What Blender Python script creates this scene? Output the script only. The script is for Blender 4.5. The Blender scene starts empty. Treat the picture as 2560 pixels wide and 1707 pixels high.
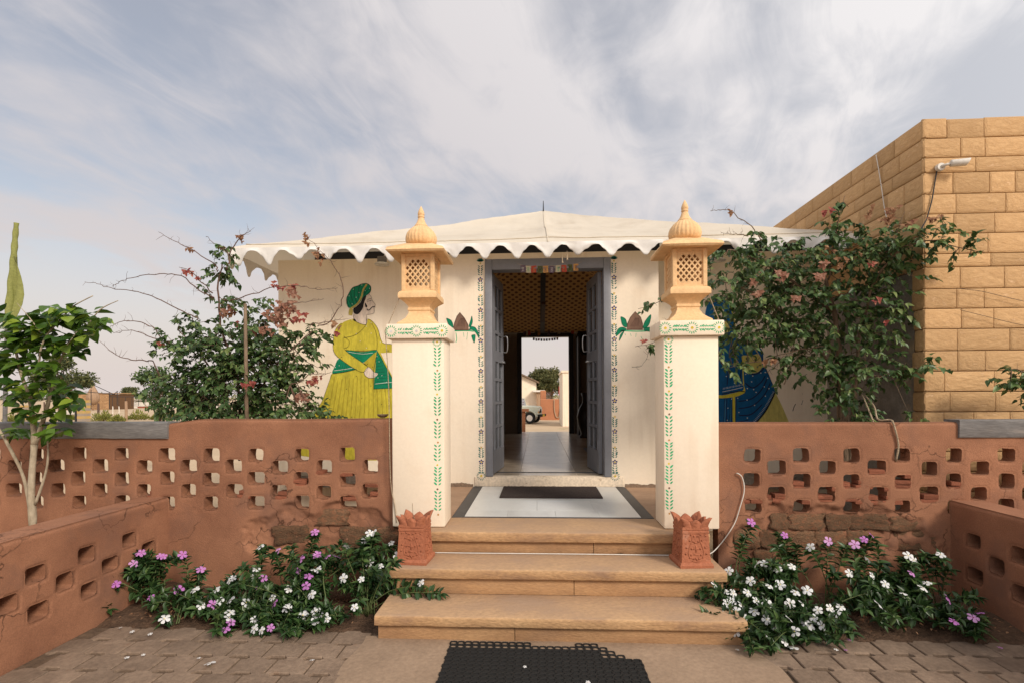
import bpy, bmesh, math, random
import numpy as np
from mathutils import Vector, Matrix, Quaternion, geometry

random.seed(11)
RNG = np.random.default_rng(5)
R = math.radians
SC = bpy.context.scene
COL = SC.collection

# ------------------------------------------------------------------ camera
CAM = Vector((-0.107, 0.0, 1.45))
YAW, ROLL, FPX, PX, PY = R(2.9), R(0.3), 1280.0, 1280.0, 988.0
cam_d = bpy.data.cameras.new('camera')
cam_d.sensor_width = 36.0
cam_d.lens = 18.0
cam_d.shift_y = (PY - 853.5) / 2560.0
cam_d.clip_start = 0.02
cam_d.clip_end = 6000
cam = bpy.data.objects.new('camera', cam_d)
COL.objects.link(cam)
cam.matrix_world = (Matrix.Translation(CAM) @ Matrix.Rotation(YAW, 4, 'Z') @
                    Matrix.Rotation(R(90), 4, 'X') @ Matrix.Rotation(-ROLL, 4, 'Z'))
SC.camera = cam

# ------------------------------------------------------------------ sky, sun, exposure
SUN_DIR = Vector((0.56, -0.62, 0.55)).normalized()
SUN_EL = math.asin(SUN_DIR.z)
SUN_AZ = math.atan2(SUN_DIR.x, SUN_DIR.y)
world = bpy.data.worlds.new('World')
SC.world = world
world.use_nodes = True
wn, wl = world.node_tree.nodes, world.node_tree.links
wn.clear()
def wnode(t, **kw):
    n = wn.new(t)
    for k, v in kw.items():
        setattr(n, k, v)
    return n
def wmath(op, a, b=None, c=None):
    n = wnode('ShaderNodeMath', operation=op)
    for i, v in enumerate((a, b, c)):
        if v is None: continue
        if isinstance(v, (int, float)): n.inputs[i].default_value = v
        else: wl.new(v, n.inputs[i])
    return n.outputs[0]
sky = wnode('ShaderNodeTexSky', sky_type='NISHITA', sun_disc=False)
sky.sun_elevation = SUN_EL
sky.sun_rotation = SUN_AZ
sky.air_density = 1.0
sky.dust_density = 2.5
sky.ozone_density = 1.2
tc = wnode('ShaderNodeTexCoord')
sep = wnode('ShaderNodeSeparateXYZ'); wl.new(tc.outputs['Generated'], sep.inputs[0])
zc = wmath('ADD', wmath('MAXIMUM', sep.outputs[2], 0.0), 0.22)
cx = wmath('DIVIDE', sep.outputs[0], zc)
cy = wmath('DIVIDE', sep.outputs[1], zc)
comb = wnode('ShaderNodeCombineXYZ'); wl.new(cx, comb.inputs[0]); wl.new(cy, comb.inputs[1])
mpr = wnode('ShaderNodeMapping'); wl.new(comb.outputs[0], mpr.inputs[0]); mpr.inputs['Rotation'].default_value = (0, 0, R(16))
mp = wnode('ShaderNodeMapping'); wl.new(mpr.outputs[0], mp.inputs[0])
mp.inputs['Scale'].default_value = (1.75, 0.80, 1)
mp.inputs['Location'].default_value = (8.3, 1.1, 0)
mpl = wnode('ShaderNodeMapping'); wl.new(comb.outputs[0], mpl.inputs[0]); mpl.inputs['Location'].default_value = (14.11, 0.99, 0)
n1 = wnode('ShaderNodeTexNoise'); wl.new(mp.outputs[0], n1.inputs['Vector'])
n1.inputs['Scale'].default_value = 0.72; n1.inputs['Detail'].default_value = 10
n1.inputs['Roughness'].default_value = 0.52; n1.inputs['Distortion'].default_value = 0.7
n2 = wnode('ShaderNodeTexNoise'); wl.new(mpl.outputs[0], n2.inputs['Vector'])
n2.inputs['Scale'].default_value = 1.5; n2.inputs['Detail'].default_value = 7
n2.inputs['Roughness'].default_value = 0.5
n3 = wnode('ShaderNodeTexNoise'); wl.new(mp.outputs[0], n3.inputs['Vector'])
n3.inputs['Scale'].default_value = 3.2; n3.inputs['Detail'].default_value = 8; n3.inputs['Roughness'].default_value = 0.6; n3.inputs['Distortion'].default_value = 1.6
mixn = wmath('ADD', wmath('MULTIPLY', n1.outputs[0], 0.42), wmath('ADD', wmath('MULTIPLY', n2.outputs[0], 0.42), wmath('MULTIPLY', n3.outputs[0], 0.16)))
rmp = wnode('ShaderNodeMapRange', interpolation_type='SMOOTHSTEP')
wl.new(mixn, rmp.inputs[0])
rmp.inputs[1].default_value = 0.42; rmp.inputs[2].default_value = 0.57
# thin veil of cloud everywhere, thicker towards the horizon
hz = wnode('ShaderNodeMapRange', interpolation_type='SMOOTHSTEP'); wl.new(sep.outputs[2], hz.inputs[0])
hz.inputs[1].default_value = -0.02; hz.inputs[2].default_value = 0.44
hz.inputs[3].default_value = 1.0; hz.inputs[4].default_value = 0.0
vor = wnode('ShaderNodeVectorMath', operation='DOT_PRODUCT')
wl.new(tc.outputs['Generated'], vor.inputs[0]); vor.inputs[1].default_value = SUN_DIR
sunside = wnode('ShaderNodeMapRange', interpolation_type='SMOOTHSTEP'); wl.new(vor.outputs['Value'], sunside.inputs[0])
sunside.inputs[1].default_value = -0.75; sunside.inputs[2].default_value = 0.75
cl = wmath('MULTIPLY_ADD', rmp.outputs[0], 0.68, 0.24)
cl = wmath('ADD', cl, wmath('MULTIPLY', sunside.outputs[0], 0.42))
cl = wmath('MAXIMUM', cl, hz.outputs[0])
cl = wmath('MINIMUM', cl, 1.0)
cloud_a = wnode('ShaderNodeMixRGB')          # cloud colour: rosy away from the sun, white towards it
wl.new(sunside.outputs[0], cloud_a.inputs[0])
cloud_a.inputs[1].default_value = (6.7, 6.3, 6.45, 1)
cloud_a.inputs[2].default_value = (10.6, 10.4, 10.35, 1)
cloud_h = wnode('ShaderNodeMixRGB')          # warm haze near the horizon
wl.new(hz.outputs[0], cloud_h.inputs[0]); wl.new(cloud_a.outputs[0], cloud_h.inputs[1])
cloud_h.inputs[2].default_value = (7.6, 6.7, 6.35, 1)
skyb = wnode('ShaderNodeMixRGB', blend_type='MULTIPLY'); skyb.inputs[0].default_value = 1
wl.new(sky.outputs[0], skyb.inputs[1]); skyb.inputs[2].default_value = (2.25, 1.80, 1.46, 1)
mixs = wnode('ShaderNodeMixRGB')
wl.new(cl, mixs.inputs[0]); wl.new(skyb.outputs[0], mixs.inputs[1]); wl.new(cloud_h.outputs[0], mixs.inputs[2])
bg = wnode('ShaderNodeBackground'); wl.new(mixs.outputs[0], bg.inputs[0]); bg.inputs[1].default_value = 0.09
wo = wnode('ShaderNodeOutputWorld'); wl.new(bg.outputs[0], wo.inputs[0])

sun_d = bpy.data.lights.new('sun', 'SUN')
sun_d.energy = 2.7
sun_d.angle = R(15)
sun_d.color = (1.0, 0.90, 0.77)
sun = bpy.data.objects.new('sun', sun_d)
COL.objects.link(sun)
sun.rotation_euler = SUN_DIR.to_track_quat('Z', 'Y').to_euler()
SC.view_settings.view_transform = 'Standard'
SC.view_settings.look = 'None'
SC.view_settings.gamma = 1
SC.view_settings.exposure = 0.13

# ------------------------------------------------------------------ helpers
def at(px, py, Y=None, X=None, Z=None):
    """photo pixel -> world point on a plane of given Y, X or Z"""
    u, v = (px - PX) / FPX, (PY - py) / FPX
    c, s = math.cos(ROLL), math.sin(ROLL)
    u, v = u * c + v * s, -u * s + v * c
    d = Vector((math.cos(YAW) * u - math.sin(YAW), math.sin(YAW) * u + math.cos(YAW), v))
    if Y is not None: t = (Y - CAM.y) / d.y
    elif X is not None: t = (X - CAM.x) / d.x
    else: t = (Z - CAM.z) / d.z
    return CAM + d * t

def frac(a): return a - np.floor(a)
def vnoise(x, y, seed=0.0):
    x = np.asarray(x, float); y = np.asarray(y, float)
    ix, iy = np.floor(x), np.floor(y); fx, fy = x - ix, y - iy
    fx = fx * fx * (3 - 2 * fx); fy = fy * fy * (3 - 2 * fy)
    h = lambda a, b: frac(np.sin(a * 127.1 + b * 311.7 + seed * 74.7) * 43758.5453)
    return (h(ix, iy) * (1 - fx) + h(ix + 1, iy) * fx) * (1 - fy) + (h(ix, iy + 1) * (1 - fx) + h(ix + 1, iy + 1) * fx) * fy
def fbm(x, y, seed=0.0, octv=4):
    s, a = 0, 0.5
    for k in range(octv):
        s = s + a * vnoise(x * 2 ** k, y * 2 ** k, seed + k); a *= 0.5
    return s - 0.47

# ---- materials
def new_mat(name):
    m = bpy.data.materials.new(name); m.use_nodes = True
    nt = m.node_tree; nt.nodes.clear()
    out = nt.nodes.new('ShaderNodeOutputMaterial')
    p = nt.nodes.new('ShaderNodeBsdfPrincipled')
    nt.links.new(p.outputs[0], out.inputs[0])
    return m, nt, p, out
def c4(c): return (c[0], c[1], c[2], 1)
def mat(name, c1, c2=None, scale=4.0, rough=0.85, bump=0.0, bscale=50.0, rnd=0.0, stretch=(1, 1, 1),
        spot=None, spot_scale=2.0, spot_lo=0.56, spot_hi=0.66, metal=0.0, spec=0.3, coat=0.0, fine=0.35, fscale=45.0, dust=None, crack=None, streak=None):
    """noise-blended colours + optional worn spots + bump; rnd varies value per object"""
    m, nt, p, out = new_mat(name)
    N, L = nt.nodes, nt.links
    c2 = c2 or tuple(x * 0.8 for x in c1)
    t = N.new('ShaderNodeTexCoord'); vec = t.outputs['Object']
    if rnd:
        oi = N.new('ShaderNodeObjectInfo')
        mu = N.new('ShaderNodeMath'); mu.operation = 'MULTIPLY'; mu.inputs[1].default_value = 37.0
        L.new(oi.outputs['Random'], mu.inputs[0])
        ad = N.new('ShaderNodeVectorMath'); ad.operation = 'ADD'
        L.new(vec, ad.inputs[0]); L.new(mu.outputs[0], ad.inputs[1]); vec = ad.outputs[0]
    mpn = N.new('ShaderNodeMapping'); mpn.inputs['Scale'].default_value = stretch
    L.new(vec, mpn.inputs[0]); vec = mpn.outputs[0]
    a = N.new('ShaderNodeTexNoise'); a.inputs['Scale'].default_value = scale; a.inputs['Detail'].default_value = 5
    a.inputs['Roughness'].default_value = 0.62
    L.new(vec, a.inputs['Vector'])
    mr = N.new('ShaderNodeMapRange'); mr.inputs[1].default_value = 0.32; mr.inputs[2].default_value = 0.68
    L.new(a.outputs[0], mr.inputs[0])
    mx = N.new('ShaderNodeMixRGB'); mx.inputs[1].default_value = c4(c1); mx.inputs[2].default_value = c4(c2)
    L.new(mr.outputs[0], mx.inputs[0]); colr = mx.outputs[0]
    b = N.new('ShaderNodeTexNoise'); b.inputs['Scale'].default_value = fscale; b.inputs['Detail'].default_value = 3
    L.new(vec, b.inputs['Vector'])
    if fine:
        fr = N.new('ShaderNodeMapRange'); fr.inputs[1].default_value = 0.3; fr.inputs[2].default_value = 0.7
        fr.inputs[3].default_value = 1 - fine * 0.5; fr.inputs[4].default_value = 1 + fine * 0.35
        L.new(b.outputs[0], fr.inputs[0])
        hs = N.new('ShaderNodeMixRGB'); hs.blend_type = 'MULTIPLY'; hs.inputs[0].default_value = 1
        L.new(colr, hs.inputs[1]); L.new(fr.outputs[0], hs.inputs[2]); colr = hs.outputs[0]
    if spot:
        s = N.new('ShaderNodeTexNoise'); s.inputs['Scale'].default_value = spot_scale; s.inputs['Detail'].default_value = 7
        s.inputs['Roughness'].default_value = 0.65
        L.new(vec, s.inputs['Vector'])
        sr = N.new('ShaderNodeMapRange'); sr.inputs[1].default_value = spot_lo; sr.inputs[2].default_value = spot_hi
        L.new(s.outputs[0], sr.inputs[0])
        sm = N.new('ShaderNodeMixRGB'); sm.inputs[2].default_value = c4(spot)
        L.new(sr.outputs[0], sm.inputs[0]); L.new(colr, sm.inputs[1]); colr = sm.outputs[0]
    if streak:    # faint rain streaks and grime
        sm_ = N.new('ShaderNodeMapping'); sm_.inputs['Scale'].default_value = (9, 9, 0.7); L.new(t.outputs['Object'], sm_.inputs[0])
        sn = N.new('ShaderNodeTexNoise'); sn.inputs['Scale'].default_value = 1.4; sn.inputs['Detail'].default_value = 6; L.new(sm_.outputs[0], sn.inputs['Vector'])
        sg = N.new('ShaderNodeTexNoise'); sg.inputs['Scale'].default_value = 1.1; L.new(t.outputs['Object'], sg.inputs['Vector'])
        sq = N.new('ShaderNodeMath'); sq.operation = 'MULTIPLY'; L.new(sn.outputs[0], sq.inputs[0]); L.new(sg.outputs[0], sq.inputs[1])
        sr2 = N.new('ShaderNodeMapRange'); sr2.inputs[1].default_value = 0.26; sr2.inputs[2].default_value = 0.42; sr2.inputs[4].default_value = 0.38; L.new(sq.outputs[0], sr2.inputs[0])
        sx2 = N.new('ShaderNodeMixRGB'); sx2.inputs[2].default_value = c4(streak); L.new(sr2.outputs[0], sx2.inputs[0]); L.new(colr, sx2.inputs[1]); colr = sx2.outputs[0]
    crk = None
    if crack:     # hairline cracks: distorted cell borders, only in patches
        dn = N.new('ShaderNodeTexNoise'); dn.inputs['Scale'].default_value = 5; dn.inputs['Detail'].default_value = 6; L.new(vec, dn.inputs['Vector'])
        dv = N.new('ShaderNodeVectorMath'); dv.operation = 'SCALE'; dv.inputs['Scale'].default_value = 0.35; L.new(dn.outputs['Color'], dv.inputs[0])
        da = N.new('ShaderNodeVectorMath'); da.operation = 'ADD'; L.new(vec, da.inputs[0]); L.new(dv.outputs[0], da.inputs[1])
        vo = N.new('ShaderNodeTexVoronoi'); vo.feature = 'DISTANCE_TO_EDGE'; vo.inputs['Scale'].default_value = crack; L.new(da.outputs[0], vo.inputs['Vector'])
        cr = N.new('ShaderNodeMapRange'); cr.inputs[1].default_value = 0.004; cr.inputs[2].default_value = 0.014; cr.inputs[3].default_value = 1; cr.inputs[4].default_value = 0; L.new(vo.outputs['Distance'], cr.inputs[0])
        mk = N.new('ShaderNodeTexNoise'); mk.inputs['Scale'].default_value = 1.3; L.new(vec, mk.inputs['Vector'])
        mk2 = N.new('ShaderNodeMapRange'); mk2.inputs[1].default_value = 0.50; mk2.inputs[2].default_value = 0.58; mk2.inputs[4].default_value = 0.8; L.new(mk.outputs[0], mk2.inputs[0])
        cm = N.new('ShaderNodeMath'); cm.operation = 'MULTIPLY'; L.new(cr.outputs[0], cm.inputs[0]); L.new(mk2.outputs[0], cm.inputs[1]); crk = cm.outputs[0]
        cx_ = N.new('ShaderNodeMixRGB'); cx_.inputs[2].default_value = c4(tuple(x * 0.35 for x in c2)); L.new(crk, cx_.inputs[0]); L.new(colr, cx_.inputs[1]); colr = cx_.outputs[0]
    if dust:      # settled dust and foot wear on upward faces
        ge = N.new('ShaderNodeNewGeometry'); sx = N.new('ShaderNodeSeparateXYZ'); L.new(ge.outputs['Normal'], sx.inputs[0])
        dr = N.new('ShaderNodeMapRange'); dr.inputs[1].default_value = 0.6; dr.inputs[2].default_value = 0.95; dr.inputs[4].default_value = 0.60
        L.new(sx.outputs[2], dr.inputs[0]); dm = N.new('ShaderNodeMixRGB'); dm.inputs[2].default_value = c4(dust)
        dk = N.new('ShaderNodeMath'); dk.operation = 'MULTIPLY'; L.new(dr.outputs[0], dk.inputs[0]); L.new(a.outputs[0], dk.inputs[1]); dk2 = N.new('ShaderNodeMath'); dk2.operation = 'MULTIPLY'; dk2.inputs[1].default_value = 1.8; dk2.use_clamp = True; L.new(dk.outputs[0], dk2.inputs[0]); L.new(dk2.outputs[0], dm.inputs[0]); L.new(colr, dm.inputs[1]); colr = dm.outputs[0]
    if rnd:
        rr = N.new('ShaderNodeMapRange'); rr.inputs[3].default_value = 1 - rnd; rr.inputs[4].default_value = 1 + rnd
        L.new(oi.outputs['Random'], rr.inputs[0])
        rm = N.new('ShaderNodeMixRGB'); rm.blend_type = 'MULTIPLY'; rm.inputs[0].default_value = 1
        L.new(colr, rm.inputs[1]); L.new(rr.outputs[0], rm.inputs[2]); colr = rm.outputs[0]
    L.new(colr, p.inputs['Base Color'])
    p.inputs['Roughness'].default_value = rough
    p.inputs['Metallic'].default_value = metal
    p.inputs['Specular IOR Level'].default_value = spec
    p.inputs['Coat Weight'].default_value = coat
    if bump:
        bn = N.new('ShaderNodeTexNoise'); bn.inputs['Scale'].default_value = bscale; bn.inputs['Detail'].default_value = 5
        L.new(vec, bn.inputs['Vector'])
        bp = N.new('ShaderNodeBump'); bp.inputs['Strength'].default_value = bump; bp.inputs['Distance'].default_value = 0.02
        L.new(bn.outputs[0], bp.inputs['Height']); L.new(bp.outputs[0], p.inputs['Normal'])
    return m
def plain(name, c, rough=0.7, metal=0.0, spec=0.3): return mat(name, c, tuple(x * 0.88 for x in c), 9, rough, fine=0.12, metal=metal, spec=spec)
def leaf_mat(name, c1, c2, c3=None, rough=0.42, trans=0.25):
    m, nt, p, out = new_mat(name); N, L = nt.nodes, nt.links
    at_ = N.new('ShaderNodeAttribute'); at_.attribute_name = 'rnd'
    oi = N.new('ShaderNodeObjectInfo')
    ad = N.new('ShaderNodeMath'); ad.operation = 'ADD'; L.new(at_.outputs['Fac'], ad.inputs[0]); L.new(oi.outputs['Random'], ad.inputs[1])
    fr = N.new('ShaderNodeMath'); fr.operation = 'FRACT'; L.new(ad.outputs[0], fr.inputs[0])
    cr = N.new('ShaderNodeValToRGB'); L.new(fr.outputs[0], cr.inputs[0])
    e = cr.color_ramp.elements
    e[0].position = 0.0; e[0].color = c4(c1); e[1].position = 0.8; e[1].color = c4(c2)
    x = e.new(1.0); x.color = c4(c3 or c2)
    L.new(cr.outputs[0], p.inputs['Base Color']); p.inputs['Roughness'].default_value = rough
    p.inputs['Specular IOR Level'].default_value = 0.4
    tr = N.new('ShaderNodeBsdfTranslucent'); L.new(cr.outputs[0], tr.inputs[0])
    mx = N.new('ShaderNodeMixShader'); mx.inputs[0].default_value = trans
    L.new(p.outputs[0], mx.inputs[1]); L.new(tr.outputs[0], mx.inputs[2]); L.new(mx.outputs[0], out.inputs[0])
    return m

def add_translucent(m, f, tint):
    nt = m.node_tree; N, L = nt.nodes, nt.links
    p = [n for n in N if n.type == 'BSDF_PRINCIPLED'][0]; out = [n for n in N if n.type == 'OUTPUT_MATERIAL'][0]
    tr = N.new('ShaderNodeBsdfTranslucent'); tr.inputs[0].default_value = c4(tint)
    mx = N.new('ShaderNodeMixShader'); mx.inputs[0].default_value = f
    L.new(p.outputs[0], mx.inputs[1]); L.new(tr.outputs[0], mx.inputs[2]); L.new(mx.outputs[0], out.inputs[0])
# ---- mesh collecting
class MB:
    def __init__(s): s.v = []; s.f = []; s.m = []
    def add(s, verts, faces, mi=0):
        o = len(s.v); s.v.extend([tuple(p) for p in verts]); s.f.extend([tuple(i + o for i in f) for f in faces]); s.m.extend([mi] * len(faces)); return s
    def box(s, x0, x1, y0, y1, z0, z1, mi=0):
        return s.add([(x0, y0, z0), (x1, y0, z0), (x1, y1, z0), (x0, y1, z0), (x0, y0, z1), (x1, y0, z1), (x1, y1, z1), (x0, y1, z1)],
                     [(0, 3, 2, 1), (4, 5, 6, 7), (0, 1, 5, 4), (1, 2, 6, 5), (2, 3, 7, 6), (3, 0, 4, 7)], mi)
    def bbox(s, x0, x1, y0, y1, z0, z1, bev=0.01, seg=2, mi=0):
        bm = bmesh.new(); bmesh.ops.create_cube(bm, size=1)
        for v in bm.verts:
            v.co = Vector(((x0 + x1) / 2 + v.co.x * (x1 - x0), (y0 + y1) / 2 + v.co.y * (y1 - y0), (z0 + z1) / 2 + v.co.z * (z1 - z0)))
        bmesh.ops.bevel(bm, geom=bm.edges[:], offset=bev, segments=seg, affect='EDGES', profile=0.5)
        bm.verts.index_update()
        s.add([v.co for v in bm.verts], [[v.index for v in f.verts] for f in bm.faces], mi); bm.free(); return s
    def tube(s, pts, rad, n=6, mi=0, cap=True):
        pts = [Vector(p) for p in pts]
        if isinstance(rad, (int, float)): rad = [rad] * len(pts)
        ref = Vector((0.31, 0.17, 0.93)); rings = []; o = len(s.v)
        for i, p in enumerate(pts):
            d = (pts[min(i + 1, len(pts) - 1)] - pts[max(i - 1, 0)])
            d = d.normalized() if d.length > 1e-9 else Vector((0, 0, 1))
            if abs(d.dot(ref)) > 0.95: ref = Vector((0.9, 0.3, 0.1))
            a = d.cross(ref).normalized(); b = d.cross(a)
            for k in range(n):
                t = 2 * math.pi * k / n
                s.v.append(tuple(p + (a * math.cos(t) + b * math.sin(t)) * rad[i]))
        for i in range(len(pts) - 1):
            for k in range(n):
                q = (k + 1) % n
                s.f.append((o + i * n + k, o + i * n + q, o + (i + 1) * n + q, o + (i + 1) * n + k)); s.m.append(mi)
        if cap:
            s.f.append(tuple(o + k for k in range(n))[::-1]); s.m.append(mi)
            e = o + (len(pts) - 1) * n; s.f.append(tuple(e + k for k in range(n))); s.m.append(mi)
        return s
    def lathe(s, prof, c=(0, 0, 0), n=24, mi=0, flute=0, famp=0.0, square=False):
        o = len(s.v); c = Vector(c)
        for (r, z) in prof:
            for k in range(n):
                t = 2 * math.pi * (k + (0.5 if square else 0)) / n
                rr = r * (1 + (famp * abs(math.sin(t * flute / 2)) - famp if flute else 0))
                if square: rr = r * math.sqrt(2)
                s.v.append((c.x + rr * math.cos(t), c.y + rr * math.sin(t), c.z + z))
        for i in range(len(prof) - 1):
            for k in range(n):
                q = (k + 1) % n
                s.f.append((o + i * n + k, o + i * n + q, o + (i + 1) * n + q, o + (i + 1) * n + k)); s.m.append(mi)
        s.f.append(tuple(o + k for k in range(n))[::-1]); s.m.append(mi)
        e = o + (len(prof) - 1) * n; s.f.append(tuple(e + k for k in range(n))); s.m.append(mi)
        return s
    def poly3(s, pts, mi=0):
        pts = [Vector(p) for p in pts]
        tris = geometry.tessellate_polygon([pts])
        return s.add(pts, [t for t in tris], mi)
    def mesh(s, name, mats, smooth=False):
        me = bpy.data.meshes.new(name); me.from_pydata(s.v, [], s.f)
        for m in (mats if isinstance(mats, (list, tuple)) else [mats]): me.materials.append(m)
        if len(me.materials) > 1: me.polygons.foreach_set('material_index', s.m)
        if smooth: me.polygons.foreach_set('use_smooth', [True] * len(me.polygons))
        me.update(); return me
    def build(s, name, mats, parent=None, smooth=False, fixn=True):
        me = s.mesh(name, mats, smooth)
        if fixn:
            bm = bmesh.new(); bm.from_mesh(me); bmesh.ops.recalc_face_normals(bm, faces=bm.faces); bm.to_mesh(me); bm.free()
        return obj(name, me, parent)
def autosmooth(o, ang=40):
    me = o.data; bm = bmesh.new(); bm.from_mesh(me)
    for e in bm.edges:
        if len(e.link_faces) == 2 and e.calc_face_angle(0) > R(ang): e.smooth = False
    for f in bm.faces: f.smooth = True
    bm.to_mesh(me); bm.free(); return o
def obj(name, me, parent=None, loc=None, rot=None, scale=None):
    o = bpy.data.objects.new(name, me); COL.objects.link(o)
    if parent is not None:
        o.parent = parent
        if loc is None or True:
            o.matrix_parent_inverse = Matrix.Translation(-parent_loc(parent))
    if loc is not None: o.location = loc
    if rot is not None: o.rotation_euler = rot
    if scale is not None: o.scale = scale
    return o
BASE = {}
def parent_loc(p):
    # things are unrotated empties / meshes placed by location only; parts hold world coordinates
    return Vector(BASE.get(p.name, (0, 0, 0)))
def thing(name, label, cat, loc=(0, 0, 0), group=None):
    o = bpy.data.objects.new(name, None); COL.objects.link(o)
    o.empty_display_size = 0.1
    o.location = loc; BASE[o.name] = tuple(loc)
    return tag(o, label, cat, group)
def tag(o, label=None, cat=None, group=None, kind=None):
    if label: o['label'] = label
    if cat: o['category'] = cat
    if group: o['group'] = group
    if kind: o['kind'] = kind
    return o
def copy_tree(src, loc):
    d = Vector(loc) - src.location
    r = src.copy(); COL.objects.link(r); r.location = loc; BASE[r.name] = tuple(loc)
    def rec(a, b):
        for ch in list(a.children):
            c = ch.copy(); COL.objects.link(c); c.parent = b
            c.matrix_parent_inverse = ch.matrix_parent_inverse.copy()
            rec(ch, c)
    rec(src, r)
    return r

def smooth_path(pts, n=6):
    pts = [Vector(p) for p in pts]; out = []
    for i in range(len(pts) - 1):
        p0, p1, p2, p3 = pts[max(i - 1, 0)], pts[i], pts[i + 1], pts[min(i + 2, len(pts) - 1)]
        for k in range(n):
            t = k / n
            out.append(0.5 * ((2 * p1) + (p2 - p0) * t + (2 * p0 - 5 * p1 + 4 * p2 - p3) * t * t + (3 * p1 - p0 - 3 * p2 + p3) * t ** 3))
    out.append(pts[-1]); return out
def smooth_loop(pts, n=4):
    pts = [Vector(p) for p in pts]; out = []; L = len(pts)
    for i in range(L):
        p0, p1, p2, p3 = pts[i - 1], pts[i], pts[(i + 1) % L], pts[(i + 2) % L]
        for k in range(n):
            t = k / n
            out.append(0.5 * ((2 * p1) + (p2 - p0) * t + (2 * p0 - 5 * p1 + 4 * p2 - p3) * t * t + (3 * p1 - p0 - 3 * p2 + p3) * t ** 3))
    return out

def plate(name, x0, x1, z0, z1, res, sdf, thick, mats, front=None, ztop=None, zfix=None, lip=0.012, lipw=0.016, back=None, smooth=True):
    """wall or panel in the XZ plane (front at y=0, back at y=thick) with real holes where sdf<0"""
    nx, nz = max(2, int(round((x1 - x0) / res))), max(2, int(round((z1 - z0) / res)))
    xs, zs = np.linspace(x0, x1, nx + 1), np.linspace(z0, z1, nz + 1)
    X, Z = np.meshgrid(xs, zs, indexing='ij')
    if sdf is None: sd = np.full(X.shape, 9.0); hole = np.zeros((nx, nz), bool)
    else:
        sd = sdf(X, Z)
        cxx, czz = (X[:-1, :-1] + X[1:, 1:]) / 2, (Z[:-1, :-1] + Z[1:, 1:]) / 2
        hole = sdf(cxx, czz) < 0
        pad = np.pad(hole, 1, constant_values=False)
        th = pad[:-1, :-1] | pad[1:, :-1] | pad[:-1, 1:] | pad[1:, 1:]
        pk = np.pad(~hole, 1, constant_values=False)
        tk = pk[:-1, :-1] | pk[1:, :-1] | pk[:-1, 1:] | pk[1:, 1:]
        bnd = th & tk; bnd[0, :] = bnd[-1, :] = False; bnd[:, 0] = bnd[:, -1] = False
        e = res * 0.2
        for _ in range(2):
            s0 = sdf(X, Z); gx = (sdf(X + e, Z) - sdf(X - e, Z)) / (2 * e); gz = (sdf(X, Z + e) - sdf(X, Z - e)) / (2 * e)
            g = np.maximum(gx * gx + gz * gz, 0.2)
            mvx = np.clip(-s0 * gx / g, -0.8 * res, 0.8 * res); mvz = np.clip(-s0 * gz / g, -0.8 * res, 0.8 * res)
            X = np.where(bnd, X + mvx, X); Z = np.where(bnd, Z + mvz, Z)
        sd = np.where(bnd, 0, sd)
    yf = np.zeros_like(X); yb = np.full_like(X, thick)
    if front is not None: yf = yf + front(X, Z)
    if back is not None: yb = yb + back(X, Z)
    if lip:
        l = lip * np.clip(1 - sd / lipw, 0, 1) ** 2; yf = yf + l; yb = yb - l
        lt = lip * 1.6 * np.clip(1 - (z1 - Z) / (lipw * 1.6), 0, 1) ** 2; yf = yf + lt; yb = yb - lt
    if ztop is not None:
        t = np.clip((Z - zfix) / (z1 - zfix), 0, 1); Z = Z + (ztop(X) - z1) * t
    n = (nx + 1) * (nz + 1)
    idx = np.arange(n).reshape(nx + 1, nz + 1)
    V = np.concatenate([np.stack([X.ravel(), yf.ravel(), Z.ravel()], 1), np.stack([X.ravel(), yb.ravel(), Z.ravel()], 1)])
    k = ~hole
    a, b, c, d = idx[:-1, :-1][k], idx[1:, :-1][k], idx[1:, 1:][k], idx[:-1, 1:][k]
    F = [np.stack([a, b, c, d], 1), np.stack([a + n, d + n, c + n, b + n], 1)]
    kp = np.pad(k, 1, constant_values=False)
    # rims: kept cell beside a missing one
    def rim(sel, p, q):
        i, j = np.nonzero(sel)
        P = idx[i + p[0], j + p[1]]; Q = idx[i + q[0], j + q[1]]
        F.append(np.stack([P, P + n, Q + n, Q], 1))
    rim(k & ~kp[:-2, 1:-1], (0, 0), (0, 1)); rim(k & ~kp[2:, 1:-1], (1, 1), (1, 0))
    rim(k & ~kp[1:-1, :-2], (1, 0), (0, 0)); rim(k & ~kp[1:-1, 2:], (0, 1), (1, 1))
    F = np.concatenate(F)
    used = np.zeros(2 * n, bool); used[F.ravel()] = True
    remap = np.cumsum(used) - 1
    me = bpy.data.meshes.new(name); me.from_pydata(V[used].tolist(), [], remap[F].tolist())
    for m in (mats if isinstance(mats, (list, tuple)) else [mats]): me.materials.append(m)
    if smooth:
        nfb = int(k.sum()) * 2; sm = np.zeros(len(F), bool); sm[:nfb] = True; me.polygons.foreach_set('use_smooth', sm.tolist())
    me.update(); return me
def rr_sdf(holes, rad=0.022, rag=0.007):
    """union of rounded boxes: holes = (cx, cz, hw, hh)"""
    H = np.array(holes)
    def f(X, Z):
        out = np.full(np.shape(X), 9.0)
        for (cx_, cz_, hw, hh) in H:
            r = min(rad, hw * 0.95, hh * 0.95)
            qx, qz = np.abs(X - cx_) - hw + r, np.abs(Z - cz_) - hh + r
            out = np.minimum(out, np.hypot(np.maximum(qx, 0), np.maximum(qz, 0)) + np.minimum(np.maximum(qx, qz), 0) - r)
        return out + rag * fbm(X * 26, Z * 26, 7, 2) + rag * 0.6 * fbm(X * 70, Z * 70, 9, 1)
    return f

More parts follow.
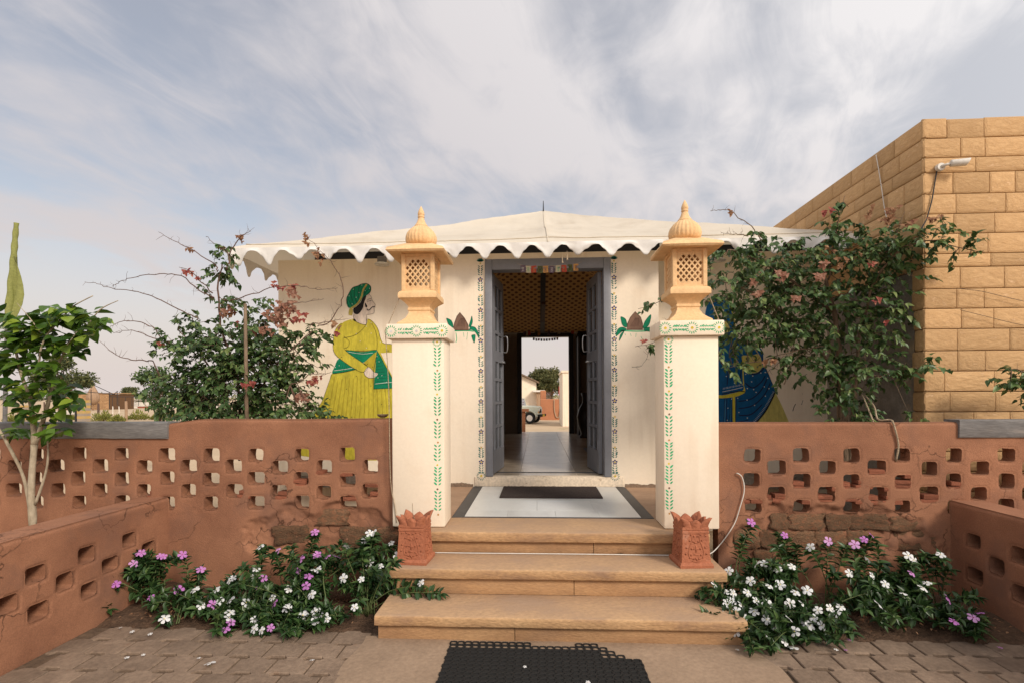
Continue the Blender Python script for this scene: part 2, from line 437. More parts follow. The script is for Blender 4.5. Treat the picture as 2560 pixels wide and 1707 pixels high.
def leaves_mesh(name, P, D, U, L, W, m, fold=0.25, droop=0.18, big=False, heart=False):
    """many leaves in one mesh. P base, D direction, U leaf normal (N,3), L length, W width"""
    P, D, U = (np.asarray(a, float).reshape(-1, 3) for a in (P, D, U)); N = len(P)
    L = np.broadcast_to(np.asarray(L, float), (N,)); W = np.broadcast_to(np.asarray(W, float), (N,))
    D = D / np.maximum(np.linalg.norm(D, axis=1, keepdims=True), 1e-9)
    S = np.cross(D, U); S = S / np.maximum(np.linalg.norm(S, axis=1, keepdims=True), 1e-9); U = np.cross(S, D)
    if big:
        prof = [(0, 0, 0), (0.16, .30, 1), (0.34, .5, 1), (0.6, .42, 1), (0.84, .17, 1), (1.0, 0, 0)]
    else:
        prof = [(0, 0, 0), (0.36, .5, 1), (0.72, .3, 1), (1.0, 0, 0)]
    if heart: prof = [(0, 0, 0), (0.05, .34, 1), (0.30, .5, 1), (0.62, .33, 1), (1.0, 0, 0)]
    pts = []; faces = []; mid = []
    for i, (t, w, two) in enumerate(prof):
        cz_ = -droop * t * t
        mid.append(len(pts)); pts.append((t, 0, cz_))
        if two: pts.append((t, w, cz_ + fold * w)); pts.append((t, -w, cz_ + fold * w))
    for i in range(len(prof) - 1):
        a, b = mid[i], mid[i + 1]; A, B = prof[i][2], prof[i + 1][2]
        if A and B: faces += [(a, b, b + 1, a + 1), (a, a + 2, b + 2, b)]
        elif B: faces += [(a, b, b + 1), (a, b + 2, b)]
        else: faces += [(a, b, a + 1), (a, a + 2, b)]
    T = np.array(pts); k = len(T)
    V = P[:, None, :] + D[:, None, :] * (T[None, :, 0:1] * L[:, None, None]) + S[:, None, :] * (T[None, :, 1:2] * W[:, None, None]) + U[:, None, :] * (T[None, :, 2:3] * L[:, None, None])
    V = V.reshape(-1, 3)
    F = []
    for i in range(N): F.extend([tuple(q + i * k for q in f) for f in faces])
    me = bpy.data.meshes.new(name); me.from_pydata(V.tolist(), [], F); me.materials.append(m)
    r = me.attributes.new('rnd', 'FLOAT', 'POINT'); r.data.foreach_set('value', np.repeat(RNG.random(N), k))
    me.polygons.foreach_set('use_smooth', [True] * len(me.polygons)); me.update(); return me
def rvec(n): 
    v = RNG.normal(size=(n, 3)); return v / np.linalg.norm(v, axis=1, keepdims=True)
def orient(d, u):
    """matrix3 with X along d and Z near u"""
    d = Vector(d).normalized(); s = Vector(u).cross(d); s = s.normalized() if s.length > 1e-6 else Vector((0, 1, 0))
    z = d.cross(s); return Matrix((d, s, z)).transposed()

# ------------------------------------------------------------------ materials
M = {}
M['sand'] = mat('sand', (0.56, 0.42, 0.28), (0.45, 0.33, 0.21), 0.35, 0.95, 0.5, 6, fine=0.3, spot=(0.24, 0.22, 0.09), spot_scale=0.5, spot_lo=0.6, spot_hi=0.7)
M['soil'] = mat('soil', (0.13, 0.075, 0.045), (0.075, 0.045, 0.028), 9, 0.95, 0.9, 60, fine=0.5)
M['paver'] = mat('paver', (0.245, 0.175, 0.125), (0.165, 0.115, 0.082), 6, 0.85, 0.25, 90, rnd=0.13, fine=0.35, spot=(0.17, 0.09, 0.05), spot_scale=4, spot_lo=0.62, spot_hi=0.76)
M['joint'] = mat('joint_sand', (0.15, 0.10, 0.065), (0.09, 0.06, 0.04), 20, 0.95, 0.5, 80)
M['apron'] = mat('apron_cement', (0.34, 0.24, 0.165), (0.25, 0.175, 0.12), 2.2, 0.8, 0.18, 40, fine=0.25, spot=(0.22, 0.15, 0.10), spot_scale=3.4, spot_lo=0.58, spot_hi=0.74)
M['clay'] = mat('clay_plaster', (0.345, 0.162, 0.092), (0.225, 0.100, 0.057), 2.1, 0.95, 0.22, 130, fine=0.35, crack=2.6, fscale=150, spot=(0.20, 0.10, 0.066), spot_scale=2.6, spot_lo=0.50, spot_hi=0.72)
M['brick'] = mat('brick', (0.33, 0.115, 0.062), (0.26, 0.09, 0.05), 14, 0.9, 0.6, 60, rnd=0.18)
M['rubble'] = mat('rubble_stone', (0.27, 0.155, 0.085), (0.16, 0.09, 0.052), 16, 0.95, 1.0, 30, rnd=0.25, fine=0.7, spot=(0.30, 0.135, 0.07), spot_scale=6, spot_lo=0.5, spot_hi=0.62)
M['mortar'] = mat('mortar', (0.21, 0.165, 0.13), (0.15, 0.115, 0.09), 12, 0.95, 0.6, 50)
M['cement'] = mat('grey_cement', (0.20, 0.19, 0.185), (0.125, 0.12, 0.12), 5, 0.75, 0.2, 30, fine=0.4, spot=(0.28, 0.25, 0.23), spot_scale=4, stretch=(.5, 1, 3))
M['cream'] = mat('cream_paint', (0.86, 0.745, 0.60), (0.83, 0.715, 0.565), 1.3, 0.8, 0.10, 14, fine=0.05, streak=(0.64, 0.50, 0.36), spot=(0.74, 0.595, 0.44), spot_scale=2.1, spot_lo=0.56, spot_hi=0.85)
M['peeled'] = mat('peeled_plaster', (0.27, 0.19, 0.13), (0.20, 0.14, 0.10), 25, 0.95, 0.6, 60)
M['threshold'] = mat('threshold_paint', (0.76, 0.64, 0.50), (0.70, 0.58, 0.44), 4, 0.8, 0.2, 30, spot=(0.30, 0.19, 0.12), spot_scale=9, spot_lo=0.62, spot_hi=0.68)
M['lantern'] = mat('lantern_paint', (0.77, 0.515, 0.275), (0.71, 0.455, 0.23), 6, 0.75, 0.22, 45, fine=0.2, streak=(0.50, 0.30, 0.15), spot=(0.66, 0.38, 0.17), spot_scale=7, spot_lo=0.62, spot_hi=0.8)
M['tread'] = mat('sandstone_tread', (0.50, 0.31, 0.16), (0.36, 0.205, 0.10), 2.6, 0.8, 0.3, 40, stretch=(0.8, 1.2, 2.2), fine=0.4, spot=(0.27, 0.165, 0.105), spot_scale=2.6, spot_lo=0.50, spot_hi=0.70, dust=(0.385, 0.265, 0.18))
M['riser'] = mat('sandstone_riser', (0.44, 0.26, 0.13), (0.31, 0.17, 0.085), 3.0, 0.8, 0.25, 60, stretch=(0.7, 1.0, 2.4), rnd=0.12, fine=0.3, spot=(0.24, 0.145, 0.085), spot_scale=2.2, spot_lo=0.52, spot_hi=0.75)
M['porch'] = mat('porch_stone', (0.40, 0.255, 0.165), (0.31, 0.195, 0.125), 3, 0.7, 0.12, 50, rnd=0.06, stretch=(0.5, 1, 1), fine=0.2)
M['marble'] = mat('white_marble', (0.62, 0.62, 0.60), (0.52, 0.52, 0.51), 1.6, 0.28, 0, rnd=0.07, stretch=(1, 0.4, 1), fine=0.05, spot=(0.46, 0.45, 0.43), spot_scale=2.2, spot_lo=0.56, spot_hi=0.72, spec=0.5)
M['slate'] = mat('dark_slate', (0.06, 0.058, 0.06), (0.045, 0.044, 0.046), 8, 0.5)
M['stone'] = mat('yellow_stone', (0.57, 0.365, 0.185), (0.45, 0.27, 0.125), 4, 0.86, 0.45, 5, rnd=0.13, fine=0.18, fscale=70, spot=(0.64, 0.43, 0.25), spot_scale=4, spot_lo=0.57, spot_hi=0.72)
M['stonejoint'] = mat('stone_joint', (0.15, 0.08, 0.038), (0.11, 0.06, 0.03), 10, 0.9, 0.3, 40)
M['stain'] = mat('stained_plaster', (0.30, 0.27, 0.24), (0.13, 0.115, 0.10), 2.3, 0.9, 0.25, 25, fine=0.3, spot=(0.40, 0.30, 0.20), spot_scale=3.1, spot_lo=0.57, spot_hi=0.72)
M['canvas'] = mat('white_canvas', (0.77, 0.695, 0.585), (0.71, 0.635, 0.525), 1.3, 0.85, 0.22, 3.0, fine=0.05, spot=(0.56, 0.48, 0.38), spot_scale=1.7, spot_lo=0.52, spot_hi=0.85)
M['valance'] = mat('valance_canvas', (0.80, 0.775, 0.745), (0.70, 0.67, 0.63), 2.5, 0.85, 0.2, 9, fine=0.06, spot=(0.60, 0.56, 0.50), spot_scale=3.2, spot_lo=0.6, spot_hi=0.82)
add_translucent(M['canvas'], 0.25, (0.75, 0.66, 0.5)); add_translucent(M['valance'], 0.1, (0.7, 0.65, 0.55))
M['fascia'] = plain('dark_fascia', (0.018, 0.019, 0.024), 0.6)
M['bluegrey'] = mat('blue_grey_paint', (0.215, 0.22, 0.242), (0.18, 0.183, 0.205), 4, 0.42, 0.05, 30, fine=0.08, spot=(0.24, 0.24, 0.27), spot_scale=5, spot_lo=0.6, spot_hi=0.8)
M['steel'] = plain('steel', (0.62, 0.62, 0.62), 0.3, 1.0)
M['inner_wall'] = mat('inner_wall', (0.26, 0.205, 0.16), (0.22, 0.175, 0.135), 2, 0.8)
M['dark_wood'] = mat('dark_wood', (0.03, 0.021, 0.016), (0.018, 0.013, 0.01), 6, 0.4, 0.1, 20, stretch=(1, 1, 0.1))
M['terracotta'] = mat('terracotta', (0.40, 0.145, 0.075), (0.32, 0.11, 0.058), 9, 0.8, 0.35, 70, fine=0.25, spot=(0.42, 0.20, 0.13), spot_scale=12, spot_lo=0.58, spot_hi=0.72)
M['rubber'] = plain('black_rubber', (0.013, 0.0125, 0.012), 0.75)
M['doormat'] = mat('brown_doormat', (0.075, 0.055, 0.05), (0.05, 0.036, 0.032), 60, 0.98, 0.9, 260, fine=0.7, fscale=150)
M['bark'] = mat('bark', (0.23, 0.16, 0.105), (0.13, 0.09, 0.06), 18, 0.95, 0.7, 60, stretch=(1, 1, 0.3))
M['palebark'] = mat('pale_bark', (0.44, 0.37, 0.27), (0.30, 0.24, 0.165), 12, 0.85, 0.35, 50, stretch=(1, 1, 0.5), spot=(0.20, 0.16, 0.10), spot_scale=14, spot_lo=0.62, spot_hi=0.7)
M['twig'] = mat('twig', (0.17, 0.095, 0.07), (0.10, 0.06, 0.045), 20, 0.9)
M['boug'] = leaf_mat('bougainvillea_leaf', (0.030, 0.072, 0.022), (0.095, 0.160, 0.048), (0.21, 0.27, 0.09))
M['boug_dry'] = leaf_mat('dry_leaf', (0.22, 0.10, 0.05), (0.36, 0.20, 0.11), (0.15, 0.05, 0.03), 0.8, 0.3)
M['bract'] = leaf_mat('bract', (0.24, 0.035, 0.04), (0.40, 0.12, 0.085), (0.50, 0.24, 0.15), 0.7, 0.35)
M['boug_flower'] = leaf_mat('salmon_bract', (0.32, 0.14, 0.09), (0.42, 0.24, 0.17), (0.26, 0.09, 0.07), 0.7, 0.35)
M['fig'] = leaf_mat('broad_leaf', (0.028, 0.075, 0.014), (0.10, 0.19, 0.02), (0.27, 0.36, 0.045), 0.34, 0.35)
M['peri'] = leaf_mat('periwinkle_leaf', (0.014, 0.040, 0.012), (0.045, 0.092, 0.026), (0.095, 0.155, 0.045), 0.38, 0.15)
M['stemgreen'] = plain('green_stem', (0.10, 0.13, 0.045), 0.6)
M['far_leaf'] = leaf_mat('far_foliage', (0.045, 0.065, 0.022), (0.11, 0.125, 0.045), (0.19, 0.18, 0.07), 0.7, 0.2)
M['yard_leaf'] = leaf_mat('yard_foliage', (0.07, 0.085, 0.03), (0.17, 0.17, 0.065), (0.28, 0.25, 0.11), 0.8, 0.3)
M['shrub_leaf'] = leaf_mat('desert_shrub', (0.13, 0.15, 0.03), (0.27, 0.27, 0.06), (0.36, 0.32, 0.10), 0.8, 0.2)
M['white_petal'] = leaf_mat('white_petal', (0.80, 0.80, 0.80), (0.74, 0.75, 0.76), (0.82, 0.81, 0.80), 0.6, 0.25)
M['pink_petal'] = leaf_mat('pink_petal', (0.50, 0.17, 0.52), (0.56, 0.25, 0.56), (0.62, 0.34, 0.62), 0.6, 0.25)
M['eye_red'] = plain('flower_eye', (0.35, 0.03, 0.12))
M['eye_yellow'] = plain('flower_eye_yellow', (0.70, 0.55, 0.12))
M['cable'] = plain('white_cable', (0.70, 0.66, 0.60), 0.5)
M['blackcable'] = plain('black_cable', (0.03, 0.03, 0.033), 0.5)
M['rope'] = mat('rope', (0.50, 0.39, 0.27), (0.38, 0.29, 0.19), 60, 0.95, 0.8, 150)
M['flag'] = mat('olive_cloth', (0.27, 0.285, 0.09), (0.21, 0.22, 0.065), 3, 0.8, 0.1, 20)
for k_, c_ in dict(p_yellow=(0.62, 0.52, 0.05), p_yellow2=(0.48, 0.38, 0.03), p_pale=(0.62, 0.54, 0.16), p_green=(0.0, 0.23, 0.11), p_dkgreen=(0.0, 0.055, 0.035),
                   p_black=(0.012, 0.010, 0.010), p_skin=(0.80, 0.66, 0.54), p_gold=(0.50, 0.40, 0.10), p_white=(0.80, 0.78, 0.74), p_blue=(0.0, 0.095, 0.25),
                   p_dkblue=(0.008, 0.012, 0.06), p_ltblue=(0.10, 0.33, 0.55), p_leaf=(0.035, 0.46, 0.20), p_teal=(0.005, 0.16, 0.14), p_navy=(0.015, 0.015, 0.16),
                   p_dotyel=(0.75, 0.56, 0.05), p_brown=(0.22, 0.125, 0.085), p_brown2=(0.10, 0.045, 0.03), p_orange=(0.62, 0.33, 0.12)).items():
    M[k_] = mat(k_, c_, tuple(x * 0.70 for x in c_), 9, 0.75, fine=0.3, fscale=60, stretch=(1, 1, 0.35))

# ------------------------------------------------------------------ ground
def ground_z(x, y):
    t = np.clip((np.asarray(y, float) - 12.5) / 14.0, 0, 1); t = t * t * (3 - 2 * t)
    return -0.06 - 0.30 * t
gx = np.concatenate([-np.geomspace(2500, 9, 40), np.linspace(-8, 8, 30), np.geomspace(9, 2500, 40)])
gy = np.concatenate([np.linspace(-30, 30, 61), np.geomspace(31, 4000, 50)])
GX, GY = np.meshgrid(gx, gy, indexing='ij')
GZ = ground_z(GX, GY) + np.where(GY > 14, 0.10 * fbm(GX * 0.25, GY * 0.25, 3) * np.clip((GY - 14) / 12, 0, 1), 0)
nX, nY = GX.shape
idx = np.arange(nX * nY).reshape(nX, nY)
mb = MB(); mb.add(np.stack([GX.ravel(), GY.ravel(), GZ.ravel()], 1).tolist(),
                  np.stack([idx[:-1, :-1].ravel(), idx[1:, :-1].ravel(), idx[1:, 1:].ravel(), idx[:-1, 1:].ravel()], 1).tolist())
tag(mb.build('ground', M['sand'], smooth=True, fixn=False), 'pale sandy desert ground around the camp buildings', kind='structure')

# ------------------------------------------------------------------ paving, apron, flower beds
XL, XR = -2.94, 2.81          # inner faces of the two low walls
YB = 3.12                     # paving / bed edge
pav = MB().box(XL - 0.25, XR + 0.25, -1.6, YB, -0.055, -0.014).build('paving', M['joint'])
tag(pav, 'grey brown interlocking paving in front of the steps', kind='structure')
def paver_mesh(k):
    w, h, d, g = 0.208, 0.163, 0.011, 0.0035
    prof = [(0, -1), (0.12, -1), (0.22, 1), (0.62, 1), (0.72, -1), (1.0, -1)]
    def outline(ins):
        bot = [(-w / 2 + ins + t * (w - 2 * ins), -h / 2 + ins + s * d) for t, s in prof]
        top = [(-w / 2 + ins + t * (w - 2 * ins), h / 2 - ins + s * d) for t, s in prof][::-1]
        return bot + top
    a, b = outline(g), outline(g + 0.004)
    n = len(a); m = MB()
    tz = lambda x, y: 0.0 + (random.random() - 0.5) * 0.0012
    vs = [(x, y, -0.03) for x, y in a] + [(x, y, -0.0045) for x, y in a] + [(x, y, tz(x, y)) for x, y in b]
    fs = [tuple(range(2 * n, 3 * n))]
    for r in range(2):
        for i in range(n):
            j = (i + 1) % n; fs.append((r * n + i, r * n + j, (r + 1) * n + j, (r + 1) * n + i))
    m.add(vs, fs); return m.mesh('paver', M['paver'])
PAV = [paver_mesh(k) for k in range(5)]
for r in range(12):
    y = YB - 0.087 - r * 0.167
    for c in range(-16, 17):
        x = c * 0.211 + (0.105 if r % 2 else 0) + 0.03
        if abs(x) < 1.13 or x - 0.1 < XL or x + 0.06 > XR + 0.06: continue
        obj('paver', PAV[(r * 7 + c * 3) % 5], pav, (x, y + random.uniform(-.002, .002), random.uniform(-.002, .0015)),
            (random.uniform(-.006, .006), random.uniform(-.006, .006), random.uniform(-.012, .012)))
# cement apron with a ragged edge lapping over the pavers
bm = MB(); n = 60; ys = np.linspace(-1.2, 3.05, n)
lft = -1.14 + 0.10 * (fbm(ys * 2.2, ys * 0, 7)) ; rgt = 1.15 + 0.12 * (fbm(ys * 2.0, ys * 0 + 4, 9))
V, F = [], []
for i, y in enumerate(ys):
    for j, t in enumerate(np.linspace(0, 1, 25)):
        x = lft[i] * (1 - t) + rgt[i] * t
        e = min(t, 1 - t) * 2.3
        V.append((x, y, 0.0065 - 0.006 * max(0, 1 - e / 0.06) + 0.003 * float(fbm(x * 3, y * 3, 2))))
for i in range(n - 1):
    for j in range(24): a = i * 25 + j; F.append((a, a + 1, a + 26, a + 25))
bm.add(V, F)
tag(bm.build('cement_apron', M['apron'], smooth=True, fixn=False), 'smooth worn cement apron at the foot of the steps', kind='structure')
for nm, x0, x1, lab in (('flower_bed', XL - 0.05, -1.0, 'dark soil flower bed left of the steps'), ('flower_bed', 1.0, XR + 0.05, 'dark soil flower bed right of the steps')):
    xs, ys = np.linspace(x0, x1, 70), np.linspace(YB + 0.004, 3.86, 34)
    A, B = np.meshgrid(xs, ys, indexing='ij'); Zb = -0.015 + 0.07 * np.clip((B - YB) / 0.35, 0, 1) * (0.6 + fbm(A * 5, B * 5, 1)) + 0.02 * fbm(A * 22, B * 22, 4)
    idx = np.arange(A.size).reshape(A.shape)
    m = MB().add(np.stack([A.ravel(), B.ravel(), Zb.ravel()], 1).tolist(), np.stack([idx[:-1, :-1].ravel(), idx[1:, :-1].ravel(), idx[1:, 1:].ravel(), idx[:-1, 1:].ravel()], 1).tolist())
    tag(m.build(nm, M['soil'], smooth=True, fixn=False), lab, kind='structure')

# ------------------------------------------------------------------ steps and porch
def slab(x0, x1, y0, y1, z0, z1, bev=0.012, nx=60, jit=0.0025, seed=0):
    """long stone: rounded section swept along X with slightly worn edges"""
    sec = []
    for cy_, cz_, a0 in ((y0 + bev, z0 + bev * .5, 180), (y1 - .004, z0 + .004, 270), (y1 - .004, z1 - .004, 0), (y0 + bev, z1 - bev, 90)):
        b = bev if cy_ < (y0 + y1) / 2 else .004
        if a0 == 180: b2 = bev * .5
        else: b2 = b
        for k in range(4):
            t = R(a0 + k * 30); sec.append((cy_ + b * math.cos(t), cz_ + b2 * math.sin(t)))
    m = MB(); n = len(sec); xs = np.linspace(x0, x1, nx)
    for i, x in enumerate(xs):
        for (y, z) in sec:
            w = jit * (1.0 if y < y0 + 0.05 else 0.3)
            dy = w * 2.4 * float(fbm(x * 6, z * 30, seed)); dz = w * 2.4 * float(fbm(x * 6 + 9, y * 9, seed + 5))
            chip = max(0, float(fbm(x * 11, seed + z * 5, seed + 3)) - 0.24) * 0.10 if (z < z0 + 0.02 and y < y0 + 0.03) else 0
            m.v.append((x, y + dy + chip, z + dz + chip * 0.6))
    for i in range(nx - 1):
        for k in range(n):
            q = (k + 1) % n; m.f.append((i * n + k, i * n + q, (i + 1) * n + q, (i + 1) * n + k)); m.m.append(0)
    m.f.append(tuple(range(n))); m.m.append(0); m.f.append(tuple(range((nx - 1) * n, nx * n))[::-1]); m.m.append(0)
    return m
st = thing('entrance_steps', 'three worn yellow sandstone steps up to the porch', 'steps', (0, 3.3, 0))
HW = 1.08
for i, (y0, y1, zt, th_, zb) in enumerate(((2.98, 3.37, 0.154, 0.062, 0.0), (3.295, 3.70, 0.327, 0.066, 0.154), (3.615, 4.05, 0.483, 0.072, 0.327))):
    o = slab(-HW, HW, y0, y1, zt - th_, zt, 0.016, 70, seed=i * 3 + 1).build('tread', M['tread'], st); autosmooth(o, 50)
    cuts = [-HW + 0.012, (-0.25, 0.12, 0.28)[i], HW - 0.012]
    for a, b in zip(cuts[:-1], cuts[1:]):
        o = slab(a + 0.002, b - 0.002, y0 + 0.033, y0 + 0.12, zb + 0.0 if i else -0.03, zt - th_ - 0.002, 0.006, 30, seed=i * 5 + 2).build('riser', M['riser'], st); autosmooth(o, 50)
MB().box(-HW + .03, HW - .03, 3.1, 5.5, -0.05, 0.085).box(-HW + .03, HW - .03, 3.41, 5.5, 0.086, 0.255).box(-HW + .03, HW - .03, 3.73, 5.5, 0.256, 0.40).build('core', M['mortar'], st)
po = thing('porch_floor', 'brown stone porch floor with white marble panel before the door', 'floor', (0, 4.7, 0.48))
YW, YBAY = 5.78, 5.43
for (x0, x1) in ((-1.19, -0.80), (0.80, 1.19)):
    for (y0, y1) in ((4.052, 4.55), (4.552, 5.03), (5.032, 5.429)):
        MB().bbox(x0, x1 - .003, y0, y1, 0.42, 0.4825, 0.003, 1).build('stone_slab', M['porch'], po)
MB().box(-0.799, 0.797, 4.052, 5.429, 0.405, 0.474).build('bed', M['mortar'], po)
# marble panel
mx0, mx1, my0, my1 = -0.755, 0.755, 4.052, 5.425
for a, b, c, d in ((mx0 - .043, mx0 + 0.052, my0, my1), (mx1 - 0.052, mx1 + .042, my0, my1)):
    MB().bbox(a, b, c, d, 0.44, 0.4855, 0.002, 1).build('dark_border', M['slate'], po)
MB().bbox(mx0 + .053, mx1 - .053, my0, my0 + 0.026, 0.44, 0.4855, 0.002, 1).build('dark_border', M['slate'], po)
for (y0, y1, xs) in ((my0 + .028, 4.30, (mx0 + .054, -0.36, 0.03, 0.38, mx1 - .054)), (4.30, 4.72, (mx0 + .054, -0.12, 0.36, mx1 - .054)), (4.72, 5.12, (mx0 + .054, -0.42, 0.14, mx1 - .054)), (5.12, my1, (mx0 + .054, 0.05, 0.5, mx1 - .054))):
    for a, b in zip(xs[:-1], xs[1:]):
        MB().bbox(a + .0008, b - .0008, y0 + .0008, y1 - .0008, 0.45, 0.4865, 0.001, 1).build('marble_slab', M['marble'], po)

# ------------------------------------------------------------------ perforated clay walls
WALL_Y, WALL_T = 3.78, 0.115
def hole_rows(x_first, x_lo, x_hi, z_rows, pitch, hw=0.057, hh=0.050):
    out = []
    for r, z in enumerate(z_rows):
        off = x_first + (pitch / 2 if r % 2 else 0)
        k0 = int(math.floor((x_lo - off) / pitch))
        for k in range(k0, k0 + 40):
            x = off + k * pitch
            if x - hw < x_lo or x + hw > x_hi: continue
            out.append((x + random.uniform(-.008, .008), z + random.uniform(-.006, .006), hw * random.uniform(.86, 1.08), hh * random.uniform(.88, 1.03)))
    return out
def clay_front(amp, seed, wear=None):
    def f(X, Z):
        d = amp * fbm(X * 2.2, Z * 2.2, seed) + amp * 0.28 * fbm(X * 9, Z * 9, seed + 3) + amp * 0.05 * fbm(X * 34, Z * 34, seed + 5)
        if wear is not None: d = d + wear(X, Z)
        return d
    return f
ZR = [1.012, 0.921, 0.829, 0.737, 0.646]
def wall(name, label, x0, x1, z1, holes, seed, ztop=None, zfix=1.1, wear=None):
    t = thing(name, label, 'wall', ((x0 + x1) / 2, WALL_Y, 0))
    me = plate('masonry', x0, x1, -0.06, z1, 0.011, rr_sdf(holes, 0.020, 0.010), WALL_T, M['clay'], clay_front(0.012, seed, wear), ztop, zfix, lip=0.008, lipw=0.014)
    obj('masonry', me, t, (0, WALL_Y, 0)); return t
def lump(w, h, d, seed, amp=0.25, n=2):
    """rough stone or broken brick: cube subdivided and roughened"""
    bm = bmesh.new(); bmesh.ops.create_cube(bm, size=1); bmesh.ops.subdivide_edges(bm, edges=bm.edges[:], cuts=n, use_grid_fill=True)
    rs = random.Random(seed)
    for v in bm.verts:
        co = v.co.copy(); l = max(abs(co.x), abs(co.y), abs(co.z)); sph = co.normalized() * 0.62
        co = co.lerp(sph, 0.16); co += Vector((rs.uniform(-1, 1), rs.uniform(-1, 1), rs.uniform(-1, 1))) * amp * 0.16
        v.co = Vector((co.x * w, co.y * d, co.z * h))
    bm.verts.index_update(); m = MB().add([v.co for v in bm.verts], [[v.index for v in f.verts] for f in bm.faces]); bm.free(); return m
BRICKS = [lump(1, 1, 1, s, 0.14, 2).mesh('brick', M['brick']) for s in range(4)]
RUBBLE = [lump(1, 1, 1, 40 + s, 0.55, 4).mesh('rubble_stone', M['rubble'], smooth=True) for s in range(5)]
holes_L = hole_rows(-2.60, -6.2, -1.27, ZR, 0.352)
holes_R = hole_rows(1.44, 1.27, 5.3, ZR, 0.350)
def wear_at(cx_, cz_, rx, rz, depth, seed):
    def f(X, Z):
        q = 1 - np.hypot((X - cx_) / rx, (Z - cz_) / rz) + 1.1 * fbm(X * 5, Z * 5, seed)
        m = np.clip(q * 5, 0, 1)
        return m * (depth + 0.030 * fbm(X * 18, Z * 18, seed + 1))
    return f
wl_ = wear_at(-1.75, 0.38, 0.75, 0.24, 0.028, 21); wr_ = wear_at(1.95, 0.38, 0.78, 0.26, 0.028, 33)
top_L = lambda X: 1.245 + 0.035 * np.clip((X + 2.95) / 0.25, 0, 1) + 0.010 * fbm(X * 1.6, X * 0, 2)
WL = wall('perforated_wall', 'long terracotta clay wall with square holes left of the entrance', -6.3, -1.192, 1.26, holes_L, 3, top_L, 1.10, wl_)
top_R = lambda X: 1.245 + 0.008 * fbm(X * 1.6, X * 0, 8)
WR = wall('perforated_wall', 'terracotta clay wall with square holes right of the entrance', 1.192, 5.4, 1.25, holes_R, 5, top_R, 1.10, wr_)
for w_, x0, x1 in ((WL, -6.31, -2.93), (WR, 2.86, 5.41)):
    m = slab(x0, x1, WALL_Y - 0.016, WALL_Y + WALL_T + 0.012, 1.135, 1.262, 0.010, 70, 0.004, seed=4)
    autosmooth(m.build('coping', M['cement'], w_), 50)
# exposed bricks and rubble where the plaster has fallen off
for w_, lst in ((WL, [(-1.93, .792, .13), (-1.78, .86, .10), (-1.56, .88, .11), (-1.36, .80, .10), (-1.52, .697, .12), (-2.05, .70, .10), (-3.05, .70, .12), (-1.34, .70, .1), (-2.35, .71, .1)]),
                (WR, [(1.50, .690, .15), (1.66, .692, .13), (1.63, .70, .10), (1.88, .690, .19), (2.06, .785, .13), (1.74, .790, .13), (1.95, .692, .1), (2.22, .80, .12), (2.24, .69, .16), (2.42, .69, .14), (2.30, .875, .13), (2.48, .80, .15), (2.12, .71, .1), (2.40, .785, .08), (2.68, .70, .14), (2.55, .88, .10), (1.36, .69, .12), (2.86, .79, .12)])):
    for k, (x, z, w) in enumerate(lst):
        for q in (0, 1):
            obj('brick', BRICKS[(k + q) % 4], w_, (x + q * .01, WALL_Y + 0.0475, z - 0.018 + q * 0.034), (0, random.uniform(-.05, .05), 0), (w * (1 - .15 * q), 0.085, 0.030))
def rubble_band(w_, x0, x1, z0, z1, ph, seed):
    rs = random.Random(seed); z = z0
    while z < z1 - 0.03:
        h = rs.uniform(0.10, 0.15); x = x0 + rs.uniform(-.05, .05)
        while x < x1:
            w = rs.uniform(0.12, 0.30)
            if rs.random() < ph:
                obj('rubble_stone', rs.choice(RUBBLE), w_, (x + w / 2, WALL_Y + 0.050 + rs.uniform(-.004, .006), z + h / 2), (rs.uniform(-.1, .1), rs.uniform(-.06, .06), rs.uniform(-.1, .1)), (w * 0.97, 0.075, h * 0.95))
            x += w
        z += h
rubble_band(WL, -2.25, -1.3, 0.20, 0.60, 0.62, 5); rubble_band(WR, 1.32, 2.62, 0.20, 0.61, 0.72, 9)

# low planter walls running towards the camera
def low_wall(name, label, xin, side, zt):
    """face at X=xin; side=-1: wall body extends to -X (left wall), +1 to +X"""
    t = thing(name, label, 'wall', (xin, 2.2, 0))
    y0, y1 = -1.4, WALL_Y + 0.012
    hs = []
    for r, z in enumerate((0.455, 0.345, 0.235)):
        for k in range(-8, 30):
            y = 3.42 - k * 0.33 - (0.165 if r % 2 else 0)
            if y > 3.60 or y < y0 + .1: continue
            hs.append((y + random.uniform(-.01, .01), z + random.uniform(-.008, .008), 0.056 * random.uniform(.9, 1.1), 0.048 * random.uniform(.9, 1.05)))
    zt_f = lambda X: zt + 0.012 * fbm(X * 1.4, X * 0, 5)
    me = plate('masonry', y0, y1, -0.06, zt, 0.0125, rr_sdf(hs, 0.018), 0.24, M['clay'], clay_front(0.011, 12 + side), zt_f, zt - 0.12, lip=0.010, lipw=0.016)
    # plate is built in XZ with front at y=0; turn it so that its front faces the flower bed
    o = obj('masonry', me, t, (xin, 0, 0), (0, 0, R(90)))
    if side > 0:
        o.rotation_euler = (0, 0, R(-90)); o.location = (xin, y0 + y1, 0)
    # dark blind backs behind the holes
    bx0, bx1 = (xin - 0.235, xin - 0.125) if side < 0 else (xin + 0.125, xin + 0.235)
    MB().box(bx0, bx1, y0 + .02, y1 - .02, 0.16, 0.53).build('infill', M['clay'], t)
    return t
low_wall('planter_wall', 'low clay planter wall with recessed square holes at the left', XL, -1, 0.685)
low_wall('planter_wall', 'low clay planter wall with recessed square holes at the right', XR, 1, 0.69)

